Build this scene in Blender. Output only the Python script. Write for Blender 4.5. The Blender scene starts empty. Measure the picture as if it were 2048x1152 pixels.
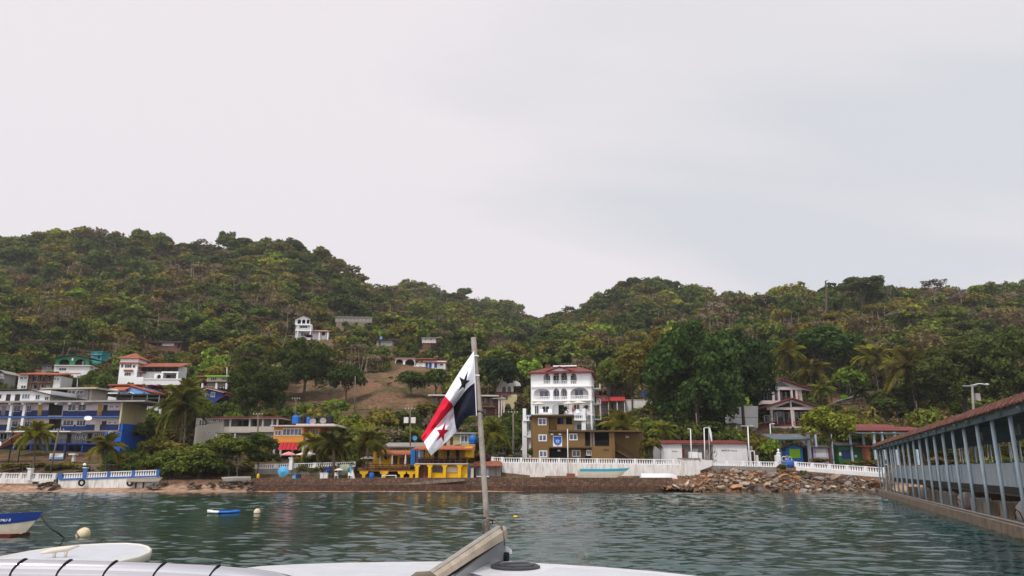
import bpy, math, random
import numpy as np
from mathutils import Vector, Matrix

random.seed(7)
RNG = np.random.default_rng(11)
SC = bpy.context.scene
COL = SC.collection
PI = math.pi

# ------------------------------------------------------------------ camera
F = 1479.0                     # focal length in pixels of the 2048 px wide photograph
H = 3.2                        # eye height above the water (upper part of a ferry)
TH = math.atan(364.0 / F)      # camera tilted up
CT, ST = math.cos(TH), math.sin(TH)
CAM = Vector((0, 0, H))


def ray(px, py):
    u = (px - 1024.0) / F
    v = (576.0 - py) / F
    return Vector((u, CT - v * ST, ST + v * CT))


def P(px, py, Y):
    r = ray(px, py)
    return CAM + r * (Y / r.y)


def proj(x, y, z):
    z = z - H
    f = y * CT + z * ST
    v = -y * ST + z * CT
    return 1024 + F * x / f, 576 - F * v / f


cd = bpy.data.cameras.new("camera")
cam = bpy.data.objects.new("camera", cd)
COL.objects.link(cam)
cam.location = CAM
cam.rotation_euler = (PI / 2 + TH, 0, 0)
cd.sensor_width = 36.0
cd.lens = 36.0 * F / 2048.0
cd.clip_start = 0.05
cd.clip_end = 8000
SC.camera = cam
SC.view_settings.view_transform = 'Standard'
SC.view_settings.look = 'None'
SC.view_settings.exposure = 0.0
SC.view_settings.gamma = 1.0
SC.cycles.max_bounces = 5
SC.cycles.diffuse_bounces = 2
SC.cycles.glossy_bounces = 3
SC.cycles.transmission_bounces = 2
SC.cycles.transparent_max_bounces = 4
SC.cycles.volume_bounces = 0
SC.cycles.use_denoising = True
SC.cycles.use_adaptive_sampling = True
SC.cycles.adaptive_threshold = 0.015
SC.cycles.caustics_reflective = False
SC.cycles.caustics_refractive = False


# ------------------------------------------------------------------ objects
def tag(o, label=None, cat=None, group=None, kind=None):
    if label:
        o["label"] = label
    if cat:
        o["category"] = cat
    if group:
        o["group"] = group
    if kind:
        o["kind"] = kind
    return o


def empty(name, loc, label, cat, yaw=0.0, group=None):
    o = bpy.data.objects.new(name, None)
    COL.objects.link(o)
    o.location = loc
    o.rotation_euler = (0, 0, yaw)
    o.empty_display_size = 0.2
    return tag(o, label, cat, group)


def copy_tree(o, parent=None):
    c = o.copy()
    COL.objects.link(c)
    if parent:
        c.parent = parent
    for ch in o.children:
        copy_tree(ch, c)
    return c


class MB:
    """collects faces and links them as one mesh object"""

    def __init__(s):
        s.v, s.f, s.m = [], [], []
        s.mi = 0

    def add(s, vs, fs):
        b = len(s.v)
        s.v += [tuple(p) for p in vs]
        for f in fs:
            s.f.append([b + i for i in f])
            s.m.append(s.mi)
        return s

    def box(s, x0, x1, y0, y1, z0, z1):
        if x0 > x1: x0, x1 = x1, x0
        if y0 > y1: y0, y1 = y1, y0
        if z0 > z1: z0, z1 = z1, z0
        v = [(x0, y0, z0), (x1, y0, z0), (x1, y1, z0), (x0, y1, z0), (x0, y0, z1), (x1, y0, z1), (x1, y1, z1), (x0, y1, z1)]
        return s.add(v, [(0, 3, 2, 1), (4, 5, 6, 7), (0, 1, 5, 4), (1, 2, 6, 5), (2, 3, 7, 6), (3, 0, 4, 7)])

    def prism(s, poly, y0, y1):
        """poly: (x,z) outline, counter-clockwise seen from -y, extruded along y"""
        a = sum(poly[i][0] * poly[(i + 1) % len(poly)][1] - poly[(i + 1) % len(poly)][0] * poly[i][1] for i in range(len(poly)))
        if a < 0: poly = poly[::-1]
        n = len(poly)
        v = [(x, y0, z) for x, z in poly] + [(x, y1, z) for x, z in poly]
        fs = [tuple(range(n)), tuple(range(2 * n - 1, n - 1, -1))]
        for i in range(n):
            j = (i + 1) % n
            fs.append((j, i, n + i, n + j))
        return s.add(v, fs)

    def plate(s, poly, z0, z1):
        """poly: (x,y) outline extruded along z"""
        a = sum(poly[i][0] * poly[(i + 1) % len(poly)][1] - poly[(i + 1) % len(poly)][0] * poly[i][1] for i in range(len(poly)))
        if a < 0: poly = poly[::-1]
        n = len(poly)
        v = [(x, y, z0) for x, y in poly] + [(x, y, z1) for x, y in poly]
        fs = [tuple(range(n - 1, -1, -1)), tuple(range(n, 2 * n))]
        for i in range(n):
            j = (i + 1) % n
            fs.append((i, j, n + j, n + i))
        return s.add(v, fs)

    def tube(s, pts, rad, n=6, cap=True):
        pts = [Vector(p) for p in pts]
        k = len(pts)
        if not hasattr(rad, '__len__'): rad = [rad] * k
        vs, fs = [], []
        for i in range(k):
            t = (pts[min(i + 1, k - 1)] - pts[max(i - 1, 0)]).normalized()
            a = t.cross(Vector((0, 0, 1)))
            if a.length < 1e-3: a = t.cross(Vector((1, 0, 0)))
            a.normalize()
            b = t.cross(a)
            for j in range(n):
                w = 2 * PI * j / n
                vs.append(pts[i] + (a * math.cos(w) + b * math.sin(w)) * rad[i])
        for i in range(k - 1):
            for j in range(n):
                q = (j + 1) % n
                fs.append((i * n + j, (i + 1) * n + j, (i + 1) * n + q, i * n + q))
        if cap:
            fs.append(tuple(range(n)))
            fs.append(tuple(range(k * n - 1, (k - 1) * n - 1, -1)))
        return s.add(vs, fs)

    def lathe(s, prof, n=10, c=(0, 0, 0), ax=None):
        """prof: (r,z) list, bottom to top"""
        vs, fs = [], []
        for r, z in prof:
            for j in range(n):
                w = 2 * PI * j / n
                vs.append((c[0] + r * math.cos(w), c[1] + r * math.sin(w), c[2] + z))
        k = len(prof)
        for i in range(k - 1):
            for j in range(n):
                q = (j + 1) % n
                fs.append((i * n + j, i * n + q, (i + 1) * n + q, (i + 1) * n + j))
        fs.append(tuple(range(n - 1, -1, -1)))
        fs.append(tuple(range((k - 1) * n, k * n)))
        return s.add(vs, fs)

    def loft(s, rings, close=True, caps=True):
        n = len(rings[0])
        vs = [p for r in rings for p in r]
        fs = []
        for i in range(len(rings) - 1):
            for j in range(n if close else n - 1):
                q = (j + 1) % n
                fs.append((i * n + j, i * n + q, (i + 1) * n + q, (i + 1) * n + j))
        if caps:
            fs.append(tuple(range(n - 1, -1, -1)))
            fs.append(tuple(range((len(rings) - 1) * n, len(rings) * n)))
        return s.add(vs, fs)

    def xform(s, M):
        s.v = [tuple(M @ Vector(p)) for p in s.v]
        return s

    def build(s, name, mats, parent=None, smooth=False, loc=None):
        me = bpy.data.meshes.new(name)
        me.from_pydata(s.v, [], s.f)
        if not isinstance(mats, (list, tuple)): mats = [mats]
        for m in mats: me.materials.append(m)
        if len(mats) > 1:
            me.polygons.foreach_set("material_index", s.m)
        if smooth:
            me.polygons.foreach_set("use_smooth", [True] * len(s.f))
        me.update()
        o = bpy.data.objects.new(name, me)
        COL.objects.link(o)
        if parent: o.parent = parent
        if loc is not None: o.location = loc
        return o


def mesh_np(name, V, Fc, mat, k, smooth=False, attr=None):
    """big mesh from numpy arrays; Fc has k indices per face"""
    me = bpy.data.meshes.new(name)
    nv, nf = len(V), len(Fc)
    me.vertices.add(nv)
    me.vertices.foreach_set("co", np.ascontiguousarray(V, np.float32).ravel())
    me.loops.add(nf * k)
    me.loops.foreach_set("vertex_index", np.ascontiguousarray(Fc, np.int32).ravel())
    me.polygons.add(nf)
    me.polygons.foreach_set("loop_start", np.arange(0, nf * k, k, dtype=np.int32))
    me.polygons.foreach_set("loop_total", np.full(nf, k, np.int32))
    if smooth: me.polygons.foreach_set("use_smooth", np.ones(nf, bool))
    if attr is not None:
        a = me.attributes.new("tint", 'FLOAT_COLOR', 'POINT')
        a.data.foreach_set("color", np.ascontiguousarray(attr, np.float32).ravel())
    me.materials.append(mat)
    me.update(calc_edges=True)
    return me


def link(name, me, parent=None, loc=None):
    o = bpy.data.objects.new(name, me)
    COL.objects.link(o)
    if parent: o.parent = parent
    if loc is not None: o.location = loc
    return o


# ------------------------------------------------------------------ materials
def lin(c):
    return tuple((x / 255 / 12.92) if x <= 10 else ((x / 255 + 0.055) / 1.055) ** 2.4 for x in c)


class N:
    def __init__(s, name):
        s.mat = bpy.data.materials.new(name)
        s.mat.use_nodes = True
        s.t = s.mat.node_tree
        s.t.nodes.clear()
        s.out = s.n('ShaderNodeOutputMaterial')

    def n(s, typ, **kw):
        x = s.t.nodes.new(typ)
        for k, v in kw.items():
            if k in ('operation', 'blend_type', 'data_type', 'attribute_name', 'attribute_type', 'wave_type', 'bands_direction', 'feature', 'distance', 'noise_dimensions', 'wave_profile', 'musgrave_type', 'voronoi_dimensions'):
                setattr(x, k, v)
            else:
                x.inputs[k].default_value = v
        return x

    def l(s, a, ao, b, bi):
        s.t.links.new(a.outputs[ao], b.inputs[bi])

    def ramp(s, src, so, stops):
        r = s.n('ShaderNodeValToRGB')
        e = r.color_ramp.elements
        while len(e) < len(stops): e.new(0.5)
        for i, (p, c) in enumerate(stops):
            e[i].position = p
            e[i].color = (*c, 1) if len(c) == 3 else c
        s.l(src, so, r, 'Fac')
        return r

    def mix(s, fac, a, b, mode='MIX'):
        """fac/a/b: a number, a colour tuple or (node, socket)"""
        m = s.n('ShaderNodeMix')
        m.data_type = 'RGBA'
        m.blend_type = mode
        for v, k in ((fac, 0), (a, 6), (b, 7)):
            if isinstance(v, tuple) and isinstance(v[0], bpy.types.Node):
                s.t.links.new(v[0].outputs[v[1]], m.inputs[k])
            elif k == 0:
                m.inputs[0].default_value = v
            else:
                m.inputs[k].default_value = (*v, 1) if len(v) == 3 else v
        return m


def mat(name, col, var=0.12, scale=1.5, rough=0.8, bump=0.15, bscale=12.0, streak=0.0, dirt=(70, 62, 52), spec=0.3, metal=0.0, tile=0.0, tiledir='X', stone=0.0, objcol=False):
    """general weathered surface; col and dirt are display colours (0-255)"""
    g = N(name)
    c = lin(col)
    tc = g.n('ShaderNodeTexCoord')
    nz = g.n('ShaderNodeTexNoise', Scale=scale, Detail=6.0, Roughness=0.6)
    g.l(tc, 'Object', nz, 'Vector')
    lo = tuple(x * (1 - var * 1.6) for x in c)
    hi = tuple(min(x * (1 + var), 0.95) for x in c)
    base = g.ramp(nz, 'Fac', [(0.3, lo), (0.7, hi)])
    src = (base, 'Color')
    if objcol:
        oi = g.n('ShaderNodeObjectInfo')
        m = g.mix(1.0, (base, 'Color'), (oi, 'Color'), 'MULTIPLY')
        src = (m, 2)
    if stone > 0:
        vo = g.n('ShaderNodeTexVoronoi', Scale=stone)
        g.l(tc, 'Object', vo, 'Vector')
        sv = g.n('ShaderNodeSeparateColor')
        g.l(vo, 'Color', sv, 'Color')
        rr = g.ramp(sv, 0, [(0.0, tuple(x * 0.55 for x in c)), (0.5, c), (1.0, tuple(min(x * 1.5, .9) for x in c))])
        m = g.mix(0.75, src, (rr, 'Color'))
        ve = g.n('ShaderNodeTexVoronoi', Scale=stone, feature='DISTANCE_TO_EDGE')
        g.l(tc, 'Object', ve, 'Vector')
        re = g.ramp(ve, 'Distance', [(0.0, (0.35, 0.33, 0.3)), (0.12, (1, 1, 1))])
        m = g.mix(0.8, (m, 2), (re, 'Color'), 'MULTIPLY')
        src = (m, 2)
    if streak > 0:
        mp = g.n('ShaderNodeMapping')
        mp.inputs['Scale'].default_value = (2.2, 2.2, 0.28)
        g.l(tc, 'Object', mp, 'Vector')
        n2 = g.n('ShaderNodeTexNoise', Scale=1.6, Detail=8.0, Roughness=0.7)
        g.l(mp, 'Vector', n2, 'Vector')
        r2 = g.ramp(n2, 'Fac', [(0.46, (0, 0, 0)), (0.72, (streak,) * 3)])
        m = g.mix((r2, 'Color'), src, lin(dirt))
        src = (m, 2)
    bs = g.n('ShaderNodeBsdfPrincipled', Roughness=rough, Metallic=metal)
    bs.inputs['Specular IOR Level'].default_value = spec
    bn = g.n('ShaderNodeTexNoise', Scale=bscale, Detail=4.0)
    g.l(tc, 'Object', bn, 'Vector')
    bp = g.n('ShaderNodeBump', Strength=bump, Distance=0.03)
    g.l(bn, 'Fac', bp, 'Height')
    last = bp
    if tile > 0:
        wv = g.n('ShaderNodeTexWave', Scale=tile)
        wv.bands_direction = tiledir
        g.l(tc, 'Object', wv, 'Vector')
        b2 = g.n('ShaderNodeBump', Strength=0.9, Distance=0.08)
        g.l(wv, 'Fac', b2, 'Height')
        g.l(bp, 'Normal', b2, 'Normal')
        last = b2
        n3 = g.n('ShaderNodeTexNoise', Scale=tile * 3, Detail=2.0)
        g.l(tc, 'Object', n3, 'Vector')
        r3 = g.ramp(n3, 'Fac', [(0.35, (0.6, 0.55, 0.5)), (0.65, (1.15, 1.1, 1.05))])
        m = g.mix(0.8, src, (r3, 'Color'), 'MULTIPLY')
        src = (m, 2)
    if stone > 0:
        b3 = g.n('ShaderNodeBump', Strength=0.8, Distance=0.1)
        g.l(ve, 'Distance', b3, 'Height')
        g.l(last, 'Normal', b3, 'Normal')
        last = b3
    g.t.links.new(src[0].outputs[src[1]], bs.inputs['Base Color'])
    g.l(last, 'Normal', bs, 'Normal')
    g.l(bs, 'BSDF', g.out, 'Surface')
    return g.mat


def foliage(name, attr=False, trans=0.25, hue=0.25):
    g = N(name)
    if attr:
        a = g.n('ShaderNodeAttribute', attribute_name="tint")
        src = (a, 'Color')
    else:
        a = g.n('ShaderNodeObjectInfo')
        src = (a, 'Color')
    ge = g.n('ShaderNodeNewGeometry')
    hs = g.n('ShaderNodeHueSaturation')
    mr = g.n('ShaderNodeMapRange')
    g.l(ge, 'Random Per Island', mr, 'Value')
    mr.inputs['To Min'].default_value = 0.72
    mr.inputs['To Max'].default_value = 1.3
    g.l(mr, 'Result', hs, 'Value')
    tc = g.n('ShaderNodeTexCoord')
    nz = g.n('ShaderNodeTexNoise', Scale=0.35, Detail=3.0)
    g.l(ge, 'Position', nz, 'Vector')
    m2 = g.n('ShaderNodeMapRange')
    m2.inputs['From Min'].default_value = 0.3
    m2.inputs['From Max'].default_value = 0.7
    m2.inputs['To Min'].default_value = 0.5 - 0.05 * hue
    m2.inputs['To Max'].default_value = 0.5 + 0.05 * hue
    g.l(nz, 'Fac', m2, 'Value')
    g.l(m2, 'Result', hs, 'Hue')
    n4 = g.n('ShaderNodeTexNoise', Scale=0.55, Detail=2.0)
    g.l(ge, 'Position', n4, 'Vector')
    m4 = g.n('ShaderNodeMapRange')
    m4.inputs['From Min'].default_value = 0.34
    m4.inputs['From Max'].default_value = 0.66
    m4.inputs['To Min'].default_value = 0.7
    m4.inputs['To Max'].default_value = 1.45
    g.l(n4, 'Fac', m4, 'Value')
    mm = g.n('ShaderNodeMath', operation='MULTIPLY')
    g.l(mr, 'Result', mm, 0)
    g.l(m4, 'Result', mm, 1)
    g.l(mm, 'Value', hs, 'Value')
    g.t.links.new(src[0].outputs[src[1]], hs.inputs['Color'])
    d = g.n('ShaderNodeBsdfDiffuse')
    t = g.n('ShaderNodeBsdfTranslucent')
    g.l(hs, 'Color', d, 'Color')
    g.l(hs, 'Color', t, 'Color')
    mx = g.n('ShaderNodeMixShader', Fac=trans)
    g.l(d, 'BSDF', mx, 1)
    g.l(t, 'BSDF', mx, 2)
    g.l(mx, 'Shader', g.out, 'Surface')
    return g.mat


def glass_mat(name, col=(28, 34, 40), rough=0.08):
    g = N(name)
    tc = g.n('ShaderNodeTexCoord')
    nz = g.n('ShaderNodeTexNoise', Scale=0.9, Detail=2.0)
    g.l(tc, 'Object', nz, 'Vector')
    c = lin(col)
    r = g.ramp(nz, 'Fac', [(0.35, tuple(x * 0.5 for x in c)), (0.65, tuple(x * 1.6 for x in c))])
    b = g.n('ShaderNodeBsdfPrincipled', Roughness=rough)
    g.l(r, 'Color', b, 'Base Color')
    g.l(b, 'BSDF', g.out, 'Surface')
    return g.mat


M = {}
M['white'] = mat('white_paint', (222, 222, 222), 0.05, 0.8, 0.75, streak=0.22, dirt=(150, 140, 128))
M['white_clean'] = mat('clean_white_paint', (234, 234, 234), 0.03, 0.8, 0.6)
M['white_stain'] = mat('stained_white_paint', (228, 225, 220), 0.06, 0.6, 0.85, streak=0.6, dirt=(120, 100, 84))
M['pinkwhite'] = mat('pinkish_white_plaster', (206, 192, 190), 0.05, 0.9, 0.8, streak=0.2, dirt=(140, 122, 118))
M['cream'] = mat('cream_plaster', (196, 182, 142), 0.06, 0.9, 0.8, streak=0.25, dirt=(140, 122, 96))
M['beige'] = mat('beige_plaster', (188, 180, 168), 0.07, 0.7, 0.85, streak=0.3, dirt=(130, 116, 104))
M['greywall'] = mat('grey_plaster', (150, 146, 142), 0.1, 0.7, 0.85, streak=0.4, dirt=(90, 82, 74))
M['concrete'] = mat('concrete', (136, 132, 126), 0.12, 1.2, 0.9, bump=0.3, streak=0.4, dirt=(84, 74, 62))
M['conc_dark'] = mat('weathered_concrete', (136, 120, 104), 0.2, 1.5, 0.9, bump=0.5, streak=0.6, dirt=(60, 46, 36))
M['blue'] = mat('blue_paint', (30, 62, 138), 0.12, 1.0, 0.65, streak=0.2, dirt=(50, 56, 80))
M['navy'] = mat('navy_paint', (28, 46, 98), 0.12, 1.0, 0.65)
M['bright_blue'] = mat('bright_blue_paint', (28, 92, 190), 0.08, 1.0, 0.6, streak=0.15, dirt=(40, 70, 120))
M['skyblue'] = mat('sky_blue_paint', (118, 160, 208), 0.08, 1.0, 0.7)
M['balblue'] = mat('balustrade_blue_paint', (62, 104, 168), 0.1, 1.0, 0.7)
M['terracotta'] = mat('terracotta_tiles', (176, 106, 82), 0.18, 1.2, 0.85, tile=1.6, streak=0.35, dirt=(96, 70, 60))
M['orange_tile'] = mat('orange_roof_tiles', (196, 110, 76), 0.12, 1.2, 0.8, tile=1.6)
M['red_roof'] = mat('red_metal_roof', (134, 66, 64), 0.12, 1.0, 0.6, tile=1.4, streak=0.2, dirt=(110, 66, 62))
M['red_bright'] = mat('bright_red_roof', (188, 54, 56), 0.1, 1.0, 0.6, tile=1.4)
M['rust_roof'] = mat('rust_red_roof_edge', (128, 60, 56), 0.15, 1.0, 0.7, tile=1.4)
M['roof_grey'] = mat('grey_roof_sheet', (150, 144, 140), 0.12, 0.8, 0.7, streak=0.3, dirt=(104, 88, 76))
M['roof_dark'] = mat('dark_roof_sheet', (64, 60, 60), 0.15, 0.8, 0.8)
M['ochre'] = mat('ochre_brown_plaster', (126, 99, 60), 0.07, 0.5, 0.85, bump=0.25, streak=0.25, dirt=(84, 64, 40))
M['ochre_dark'] = mat('dark_brown_trim', (96, 76, 50), 0.1, 0.8, 0.85)
M['brown'] = mat('brown_wood', (96, 64, 44), 0.2, 1.5, 0.7)
M['brick'] = mat('brick_brown', (118, 84, 66), 0.2, 2.0, 0.9, stone=3.0)
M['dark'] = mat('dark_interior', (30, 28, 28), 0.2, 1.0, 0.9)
M['darkwood'] = mat('dark_wood', (46, 38, 34), 0.2, 1.5, 0.7)
M['yellow'] = mat('yellow_paint', (236, 186, 20), 0.07, 0.8, 0.65, streak=0.25, dirt=(176, 132, 30))
M['yellow_door'] = mat('ochre_yellow_door_paint', (180, 146, 70), 0.1, 1.0, 0.6)
M['orange'] = mat('orange_paint', (222, 150, 62), 0.06, 0.8, 0.7, streak=0.2, dirt=(160, 110, 60))
M['green'] = mat('green_paint', (52, 122, 84), 0.1, 0.8, 0.75, streak=0.2, dirt=(40, 84, 62))
M['teal'] = mat('teal_paint', (44, 148, 158), 0.1, 0.8, 0.7)
M['turq'] = mat('turquoise_paint', (40, 170, 160), 0.08, 0.8, 0.6)
M['lime'] = mat('lime_green_panel', (128, 190, 24), 0.05, 0.8, 0.6)
M['kioskblue'] = mat('kiosk_blue_paint', (28, 112, 180), 0.08, 0.8, 0.6)
M['kioskgreen'] = mat('kiosk_green_paint', (44, 100, 60), 0.08, 0.8, 0.6)
M['purple'] = mat('purple_paint', (110, 40, 84), 0.1, 0.8, 0.6)
M['lilac'] = mat('lilac_panel', (190, 184, 204), 0.06, 0.8, 0.7)
M['red'] = mat('red_canvas', (186, 40, 48), 0.1, 1.0, 0.7, streak=0.15, dirt=(120, 30, 36))
M['pink'] = mat('pink_canvas', (222, 150, 142), 0.08, 1.0, 0.8)
M['canvas'] = mat('cream_canvas', (220, 208, 192), 0.06, 1.0, 0.8)
M['tentorange'] = mat('faded_orange_canvas', (216, 152, 108), 0.08, 0.6, 0.8, streak=0.2, dirt=(160, 110, 84))
M['bluecanvas'] = mat('light_blue_canvas', (96, 174, 218), 0.08, 1.0, 0.7)
M['bluetarp'] = mat('blue_tarp', (40, 92, 170), 0.15, 2.0, 0.5)
M['greentarp'] = mat('pale_green_tarp', (150, 158, 138), 0.15, 1.5, 0.8, streak=0.3, dirt=(110, 104, 80))
M['tankblue'] = mat('blue_plastic', (36, 104, 190), 0.06, 1.0, 0.4)
M['tankblack'] = mat('black_plastic', (26, 26, 28), 0.1, 1.0, 0.5)
M['steel'] = mat('galvanised_steel', (150, 152, 154), 0.1, 2.0, 0.45, metal=0.6)
M['polewood'] = mat('weathered_pole_wood', (116, 106, 94), 0.2, 2.0, 0.9, streak=0.4)
M['postgrey'] = mat('blue_grey_paint', (176, 192, 202), 0.08, 1.5, 0.55, streak=0.3, dirt=(92, 104, 108))
M['pierpanel'] = mat('blue_grey_railing_sheet', (186, 196, 204), 0.08, 1.2, 0.6, streak=0.35, dirt=(96, 104, 108))
M['fascia'] = mat('dark_green_grey_metal', (84, 100, 104), 0.12, 0.8, 0.5, streak=0.3, dirt=(56, 66, 68))
M['piertile'] = mat('dull_red_roof_tiles', (112, 78, 70), 0.15, 1.5, 0.8, tile=1.8)
M['stonewall'] = mat('rubble_stone_wall', (112, 88, 74), 0.25, 1.5, 0.95, stone=2.3, streak=0.4, dirt=(74, 50, 38))
M['rock'] = mat('riprap_rock', (236, 230, 222), 0.3, 1.3, 0.95, bump=0.8, bscale=6, objcol=True)
M['wetrock'] = mat('wet_shore_rock', (92, 66, 50), 0.3, 1.0, 0.6, bump=0.8, stone=2.5)
M['rubber'] = mat('black_rubber', (24, 24, 24), 0.1, 1.0, 0.7)
M['white_plastic'] = mat('white_plastic', (220, 218, 212), 0.06, 1.5, 0.45, streak=0.2, dirt=(150, 140, 124))
M['bougain'] = mat('magenta', (140, 40, 84), 0.1, 1, 0.8)
M['bark'] = mat('grey_brown_bark', (92, 80, 68), 0.25, 2.0, 0.95, bump=0.6)
M['palmbark'] = mat('palm_bark', (124, 110, 94), 0.2, 2.0, 0.95, bump=0.6, tile=2.0, tiledir='Z')
M['bare'] = mat('grey_twigs', (118, 104, 92), 0.25, 1.0, 0.95)
M['glass'] = glass_mat('window_glass')
M['glass_curtain'] = glass_mat('curtained_window_glass', (74, 84, 108))
M['screen'] = glass_mat('grey_blue_shutters', (96, 108, 120), 0.5)
M['leaf'] = foliage('tree_leaves')
M['forest_leaf'] = foliage('forest_leaves', True)
M['frond'] = foliage('palm_fronds', trans=0.3, hue=0.5)
M['wire'] = mat('black_cable', (22, 22, 22), 0, 1, 0.7)


# ------------------------------------------------------------------ pixel driven facade builder
KEEP = []      # picture rectangles of buildings that trees must not cover: px0, px1, py0, py1, Y


class Bld:
    def __init__(s, name, label, cat, px, py, Y, yaw=0.0, group=None):
        s.Y = Y
        s.o = P(px, py, Y)
        s.yaw = math.radians(yaw)
        s.ax = Vector((math.cos(s.yaw), math.sin(s.yaw), 0))
        s.ay = Vector((-math.sin(s.yaw), math.cos(s.yaw), 0))
        s.e = empty(name, s.o, label, cat, s.yaw, group)

    def keep(s, x0, x1, y0, y1):
        KEEP.append((x0, x1, y0, y1, s.Y))
        return s

    def L(s, px, py, d=0.0):
        r = ray(px, py)
        t = (d - (CAM - s.o).dot(s.ay)) / r.dot(s.ay)
        q = CAM + r * t - s.o
        return q.dot(s.ax), q.z

    def rect(s, px0, px1, py0, py1, d):
        mx, my = (px0 + px1) / 2, (py0 + py1) / 2
        return s.L(px0, my, d)[0], s.L(px1, my, d)[0], s.L(mx, py1, d)[1], s.L(mx, py0, d)[1]

    def box(s, name, m, px0, px1, py0, py1, d0=0.0, d1=6.0, down=0.0, parent=None):
        x0, x1, z0, z1 = s.rect(px0, px1, py0, py1, d0)
        return MB().box(x0, x1, d0, d1, z0 - down, z1).build(name, m, parent or s.e)

    def poly(s, name, m, pts, d0, d1, parent=None):
        return MB().prism([s.L(x, y, d0) for x, y in pts], d0, d1).build(name, m, parent or s.e)

    def win(s, px0, px1, py0, py1, cols=2, rows=1, d=0.0, fm='white', gm='glass', fw=0.09, name='window', parent=None):
        x0, x1, z0, z1 = s.rect(px0, px1, py0, py1, d)
        mb = MB()
        a, b = d - 0.06, d + 0.02
        mb.box(x0, x1, a, b, z1 - fw, z1).box(x0, x1, a, b, z0, z0 + fw)
        mb.box(x0, x0 + fw, a, b, z0 + fw, z1 - fw).box(x1 - fw, x1, a, b, z0 + fw, z1 - fw)
        for i in range(1, cols):
            c = x0 + (x1 - x0) * i / cols
            mb.box(c - fw / 2.5, c + fw / 2.5, a + .012, b, z0 + fw, z1 - fw)
        for i in range(1, rows):
            c = z0 + (z1 - z0) * i / rows
            mb.box(x0 + fw, x1 - fw, a + .02, b, c - fw / 3, c + fw / 3)
        w = mb.build(name, M[fm], parent or s.e)
        MB().box(x0 + fw * .5, x1 - fw * .5, d - 0.025, d + 0.015, z0 + fw * .5, z1 - fw * .5).build('pane', M[gm], w)
        return w

    def door(s, px0, px1, py0, py1, m='darkwood', d=0.0, fm=None):
        x0, x1, z0, z1 = s.rect(px0, px1, py0, py1, d)
        o = MB().box(x0, x1, d - 0.03, d + 0.02, z0, z1).build('door', M[m], s.e)
        if fm:
            f = MB()
            f.box(x0 - .1, x0, d - .05, d + .02, z0, z1 + .1).box(x1, x1 + .1, d - .05, d + .02, z0, z1 + .1).box(x0, x1, d - .05, d + .02, z1, z1 + .1)
            f.build('door_frame', M[fm], o)
        return o

    def slab(s, name, m, px0, px1, pyf, d0, rise, d1, th=0.15, over=0.0):
        """roof plane from the front eave up (rise>0) to the back"""
        x0, x1, z, _ = s.rect(px0, px1, pyf, pyf, d0)
        x0 -= over; x1 += over
        v = [(x0, d0, z - th), (x1, d0, z - th), (x1, d1, z + rise - th), (x0, d1, z + rise - th),
             (x0, d0, z), (x1, d0, z), (x1, d1, z + rise), (x0, d1, z + rise)]
        return MB().add(v, [(0, 3, 2, 1), (4, 5, 6, 7), (0, 1, 5, 4), (1, 2, 6, 5), (2, 3, 7, 6), (3, 0, 4, 7)]).build(name, m, s.e)

    def hip(s, name, m, px0, px1, pye, pyr, d0, d1, inset=0.35, th=0.15):
        x0, x1, z0, _ = s.rect(px0, px1, pye, pye, d0)
        zr = s.L((px0 + px1) / 2, pyr, (d0 + d1) / 2)[1]
        w = x1 - x0
        dm = (d0 + d1) / 2
        a, b = x0 + w * inset, x1 - w * inset
        v = [(x0, d0, z0 - th), (x1, d0, z0 - th), (x1, d1, z0 - th), (x0, d1, z0 - th), (x0, d0, z0), (x1, d0, z0), (x1, d1, z0), (x0, d1, z0), (a, dm, zr), (b, dm, zr)]
        return MB().add(v, [(0, 3, 2, 1), (0, 1, 5, 4), (1, 2, 6, 5), (2, 3, 7, 6), (3, 0, 4, 7), (4, 5, 9, 8), (5, 6, 9), (6, 7, 8, 9), (7, 4, 8)]).build(name, m, s.e)

    def gable(s, name, m, pts, d0, d1, th=0.18, over=0.0):
        """pts: left eave, ridge, right eave in pixels; two sloping slabs"""
        q = [s.L(x, y, d0) for x, y in pts]
        up = [(x, z + th) for x, z in q]
        return MB().prism(q + up[::-1], d0 - over, d1).build(name, m, s.e)

    def arcade(s, name, m, px0, px1, py0, py1, openings, d0, d1, n=8):
        """wall with arched openings: (xa, xb, y_bottom, y_spring, y_top) in pixels"""
        x0, x1, z0, z1 = s.rect(px0, px1, py0, py1, d0)
        mb = MB()
        cur = x0
        for (a, b, yb, ys, yt) in openings:
            xa, xb, zb, zt = s.rect(a, b, yt, yb, d0)
            zs = s.L((a + b) / 2, ys, d0)[1]
            if xa > cur + 1e-4: mb.box(cur, xa, d0, d1, z0, z1)
            if zb > z0 + 1e-4: mb.box(xa, xb, d0, d1, z0, zb)
            c, hw = (xa + xb) / 2, (xb - xa) / 2
            arc = [(c - hw * math.cos(PI * i / n), zs + (zt - zs) * math.sin(PI * i / n)) for i in range(n + 1)]
            for i in range(n):
                (p, q), (r, t) = arc[i], arc[i + 1]
                mb.prism([(p, q), (r, t), (r, z1), (p, z1)], d0, d1)
            cur = xb
        if cur < x1 - 1e-4: mb.box(cur, x1, d0, d1, z0, z1)
        return mb.build(name, m, s.e)

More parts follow.
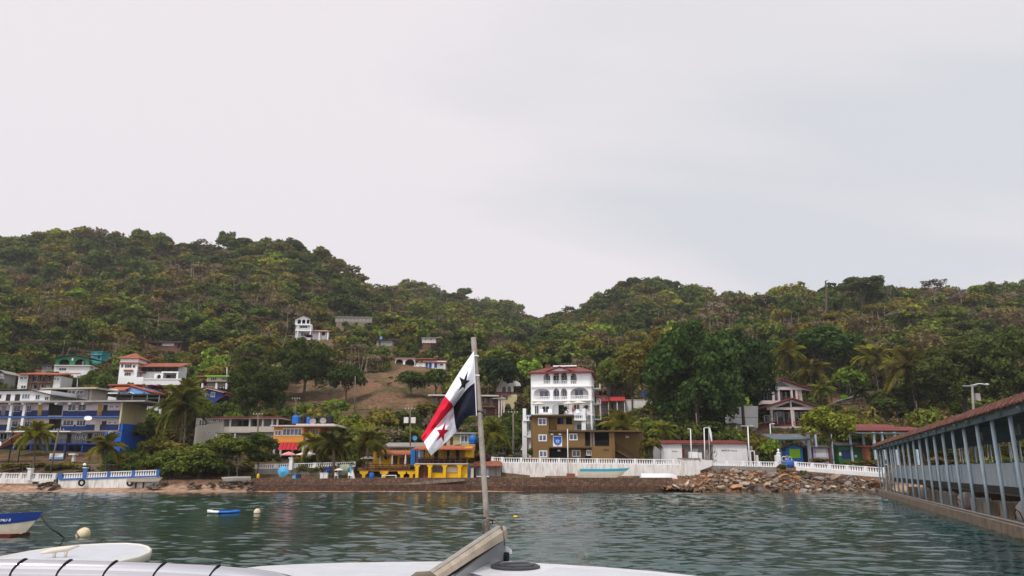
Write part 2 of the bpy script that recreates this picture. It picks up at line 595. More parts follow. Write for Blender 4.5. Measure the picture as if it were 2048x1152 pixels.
    def balu(s, px0, px1, py0, py1, d, m, step=0.3, bw=0.11, name='balustrade', th=0.14, parent=None):
        x0, x1, z0, z1 = s.rect(px0, px1, py0, py1, d)
        mb = MB()
        h = z1 - z0
        mb.box(x0, x1, d, d + th, z1 - h * .16, z1).box(x0, x1, d, d + th, z0, z0 + h * .12)
        k = max(2, int((x1 - x0) / step))
        for i in range(k + 1):
            c = x0 + (x1 - x0) * i / k
            c = min(max(c, x0 + bw / 2), x1 - bw / 2)
            zb, zt = z0 + h * .12, z1 - h * .16
            mb.prism([(c - bw * .5, zb), (c + bw * .5, zb), (c + bw * .62, zb + (zt - zb) * .35), (c + bw * .3, zt - (zt - zb) * .2), (c + bw * .45, zt), (c - bw * .45, zt), (c - bw * .3, zt - (zt - zb) * .2), (c - bw * .62, zb + (zt - zb) * .35)], d + .02, d + th - .02)
        return mb.build(name, m, parent or s.e)

    def posts(s, xs, py0, py1, d, m, w=0.2, name='post', down=0.0):
        for x in xs:
            lx, zt = s.L(x, py0, d)
            zb = s.L(x, py1, d)[1] - down
            MB().box(lx - w / 2, lx + w / 2, d, d + w, zb, zt).build(name, m, s.e)

    def rail(s, px0, px1, py0, py1, d, m, posts=4, bars=2, th=0.05, name='railing'):
        x0, x1, z0, z1 = s.rect(px0, px1, py0, py1, d)
        mb = MB()
        for i in range(bars):
            z = z1 - (z1 - z0) * i / max(bars, 1)
            mb.box(x0, x1, d, d + th, z - th, z)
        for i in range(posts + 1):
            c = x0 + (x1 - x0) * i / posts
            mb.box(c - th / 2, c + th / 2, d + .004, d + th + .004, z0, z1 + .003)
        return mb.build(name, m, s.e)
USE_HAZE = True
# ------------------------------------------------------------------ terrain
TY = [113, 116.8, 118.8, 124, 126.5, 129, 138, 160, 189, 222, 265, 320, 385, 455, 520, 600, 720, 860, 1000, 1300]
TX = {
    -900: [988, 977, 959, 957, 948, 940, 915, 870, 815, 765, 715, 655, 606, 565, 515, 527, 567, 607, 647, 707],
    0: [988, 977, 959, 957, 948, 940, 918, 875, 820, 768, 720, 660, 611, 560, 507, 517, 567, 607, 647, 707],
    200: [988, 977, 959, 957, 948, 940, 920, 882, 825, 775, 722, 662, 611, 560, 497, 507, 557, 607, 647, 707],
    400: [988, 977, 959, 957, 948, 940, 922, 892, 850, 800, 745, 680, 624, 570, 517, 535, 585, 625, 665, 705],
    550: [990, 981, 959, 957.5, 945, 938, 925, 895, 850, 790, 740, 680, 625, 566, 508, 536, 591, 641, 671, 701],
    650: [990, 981, 959, 957.5, 945, 938, 925, 895, 845, 785, 735, 680, 650, 583, 538, 570, 610, 650, 680, 710],
    750: [990, 981, 959, 957.5, 945, 938, 925, 890, 832, 772, 730, 690, 681, 633, 607, 628, 604, 636, 676, 716],
    830: [990, 981, 959, 957.5, 945, 938, 925, 890, 832, 774, 735, 700, 688, 660, 640, 630, 589, 615, 655, 715],
    900: [990, 981, 959, 957.5, 945, 938, 925, 890, 838, 788, 746, 712, 700, 675, 657, 637, 615, 635, 665, 715],
    980: [990, 981, 959, 957.5, 945, 938, 925, 895, 852, 802, 756, 722, 712, 689, 672, 652, 628, 640, 665, 715],
    1080: [990, 984, 959, 957.5, 956.5, 931, 925, 900, 866, 812, 762, 728, 732, 710, 692, 676, 666, 675, 690, 730],
    1150: [990, 984, 959, 957.5, 956.5, 931, 927, 905, 870, 816, 766, 728, 720, 694, 673, 647, 660, 670, 690, 720],
    1210: [990, 984, 959, 957.5, 956.5, 931, 927, 906, 871, 817, 767, 726, 710, 674, 651, 619, 650, 670, 690, 720],
    1290: [990, 984, 959, 957.5, 956.5, 931, 928, 908, 875, 820, 770, 726, 697, 652, 614, 580, 617, 647, 677, 707],
    1380: [990, 984, 959, 957.5, 956.5, 931, 929, 910, 878, 824, 768, 720, 699, 664, 631, 607, 634, 654, 684, 714],
    1450: [992, 988, 982, 960, 937, 930, 930, 906, 872, 816, 752, 694, 662, 640, 630, 638, 648, 668, 688, 718],
    1550: [992, 988, 982, 960, 937, 930, 930, 902, 852, 797, 736, 672, 638, 632, 640, 650, 660, 670, 690, 710],
    1700: [992, 988, 982, 960, 937, 930, 930, 896, 846, 792, 730, 664, 626, 622, 635, 650, 660, 670, 690, 710],
    1850: [992, 988, 982, 960, 937, 930, 931, 896, 846, 790, 725, 654, 626, 622, 635, 650, 660, 670, 690, 710],
    2000: [992, 988, 982, 960, 937, 930, 932, 900, 850, 795, 730, 654, 628, 622, 635, 650, 660, 670, 690, 710],
    3000: [992, 988, 982, 960, 937, 930, 932, 900, 850, 795, 730, 654, 628, 622, 635, 650, 660, 670, 690, 710],
}
_txs = np.array(sorted(TX))
_tab = np.array([TX[k] for k in _txs], float)
_ly = np.log(np.array(TY, float))


def gpy(px, Y):
    """picture height of the ground at column px and distance Y"""
    px = np.asarray(px, float); Y = np.asarray(Y, float)
    i = np.clip(np.searchsorted(_txs, px) - 1, 0, len(_txs) - 2)
    t = np.clip((px - _txs[i]) / (_txs[i + 1] - _txs[i]), 0, 1)
    t = t * t * (3 - 2 * t)
    ly = np.log(np.clip(Y, TY[0], TY[-1]))
    j = np.clip(np.searchsorted(_ly, ly) - 1, 0, len(_ly) - 2)
    s = np.clip((ly - _ly[j]) / (_ly[j + 1] - _ly[j]), 0, 1)
    a = _tab[i, j] * (1 - s) + _tab[i, j + 1] * s
    b = _tab[i + 1, j] * (1 - s) + _tab[i + 1, j + 1] * s
    return a * (1 - t) + b * t


def G(px, Y):
    return P(px, float(gpy(px, Y)), Y)


def Yof(px, py):
    """distance at which the ground of column px shows at height py"""
    ys = np.linspace(116, 600, 1900)
    g = gpy(np.full_like(ys, px), ys)
    k = np.argmax(g <= py)
    return float(ys[k])


def make_terrain():
    pxs = np.arange(-900, 3001, 20.0)
    ys = np.concatenate([[85, 107], np.exp(np.linspace(math.log(112.5), math.log(1300), 190))])
    PX, YY = np.meshgrid(pxs, ys)
    PYg = gpy(PX, YY)
    u = (PX - 1024) / F
    v = (576 - PYg) / F
    den = CT - v * ST
    X = u / den * YY
    Z = H + (ST + v * CT) / den * YY
    Z[0] = -6; Z[1] = -2.5
    w = np.clip((YY - 150) / 60, 0, 1)
    Z += w * (0.6 * np.sin(X * .21 + YY * .13) + 0.5 * np.sin(X * .37 - YY * .29 + 1) + .3 * np.sin(X * .9 + YY * .7))
    V = np.stack([X, YY, Z], -1).reshape(-1, 3)
    nr, nc = X.shape
    a = (np.arange(nr - 1)[:, None] * nc + np.arange(nc - 1)[None]).ravel()
    Fc = np.stack([a, a + 1, a + nc + 1, a + nc], -1)
    g = N('hillside_ground')
    ge = g.n('ShaderNodeNewGeometry')
    n1 = g.n('ShaderNodeTexNoise', Scale=0.09, Detail=6.0, Roughness=0.65)
    n2 = g.n('ShaderNodeTexNoise', Scale=1.1, Detail=8.0, Roughness=0.75)
    g.l(ge, 'Position', n1, 'Vector'); g.l(ge, 'Position', n2, 'Vector')
    r1 = g.ramp(n2, 'Fac', [(0.3, lin((76, 56, 44))), (0.5, lin((124, 94, 74))), (0.72, lin((158, 126, 100)))])
    r2 = g.ramp(n2, 'Fac', [(0.3, lin((44, 50, 28))), (0.7, lin((104, 96, 62)))])
    r3 = g.ramp(n1, 'Fac', [(0.44, (0, 0, 0)), (0.6, (1, 1, 1))])
    m = g.mix((r3, 'Color'), (r1, 'Color'), (r2, 'Color'))
    b = g.n('ShaderNodeBsdfPrincipled', Roughness=1.0)
    b.inputs['Specular IOR Level'].default_value = 0.1
    sz = g.n('ShaderNodeSeparateXYZ')
    g.l(ge, 'Position', sz, 'Vector')
    rz = g.n('ShaderNodeMapRange')
    rz.inputs['From Min'].default_value = 1.3
    rz.inputs['From Max'].default_value = 0.7
    g.l(sz, 'Z', rz, 'Value')
    rs = g.ramp(n2, 'Fac', [(0.35, lin((128, 98, 80))), (0.6, lin((196, 164, 140)))])
    m = g.mix((rz, 'Result'), (m, 2), (rs, 'Color'))
    g.l(m, 2, b, 'Base Color')
    bp = g.n('ShaderNodeBump', Strength=1.0, Distance=0.5)
    g.l(n2, 'Fac', bp, 'Height'); g.l(bp, 'Normal', b, 'Normal')
    g.l(b, 'BSDF', g.out, 'Surface')
    me = mesh_np('terrain', V, Fc, g.mat, 4, smooth=True)
    tag(link('terrain', me), 'steep brown hillside rising behind the shore houses', 'hillside', kind='structure')


make_terrain()


# ------------------------------------------------------------------ water
def make_water():
    g = N('sea_water')
    b = g.n('ShaderNodeBsdfPrincipled', Roughness=0.04, IOR=1.33)
    tc = g.n('ShaderNodeNewGeometry')
    n0 = g.n('ShaderNodeTexNoise', Scale=0.05, Detail=3.0)
    g.l(tc, 'Position', n0, 'Vector')
    r = g.ramp(n0, 'Fac', [(0.35, (0.006, 0.026, 0.022)), (0.65, (0.012, 0.05, 0.042))])
    g.l(r, 'Color', b, 'Base Color')
    mp = g.n('ShaderNodeMapping')
    mp.inputs['Scale'].default_value = (0.55, 1.0, 1.0)
    g.l(tc, 'Position', mp, 'Vector')
    n1 = g.n('ShaderNodeTexNoise', Scale=2.2, Detail=5.0, Roughness=0.6)
    g.l(mp, 'Vector', n1, 'Vector')
    bp = g.n('ShaderNodeBump', Strength=0.4, Distance=0.05)
    g.l(n1, 'Fac', bp, 'Height')
    g.l(bp, 'Normal', b, 'Normal')
    g.l(b, 'BSDF', g.out, 'Surface')
    # real waves: a sum of wind waves, finer grid close to the boat
    ys = np.concatenate([[-60, -20, -5, 1, 3, 5], np.exp(np.linspace(math.log(7), math.log(122), 900)), [150]])
    us = np.linspace(-1.35, 1.35, 760)
    U, YY = np.meshgrid(us, ys)
    X = U * np.maximum(YY, 9.0)
    Z = np.zeros_like(X)
    rng = np.random.default_rng(5)
    for i in range(54):
        lam = 0.4 * (3.0 / 0.4) ** (i / 53)
        ang = PI / 2 + rng.normal(0, 0.5)
        k = 2 * PI / lam
        amp = 0.0043 * lam ** 1.0 * rng.uniform(.5, 1.5)
        fade = np.clip((lam / (0.0044 * np.maximum(YY, 1))) / 3 - .3, 0, 1)
        ph = k * (X * math.cos(ang) + YY * math.sin(ang)) + rng.uniform(0, 6.28)
        Z += amp * fade * (np.sin(ph) + 0.25 * np.sin(2 * ph + 1.5))
    gust = .75 + .35 * np.sin(X * .11 + YY * .05 + 1) * np.sin(YY * .09 - X * .03)
    Z *= gust
    V = np.stack([X, YY, Z], -1).reshape(-1, 3)
    nr, nc = X.shape
    a = (np.arange(nr - 1)[:, None] * nc + np.arange(nc - 1)[None]).ravel()
    Fc = np.stack([a, a + 1, a + nc + 1, a + nc], -1)
    me = mesh_np('sea', V, Fc, g.mat, 4, smooth=True)
    tag(link('sea', me), 'dark green choppy sea water of the bay', 'sea', kind='structure')


make_water()

# ------------------------------------------------------------------ sky and sun
SUN_EL, SUN_AZ = 54, 212      # azimuth clockwise from +Y (away from the camera): behind and slightly left
w = bpy.data.worlds.new("World")
SC.world = w
w.use_nodes = True
nt = w.node_tree
nt.nodes.clear()


def wn(typ, **kw):
    x = nt.nodes.new(typ)
    for k, v in kw.items(): x.inputs[k].default_value = v
    return x


wo = wn('ShaderNodeOutputWorld')
bg = wn('ShaderNodeBackground', Strength=1.0)
sky = nt.nodes.new('ShaderNodeTexSky')
sky.sky_type = 'NISHITA'
sky.sun_disc = False
sky.sun_elevation = math.radians(SUN_EL)
sky.sun_rotation = math.radians(SUN_AZ)
skm = nt.nodes.new('ShaderNodeVectorMath'); skm.operation = 'SCALE'
skm.inputs['Scale'].default_value = 0.1
nt.links.new(sky.outputs[0], skm.inputs[0])
tc = wn('ShaderNodeTexCoord')
sep = wn('ShaderNodeSeparateXYZ')
nt.links.new(tc.outputs['Generated'], sep.inputs[0])
# project the cloud layer on a plane high above: direction / (z + small)
zz = nt.nodes.new('ShaderNodeMath'); zz.operation = 'ADD'; zz.inputs[1].default_value = 0.22
nt.links.new(sep.outputs['Z'], zz.inputs[0])
dv = nt.nodes.new('ShaderNodeVectorMath'); dv.operation = 'DIVIDE'
cb = wn('ShaderNodeCombineXYZ')
for i in range(3): nt.links.new(zz.outputs[0], cb.inputs[i])
nt.links.new(tc.outputs['Generated'], dv.inputs[0]); nt.links.new(cb.outputs[0], dv.inputs[1])
mp = wn('ShaderNodeMapping')
mp.inputs['Rotation'].default_value = (0, 0, math.radians(-32))
mp.inputs['Scale'].default_value = (0.55, 1.3, 1.0)
mp.inputs['Location'].default_value = (0.15, 0.45, 0)
nt.links.new(dv.outputs[0], mp.inputs[0])
nz = wn('ShaderNodeTexNoise', Scale=0.9, Detail=5.0, Roughness=0.45, Distortion=0.3)
nt.links.new(mp.outputs[0], nz.inputs['Vector'])
cr = wn('ShaderNodeValToRGB')
e = cr.color_ramp.elements
e[0].position = 0.36; e[0].color = (0.73, 0.745, 0.785, 1)
e[1].position = 0.55; e[1].color = (0.925, 0.865, 0.89, 1)
def shift(src, lo, hi, amt):
    m_ = wn('ShaderNodeMapRange')
    m_.interpolation_type = 'SMOOTHSTEP'
    m_.inputs['From Min'].default_value = lo; m_.inputs['From Max'].default_value = hi
    m_.inputs['To Min'].default_value = 0.0; m_.inputs['To Max'].default_value = amt
    nt.links.new(src, m_.inputs['Value'])
    return m_.outputs['Result']


# the deck of cloud thins to blue grey on the right and brightens low down
cur = nz.outputs['Fac']
for so_ in (shift(sep.outputs['X'], -0.25, 0.35, -0.13), shift(sep.outputs['X'], -0.1, -0.5, 0.08), shift(sep.outputs['Z'], 0.34, 0.16, 0.15)):
    ad = nt.nodes.new('ShaderNodeMath'); ad.operation = 'ADD'
    nt.links.new(cur, ad.inputs[0]); nt.links.new(so_, ad.inputs[1])
    cur = ad.outputs[0]
nt.links.new(cur, cr.inputs['Fac'])
# thicker, brighter cloud towards the hidden sun behind the camera
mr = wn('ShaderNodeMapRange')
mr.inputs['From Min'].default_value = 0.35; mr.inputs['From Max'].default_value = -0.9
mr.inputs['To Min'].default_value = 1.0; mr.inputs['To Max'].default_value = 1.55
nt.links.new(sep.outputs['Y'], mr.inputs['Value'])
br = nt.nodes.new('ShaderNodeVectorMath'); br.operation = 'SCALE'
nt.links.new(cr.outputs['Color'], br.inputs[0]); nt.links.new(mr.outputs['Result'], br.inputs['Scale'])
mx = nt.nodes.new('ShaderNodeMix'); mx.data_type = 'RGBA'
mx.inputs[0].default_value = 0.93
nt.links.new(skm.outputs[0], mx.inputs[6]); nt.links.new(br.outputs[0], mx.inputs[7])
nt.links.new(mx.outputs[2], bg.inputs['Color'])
nt.links.new(bg.outputs[0], wo.inputs['Surface'])

sd = bpy.data.lights.new("sun", 'SUN')
sd.energy = 2.1
sd.angle = math.radians(10)
sd.color = (1.0, 0.96, 0.9)
so = bpy.data.objects.new("sun", sd)
COL.objects.link(so)
el, az = math.radians(SUN_EL), math.radians(SUN_AZ)
dirv = Vector((math.sin(az) * math.cos(el), math.cos(az) * math.cos(el), math.sin(el)))
so.rotation_euler = dirv.to_track_quat('Z', 'Y').to_euler()
so.location = (0, -20, 60)


hz = N('haze_air')
pv = hz.n('ShaderNodeVolumePrincipled')
pv.inputs['Color'].default_value = (0.86, 0.9, 0.96, 1)
pv.inputs['Density'].default_value = 0.00012
hz.l(pv, 'Volume', hz.out, 'Volume')
if USE_HAZE:
    tag(MB().box(-2700, 2700, -90, 1500, -8, 420).build('haze', hz.mat), 'thin pale haze over the bay and hills', 'haze', kind='stuff')


# ------------------------------------------------------------------ foliage shapes
def crown_np(nclump, per, leaf, seed, flat=0.75, tri=False, spread=0.62, crad=(0.26, 0.42), bottom=-0.35):
    """leaf faces on leaf clumps spread through a crown of radius 1 (centre at the origin)"""
    r = np.random.default_rng(seed)
    d = r.normal(size=(nclump, 3))
    d /= np.linalg.norm(d, axis=1)[:, None]
    d[:, 2] = np.where(d[:, 2] < bottom, -d[:, 2] * .6, d[:, 2])
    rad = r.uniform(0.3, 1.0, nclump) ** 0.45 * spread
    C = d * rad[:, None]
    R = r.uniform(crad[0], crad[1], nclump)
    n = nclump * per
    ci = np.repeat(np.arange(nclump), per)
    q = r.normal(size=(n, 3))
    q[:, 2] += 0.35
    q /= np.linalg.norm(q, axis=1)[:, None]
    rr = R[ci] * r.uniform(0.55, 1.08, n)
    pos = C[ci] + q * rr[:, None] * np.array([1, 1, .8])
    nor = q + r.normal(size=(n, 3)) * 0.55
    nor /= np.linalg.norm(nor, axis=1)[:, None]
    t = np.cross(nor, r.normal(size=(n, 3)))
    t /= np.linalg.norm(t, axis=1)[:, None]
    b = np.cross(nor, t)
    s = leaf * r.uniform(0.6, 1.4, n)[:, None]
    if tri:
        V = np.stack([pos + t * s, pos - t * s * .5 + b * s * .8, pos - t * s * .5 - b * s * .8], 1)
    else:
        V = np.stack([pos + t * s, pos + b * s * .6, pos - t * s, pos - b * s * .6], 1)
    V[..., 2] *= flat
    k = V.shape[1]
    return V.reshape(-1, 3), np.arange(n * k).reshape(n, k)


def bare_np(seed, depth=4, wid=0.012):
    """leafless crown: forking twigs as thin three-sided sticks"""
    r = np.random.default_rng(seed)
    segs = []

    def grow(p, d, ln, w, k):
        e = p + d * ln
        segs.append((p, e, w))
        if k == 0: return
        for _ in range(3 if k > 1 else 4):
            nd = d + r.normal(size=3) * 0.55
            nd[2] = nd[2] * .7 + .18
            nd /= np.linalg.norm(nd)
            grow(e, nd, ln * r.uniform(.55, .85), w * .62, k - 1)
    for _ in range(3):
        d = np.array([r.normal() * .5, r.normal() * .5, 1.0]); d /= np.linalg.norm(d)
        grow(np.array([0, 0, -0.75]), d, 0.42, wid * 3.0, depth)
    V, Fc = [], []
    for p, e, w in segs:
        d = e - p
        a = np.cross(d, r.normal(size=3)); a /= np.linalg.norm(a)
        b = np.cross(d, a); b /= np.linalg.norm(b)
        i = len(V)
        V += [p + a * w, p - a * w * .5 + b * w * .86, p - a * w * .5 - b * w * .86, e]
        Fc += [(i, i + 1, i + 3), (i + 1, i + 2, i + 3), (i + 2, i, i + 3)]
    return np.array(V), np.array(Fc)


def crown_mesh(name, m, *a, **k):
    V, Fc = crown_np(*a, **k)
    return mesh_np(name, V, Fc, m, Fc.shape[1])


CROWN_HI = [crown_mesh('crown', M['leaf'], 46, 120, 0.062, 100 + i, spread=.74, crad=(.2, .34)) for i in range(4)]
CROWN_MID = [crown_mesh('crown', M['leaf'], 22, 62, 0.10, 200 + i, spread=.68, crad=(.24, .4)) for i in range(5)]
CROWN_XL = [crown_mesh('crown', M['leaf'], 130, 150, 0.034, 150 + i, spread=.84, crad=(.12, .22), bottom=-.75) for i in range(3)]
CROWN_UMB = [crown_mesh('crown', M['leaf'], 46, 120, 0.055, 300 + i, flat=.5, spread=.8, crad=(.16, .28), bottom=-.1) for i in range(2)]
CROWN_BUSH = [crown_mesh('foliage', M['leaf'], 14, 60, 0.12, 400 + i, spread=.62, crad=(.28, .42)) for i in range(3)]
_bare = [bare_np(500 + i) for i in range(3)]
BARE = [mesh_np('branches', V, Fc, M['bare'], 3) for V, Fc in _bare]


def trunk_mesh(seed, forks=3, lean=0.0):
    """unit trunk from z=0 to z=1 (crown centre), with limbs into the crown"""
    r = random.Random(seed)
    mb = MB()
    a = (r.uniform(-.04, .04) + lean * .5, r.uniform(-.04, .04))
    mb.tube([(0, 0, -.3), (a[0] * .5, a[1] * .5, .2), (a[0], a[1], .5), (a[0] * 1.4, a[1] * 1.4, .95)], [.06, .048, .04, .02], 7)
    for i in range(forks):
        w = 2 * PI * i / forks + r.uniform(-.5, .5)
        z0 = r.uniform(.4, .6)
        mb.tube([(a[0], a[1], z0), (a[0] + .13 * math.cos(w), a[1] + .13 * math.sin(w), z0 + .22), (a[0] + .3 * math.cos(w), a[1] + .3 * math.sin(w), z0 + .5)], [.03, .022, .01], 5)
    me = mb.build('trunk', M['bark'], smooth=True)
    d = me.data
    bpy.data.objects.remove(me)
    return d


TRUNKS = [trunk_mesh(i, 3 + i % 2) for i in range(4)]
GREENS = {'dark green': (0.031, 0.044, 0.016), 'deep green': (0.038, 0.055, 0.018), 'olive green': (0.074, 0.068, 0.022), 'mid green': (0.055, 0.072, 0.021),
          'bright green': (0.07, 0.11, 0.022), 'yellow green': (0.11, 0.12, 0.024), 'brownish': (0.095, 0.074, 0.04), 'grey brown': (0.11, 0.088, 0.062), 'rust brown': (0.11, 0.065, 0.032)}
for _k in GREENS: GREENS[_k] = tuple(c * f for c, f in zip(GREENS[_k], (2.1, 1.93, 1.25) if 'brown' not in _k else (1.4, 1.4, 1.2)))
TREES = []


def tree(px, Y, hw, top, bot, colour, label, kind='hi', name='tree', cat='tree', group=None, trunk=True, base=None, tint=None):
    """crown between picture heights top and bot, half width hw pixels, standing on the ground at distance Y"""
    c = P(px, (top + bot) / 2, Y)
    g = base if base is not None else G(px, Y)
    zc = c.z
    rx = hw * (Y / F) * 1.03
    rz = abs(P(px, top, Y).z - P(px, bot, Y).z) / 2
    o = empty(name, (c.x, c.y, min(g.z, zc - rz * .6)), label, cat, random.uniform(0, 6.28), group)
    meshes = {'hi': CROWN_HI, 'xl': CROWN_XL, 'mid': CROWN_MID, 'umb': CROWN_UMB, 'bush': CROWN_BUSH, 'bare': BARE}[kind]
    flat = {'hi': .75, 'xl': .75, 'mid': .75, 'umb': .5, 'bush': .75, 'bare': 1.0}[kind]
    me = random.choice(meshes)
    cr = link('branches' if kind == 'bare' else ('foliage' if kind == 'bush' else 'crown'), me, o, (0, 0, zc - o.location.z))
    cr.scale = (rx, rx, rz / flat)
    col = tint or GREENS[colour]
    j = random.uniform(.85, 1.18)
    cr.color = (col[0] * j, col[1] * j, col[2] * j, 1)
    if trunk:
        t = link('trunk', random.choice(TRUNKS), o)
        hgt = zc - o.location.z
        t.scale = (max(rx * .8, .8), max(rx * .8, .8), max(hgt, .5))
    TREES.append((c.x, c.y, rx, px, Y))
    return o
# ------------------------------------------------------------------ left bank: hotel and houses
b = Bld('hotel', 'long blue and white hotel with open galleries and a cream end wall', 'hotel', 100, 918, 146, -4).keep(-80, 292, 800, 900)
b.box('wall', M['pinkwhite'], -70, 240, 804, 888, 1.6, 8.5, down=2)
b.box('wainscot', M['navy'], -70, 96, 821, 833, 1.55, 1.7)
b.box('wainscot', M['navy'], 125, 240, 821, 833, 1.55, 1.7)
b.box('wainscot', M['navy'], -70, 96, 849, 861, 1.55, 1.7)
b.box('wainscot', M['navy'], 122, 236, 849, 861, 1.55, 1.7)
b.box('roof', M['roof_grey'], -76, 290, 801, 804.5, -1.0, 9.5)
b.box('gallery_floor', M['balblue'], -72, 240, 832.6, 835, 0, 1.7)
b.box('gallery_floor', M['roof_grey'], -72, 236, 861, 864.5, 0, 1.7)
b.box('gallery_floor', M['blue'], -72, 215, 886, 889, 0, 1.7)
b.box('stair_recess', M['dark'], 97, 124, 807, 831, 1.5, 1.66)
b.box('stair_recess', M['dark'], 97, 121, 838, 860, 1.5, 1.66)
x0, x1, z0, z1 = b.rect(240, 241, 804, 847, 0)
MB().box(x0, x0 + .35, 0.0, 8.6, z0, z1 + .02).build('end_wall', M['cream'], b.e)
x0, x1, z0, z1 = b.rect(240, 241, 847, 890, 0)
MB().box(x0, x0 + .33, 0.0, 8.6, z0 - 3, z1 - .004).build('end_wall_base', M['bright_blue'], b.e)
for (a, c, t, u) in ((28, 41, 811, 823.5), (54, 63.5, 811, 823.5), (136, 152, 809, 822), (156, 173, 809, 822), (219, 227, 811, 816), (230.5, 238.5, 811, 816), (24, 36, 842, 854), (49, 60, 842, 854), (126, 148, 840, 852), (153, 172, 840, 852), (216, 224, 843, 848), (227, 234, 843, 848), (-20, -6, 811, 824), (-24, -10, 842, 854)):
    b.win(a, c, t, u, 3 if c - a > 18 else 2, d=1.6)
b.door(76, 84, 810, 831, 'yellow_door', 1.55); b.door(195, 204, 809, 831, 'yellow_door', 1.55)
b.door(206, 214, 810, 831, 'darkwood', 1.55); b.door(190, 200, 841, 861, 'beige', 1.55); b.door(203, 212, 842, 861, 'darkwood', 1.55)
b.door(3, 11, 812, 831, 'greywall', 1.55); b.door(71, 81, 840, 861, 'beige', 1.55)
b.posts([24, 50], 805, 832, 0.05, M['white'], .5, 'gallery_post'); b.posts([19, 45], 836, 861, 0.05, M['white'], .5, 'gallery_post')
b.posts([-20, -30], 805, 861, 0.05, M['white'], .5, 'gallery_post')
b.rail(126, 172, 854, 861, 0.1, M['blue'], 5, 3); b.rail(205, 236, 852, 861, 0.1, M['blue'], 4, 3)
b.rail(-70, 96, 825, 832, .1, M['navy'], 14, 3); b.rail(126, 238, 825, 832, .1, M['navy'], 12, 3)
b.box('shaded_floor', M['greywall'], -70, 208, 865, 886, 1.5, 1.8)
for (a, c) in ((0, 15), (20, 26), (152, 160), (165, 172), (188, 197), (200, 209)): b.win(a, c, 866, 879, 2, d=1.48)
for (a, c) in ((104, 112), (134, 142), (175, 183)): b.door(a, c, 867, 886, 'dark', 1.48)
b.rail(-70, 208, 878, 886, .1, M['dark'], 26, 4)
b.box('blue_pillar', M['bright_blue'], 209, 239.5, 861, 888, 0.02, 1.58, down=2)
b.win(217, 224.5, 863, 877, 1, d=0.02)
b.box('ground_wall', M['navy'], -70, 215, 889, 920, 1.5, 1.8, down=1.5)
for (a, c) in ((30, 38), (50, 60), (84, 92), (138, 146), (150, 160), (176, 186)): b.door(a, c, 893, 917, 'dark' if a % 4 else 'blue', 1.48)
b.posts([28, 62, 95, 130, 165, 200], 889, 918, 0.1, M['blue'], .3, 'ground_post', 1)
b.box('terrace_wall', M['skyblue'], -70, 140, 918, 928, -3.0, -2.6, down=2)
for x in (20, 46, 80, 112, 139, 165): # sloping roof brackets
    lx, lz = b.L(x, 805, 0)
    MB().prism([(lx, lz), (lx + .9, lz), (lx + .6, lz - .45), (lx + .25, lz - .45)], -.6, 1.58).build('roof_bracket', M['white'], b.e)

b = Bld('awning', 'flat white awning on thin dark posts in front of the hotel', 'awning', 75, 925, 140, -2)
b.box('canopy', M['white'], 11, 140, 862, 864, -1.5, 2.0)
b.posts([26, 136], 864, 926, -1.3, M['dark'], .16, 'post', 1)
b = Bld('canvas_awning', 'sagging faded orange canvas awning at the left edge below the hotel', 'awning', 20, 925, 134).keep(-10, 46, 862, 906)
x0, x1, z0, z1 = b.rect(-30, 46, 868, 905, 0)
n = 12
rings = []
for i in range(n + 1):
    t = i / n
    zt = z0 + (z1 - z0) * (t ** 1.5)
    rings.append([(x0 + (x1 - x0) * t, dd, zt + .6 * math.sin(dd * .9) * (1 - t) - hh) for dd, hh in ((-2, 0), (-1, 0), (0, 0), (1.5, 0), (1.5, .06), (0, .06), (-1, .06), (-2, .06))])
MB().loft(rings).build('canvas', M['tentorange'], b.e, smooth=True)
lx, lz = b.L(-1, 888, -2.06)
MB().lathe([(.45, -.02), (.45, .02)], 14).xform(Matrix.Translation((lx, -2.2, lz)) @ Matrix.Rotation(PI / 2, 4, 'X')).build('round_badge', M['white_clean'], b.e)
b.posts([25, 44], 869, 926, -1.8, M['dark'], .14, 'post', 1)
b = Bld('sign_board', 'white and blue notice board standing before the blue ground floor', 'sign', 112, 922, 137).keep(98, 127, 905, 922)
b.box('board', M['white_clean'], 99, 126, 907, 918, 0, .1)
b.box('board_band', M['skyblue'], 99.2, 125.8, 913.5, 917.8, -.02, .05)
for i in range(3): b.box('text_line', M['navy'], 102, 122 - 4 * i, 908.6 + 1.6 * i, 909.2 + 1.6 * i, -.012, .05)
b.posts([101, 124], 918, 924, 0.02, M['dark'], .12, 'post', 1)
b = Bld('gate_pillar', 'white gate pillar with flat cap beside the notice board', 'pillar', 145, 930, 134)
b.box('shaft', M['white'], 143.5, 148, 909, 926, 0, .5, down=1.2); b.box('cap', M['white_clean'], 137, 149.5, 907, 910, -.3, .8)
b = Bld('satellite_dish', 'white satellite dish on the hotel gallery rail', 'satellite dish', 175, 846, 143)
MB().lathe([(.02, -.13), (.27, -.1), (.5, -.02), (.52, .01), (.5, .02), (.27, -.06), (.02, -.09)], 16).xform(Matrix.Translation((0, 0, .9)) @ Matrix.Rotation(.5, 4, 'Z') @ Matrix.Rotation(1.05, 4, 'X') @ Matrix.Scale(1.3, 4, (1, 0, 0))).build('dish', M['white_clean'], b.e, smooth=True)
MB().tube([(0, .4, -.4), (0, .3, .9)], .05).build('mast', M['steel'], b.e)

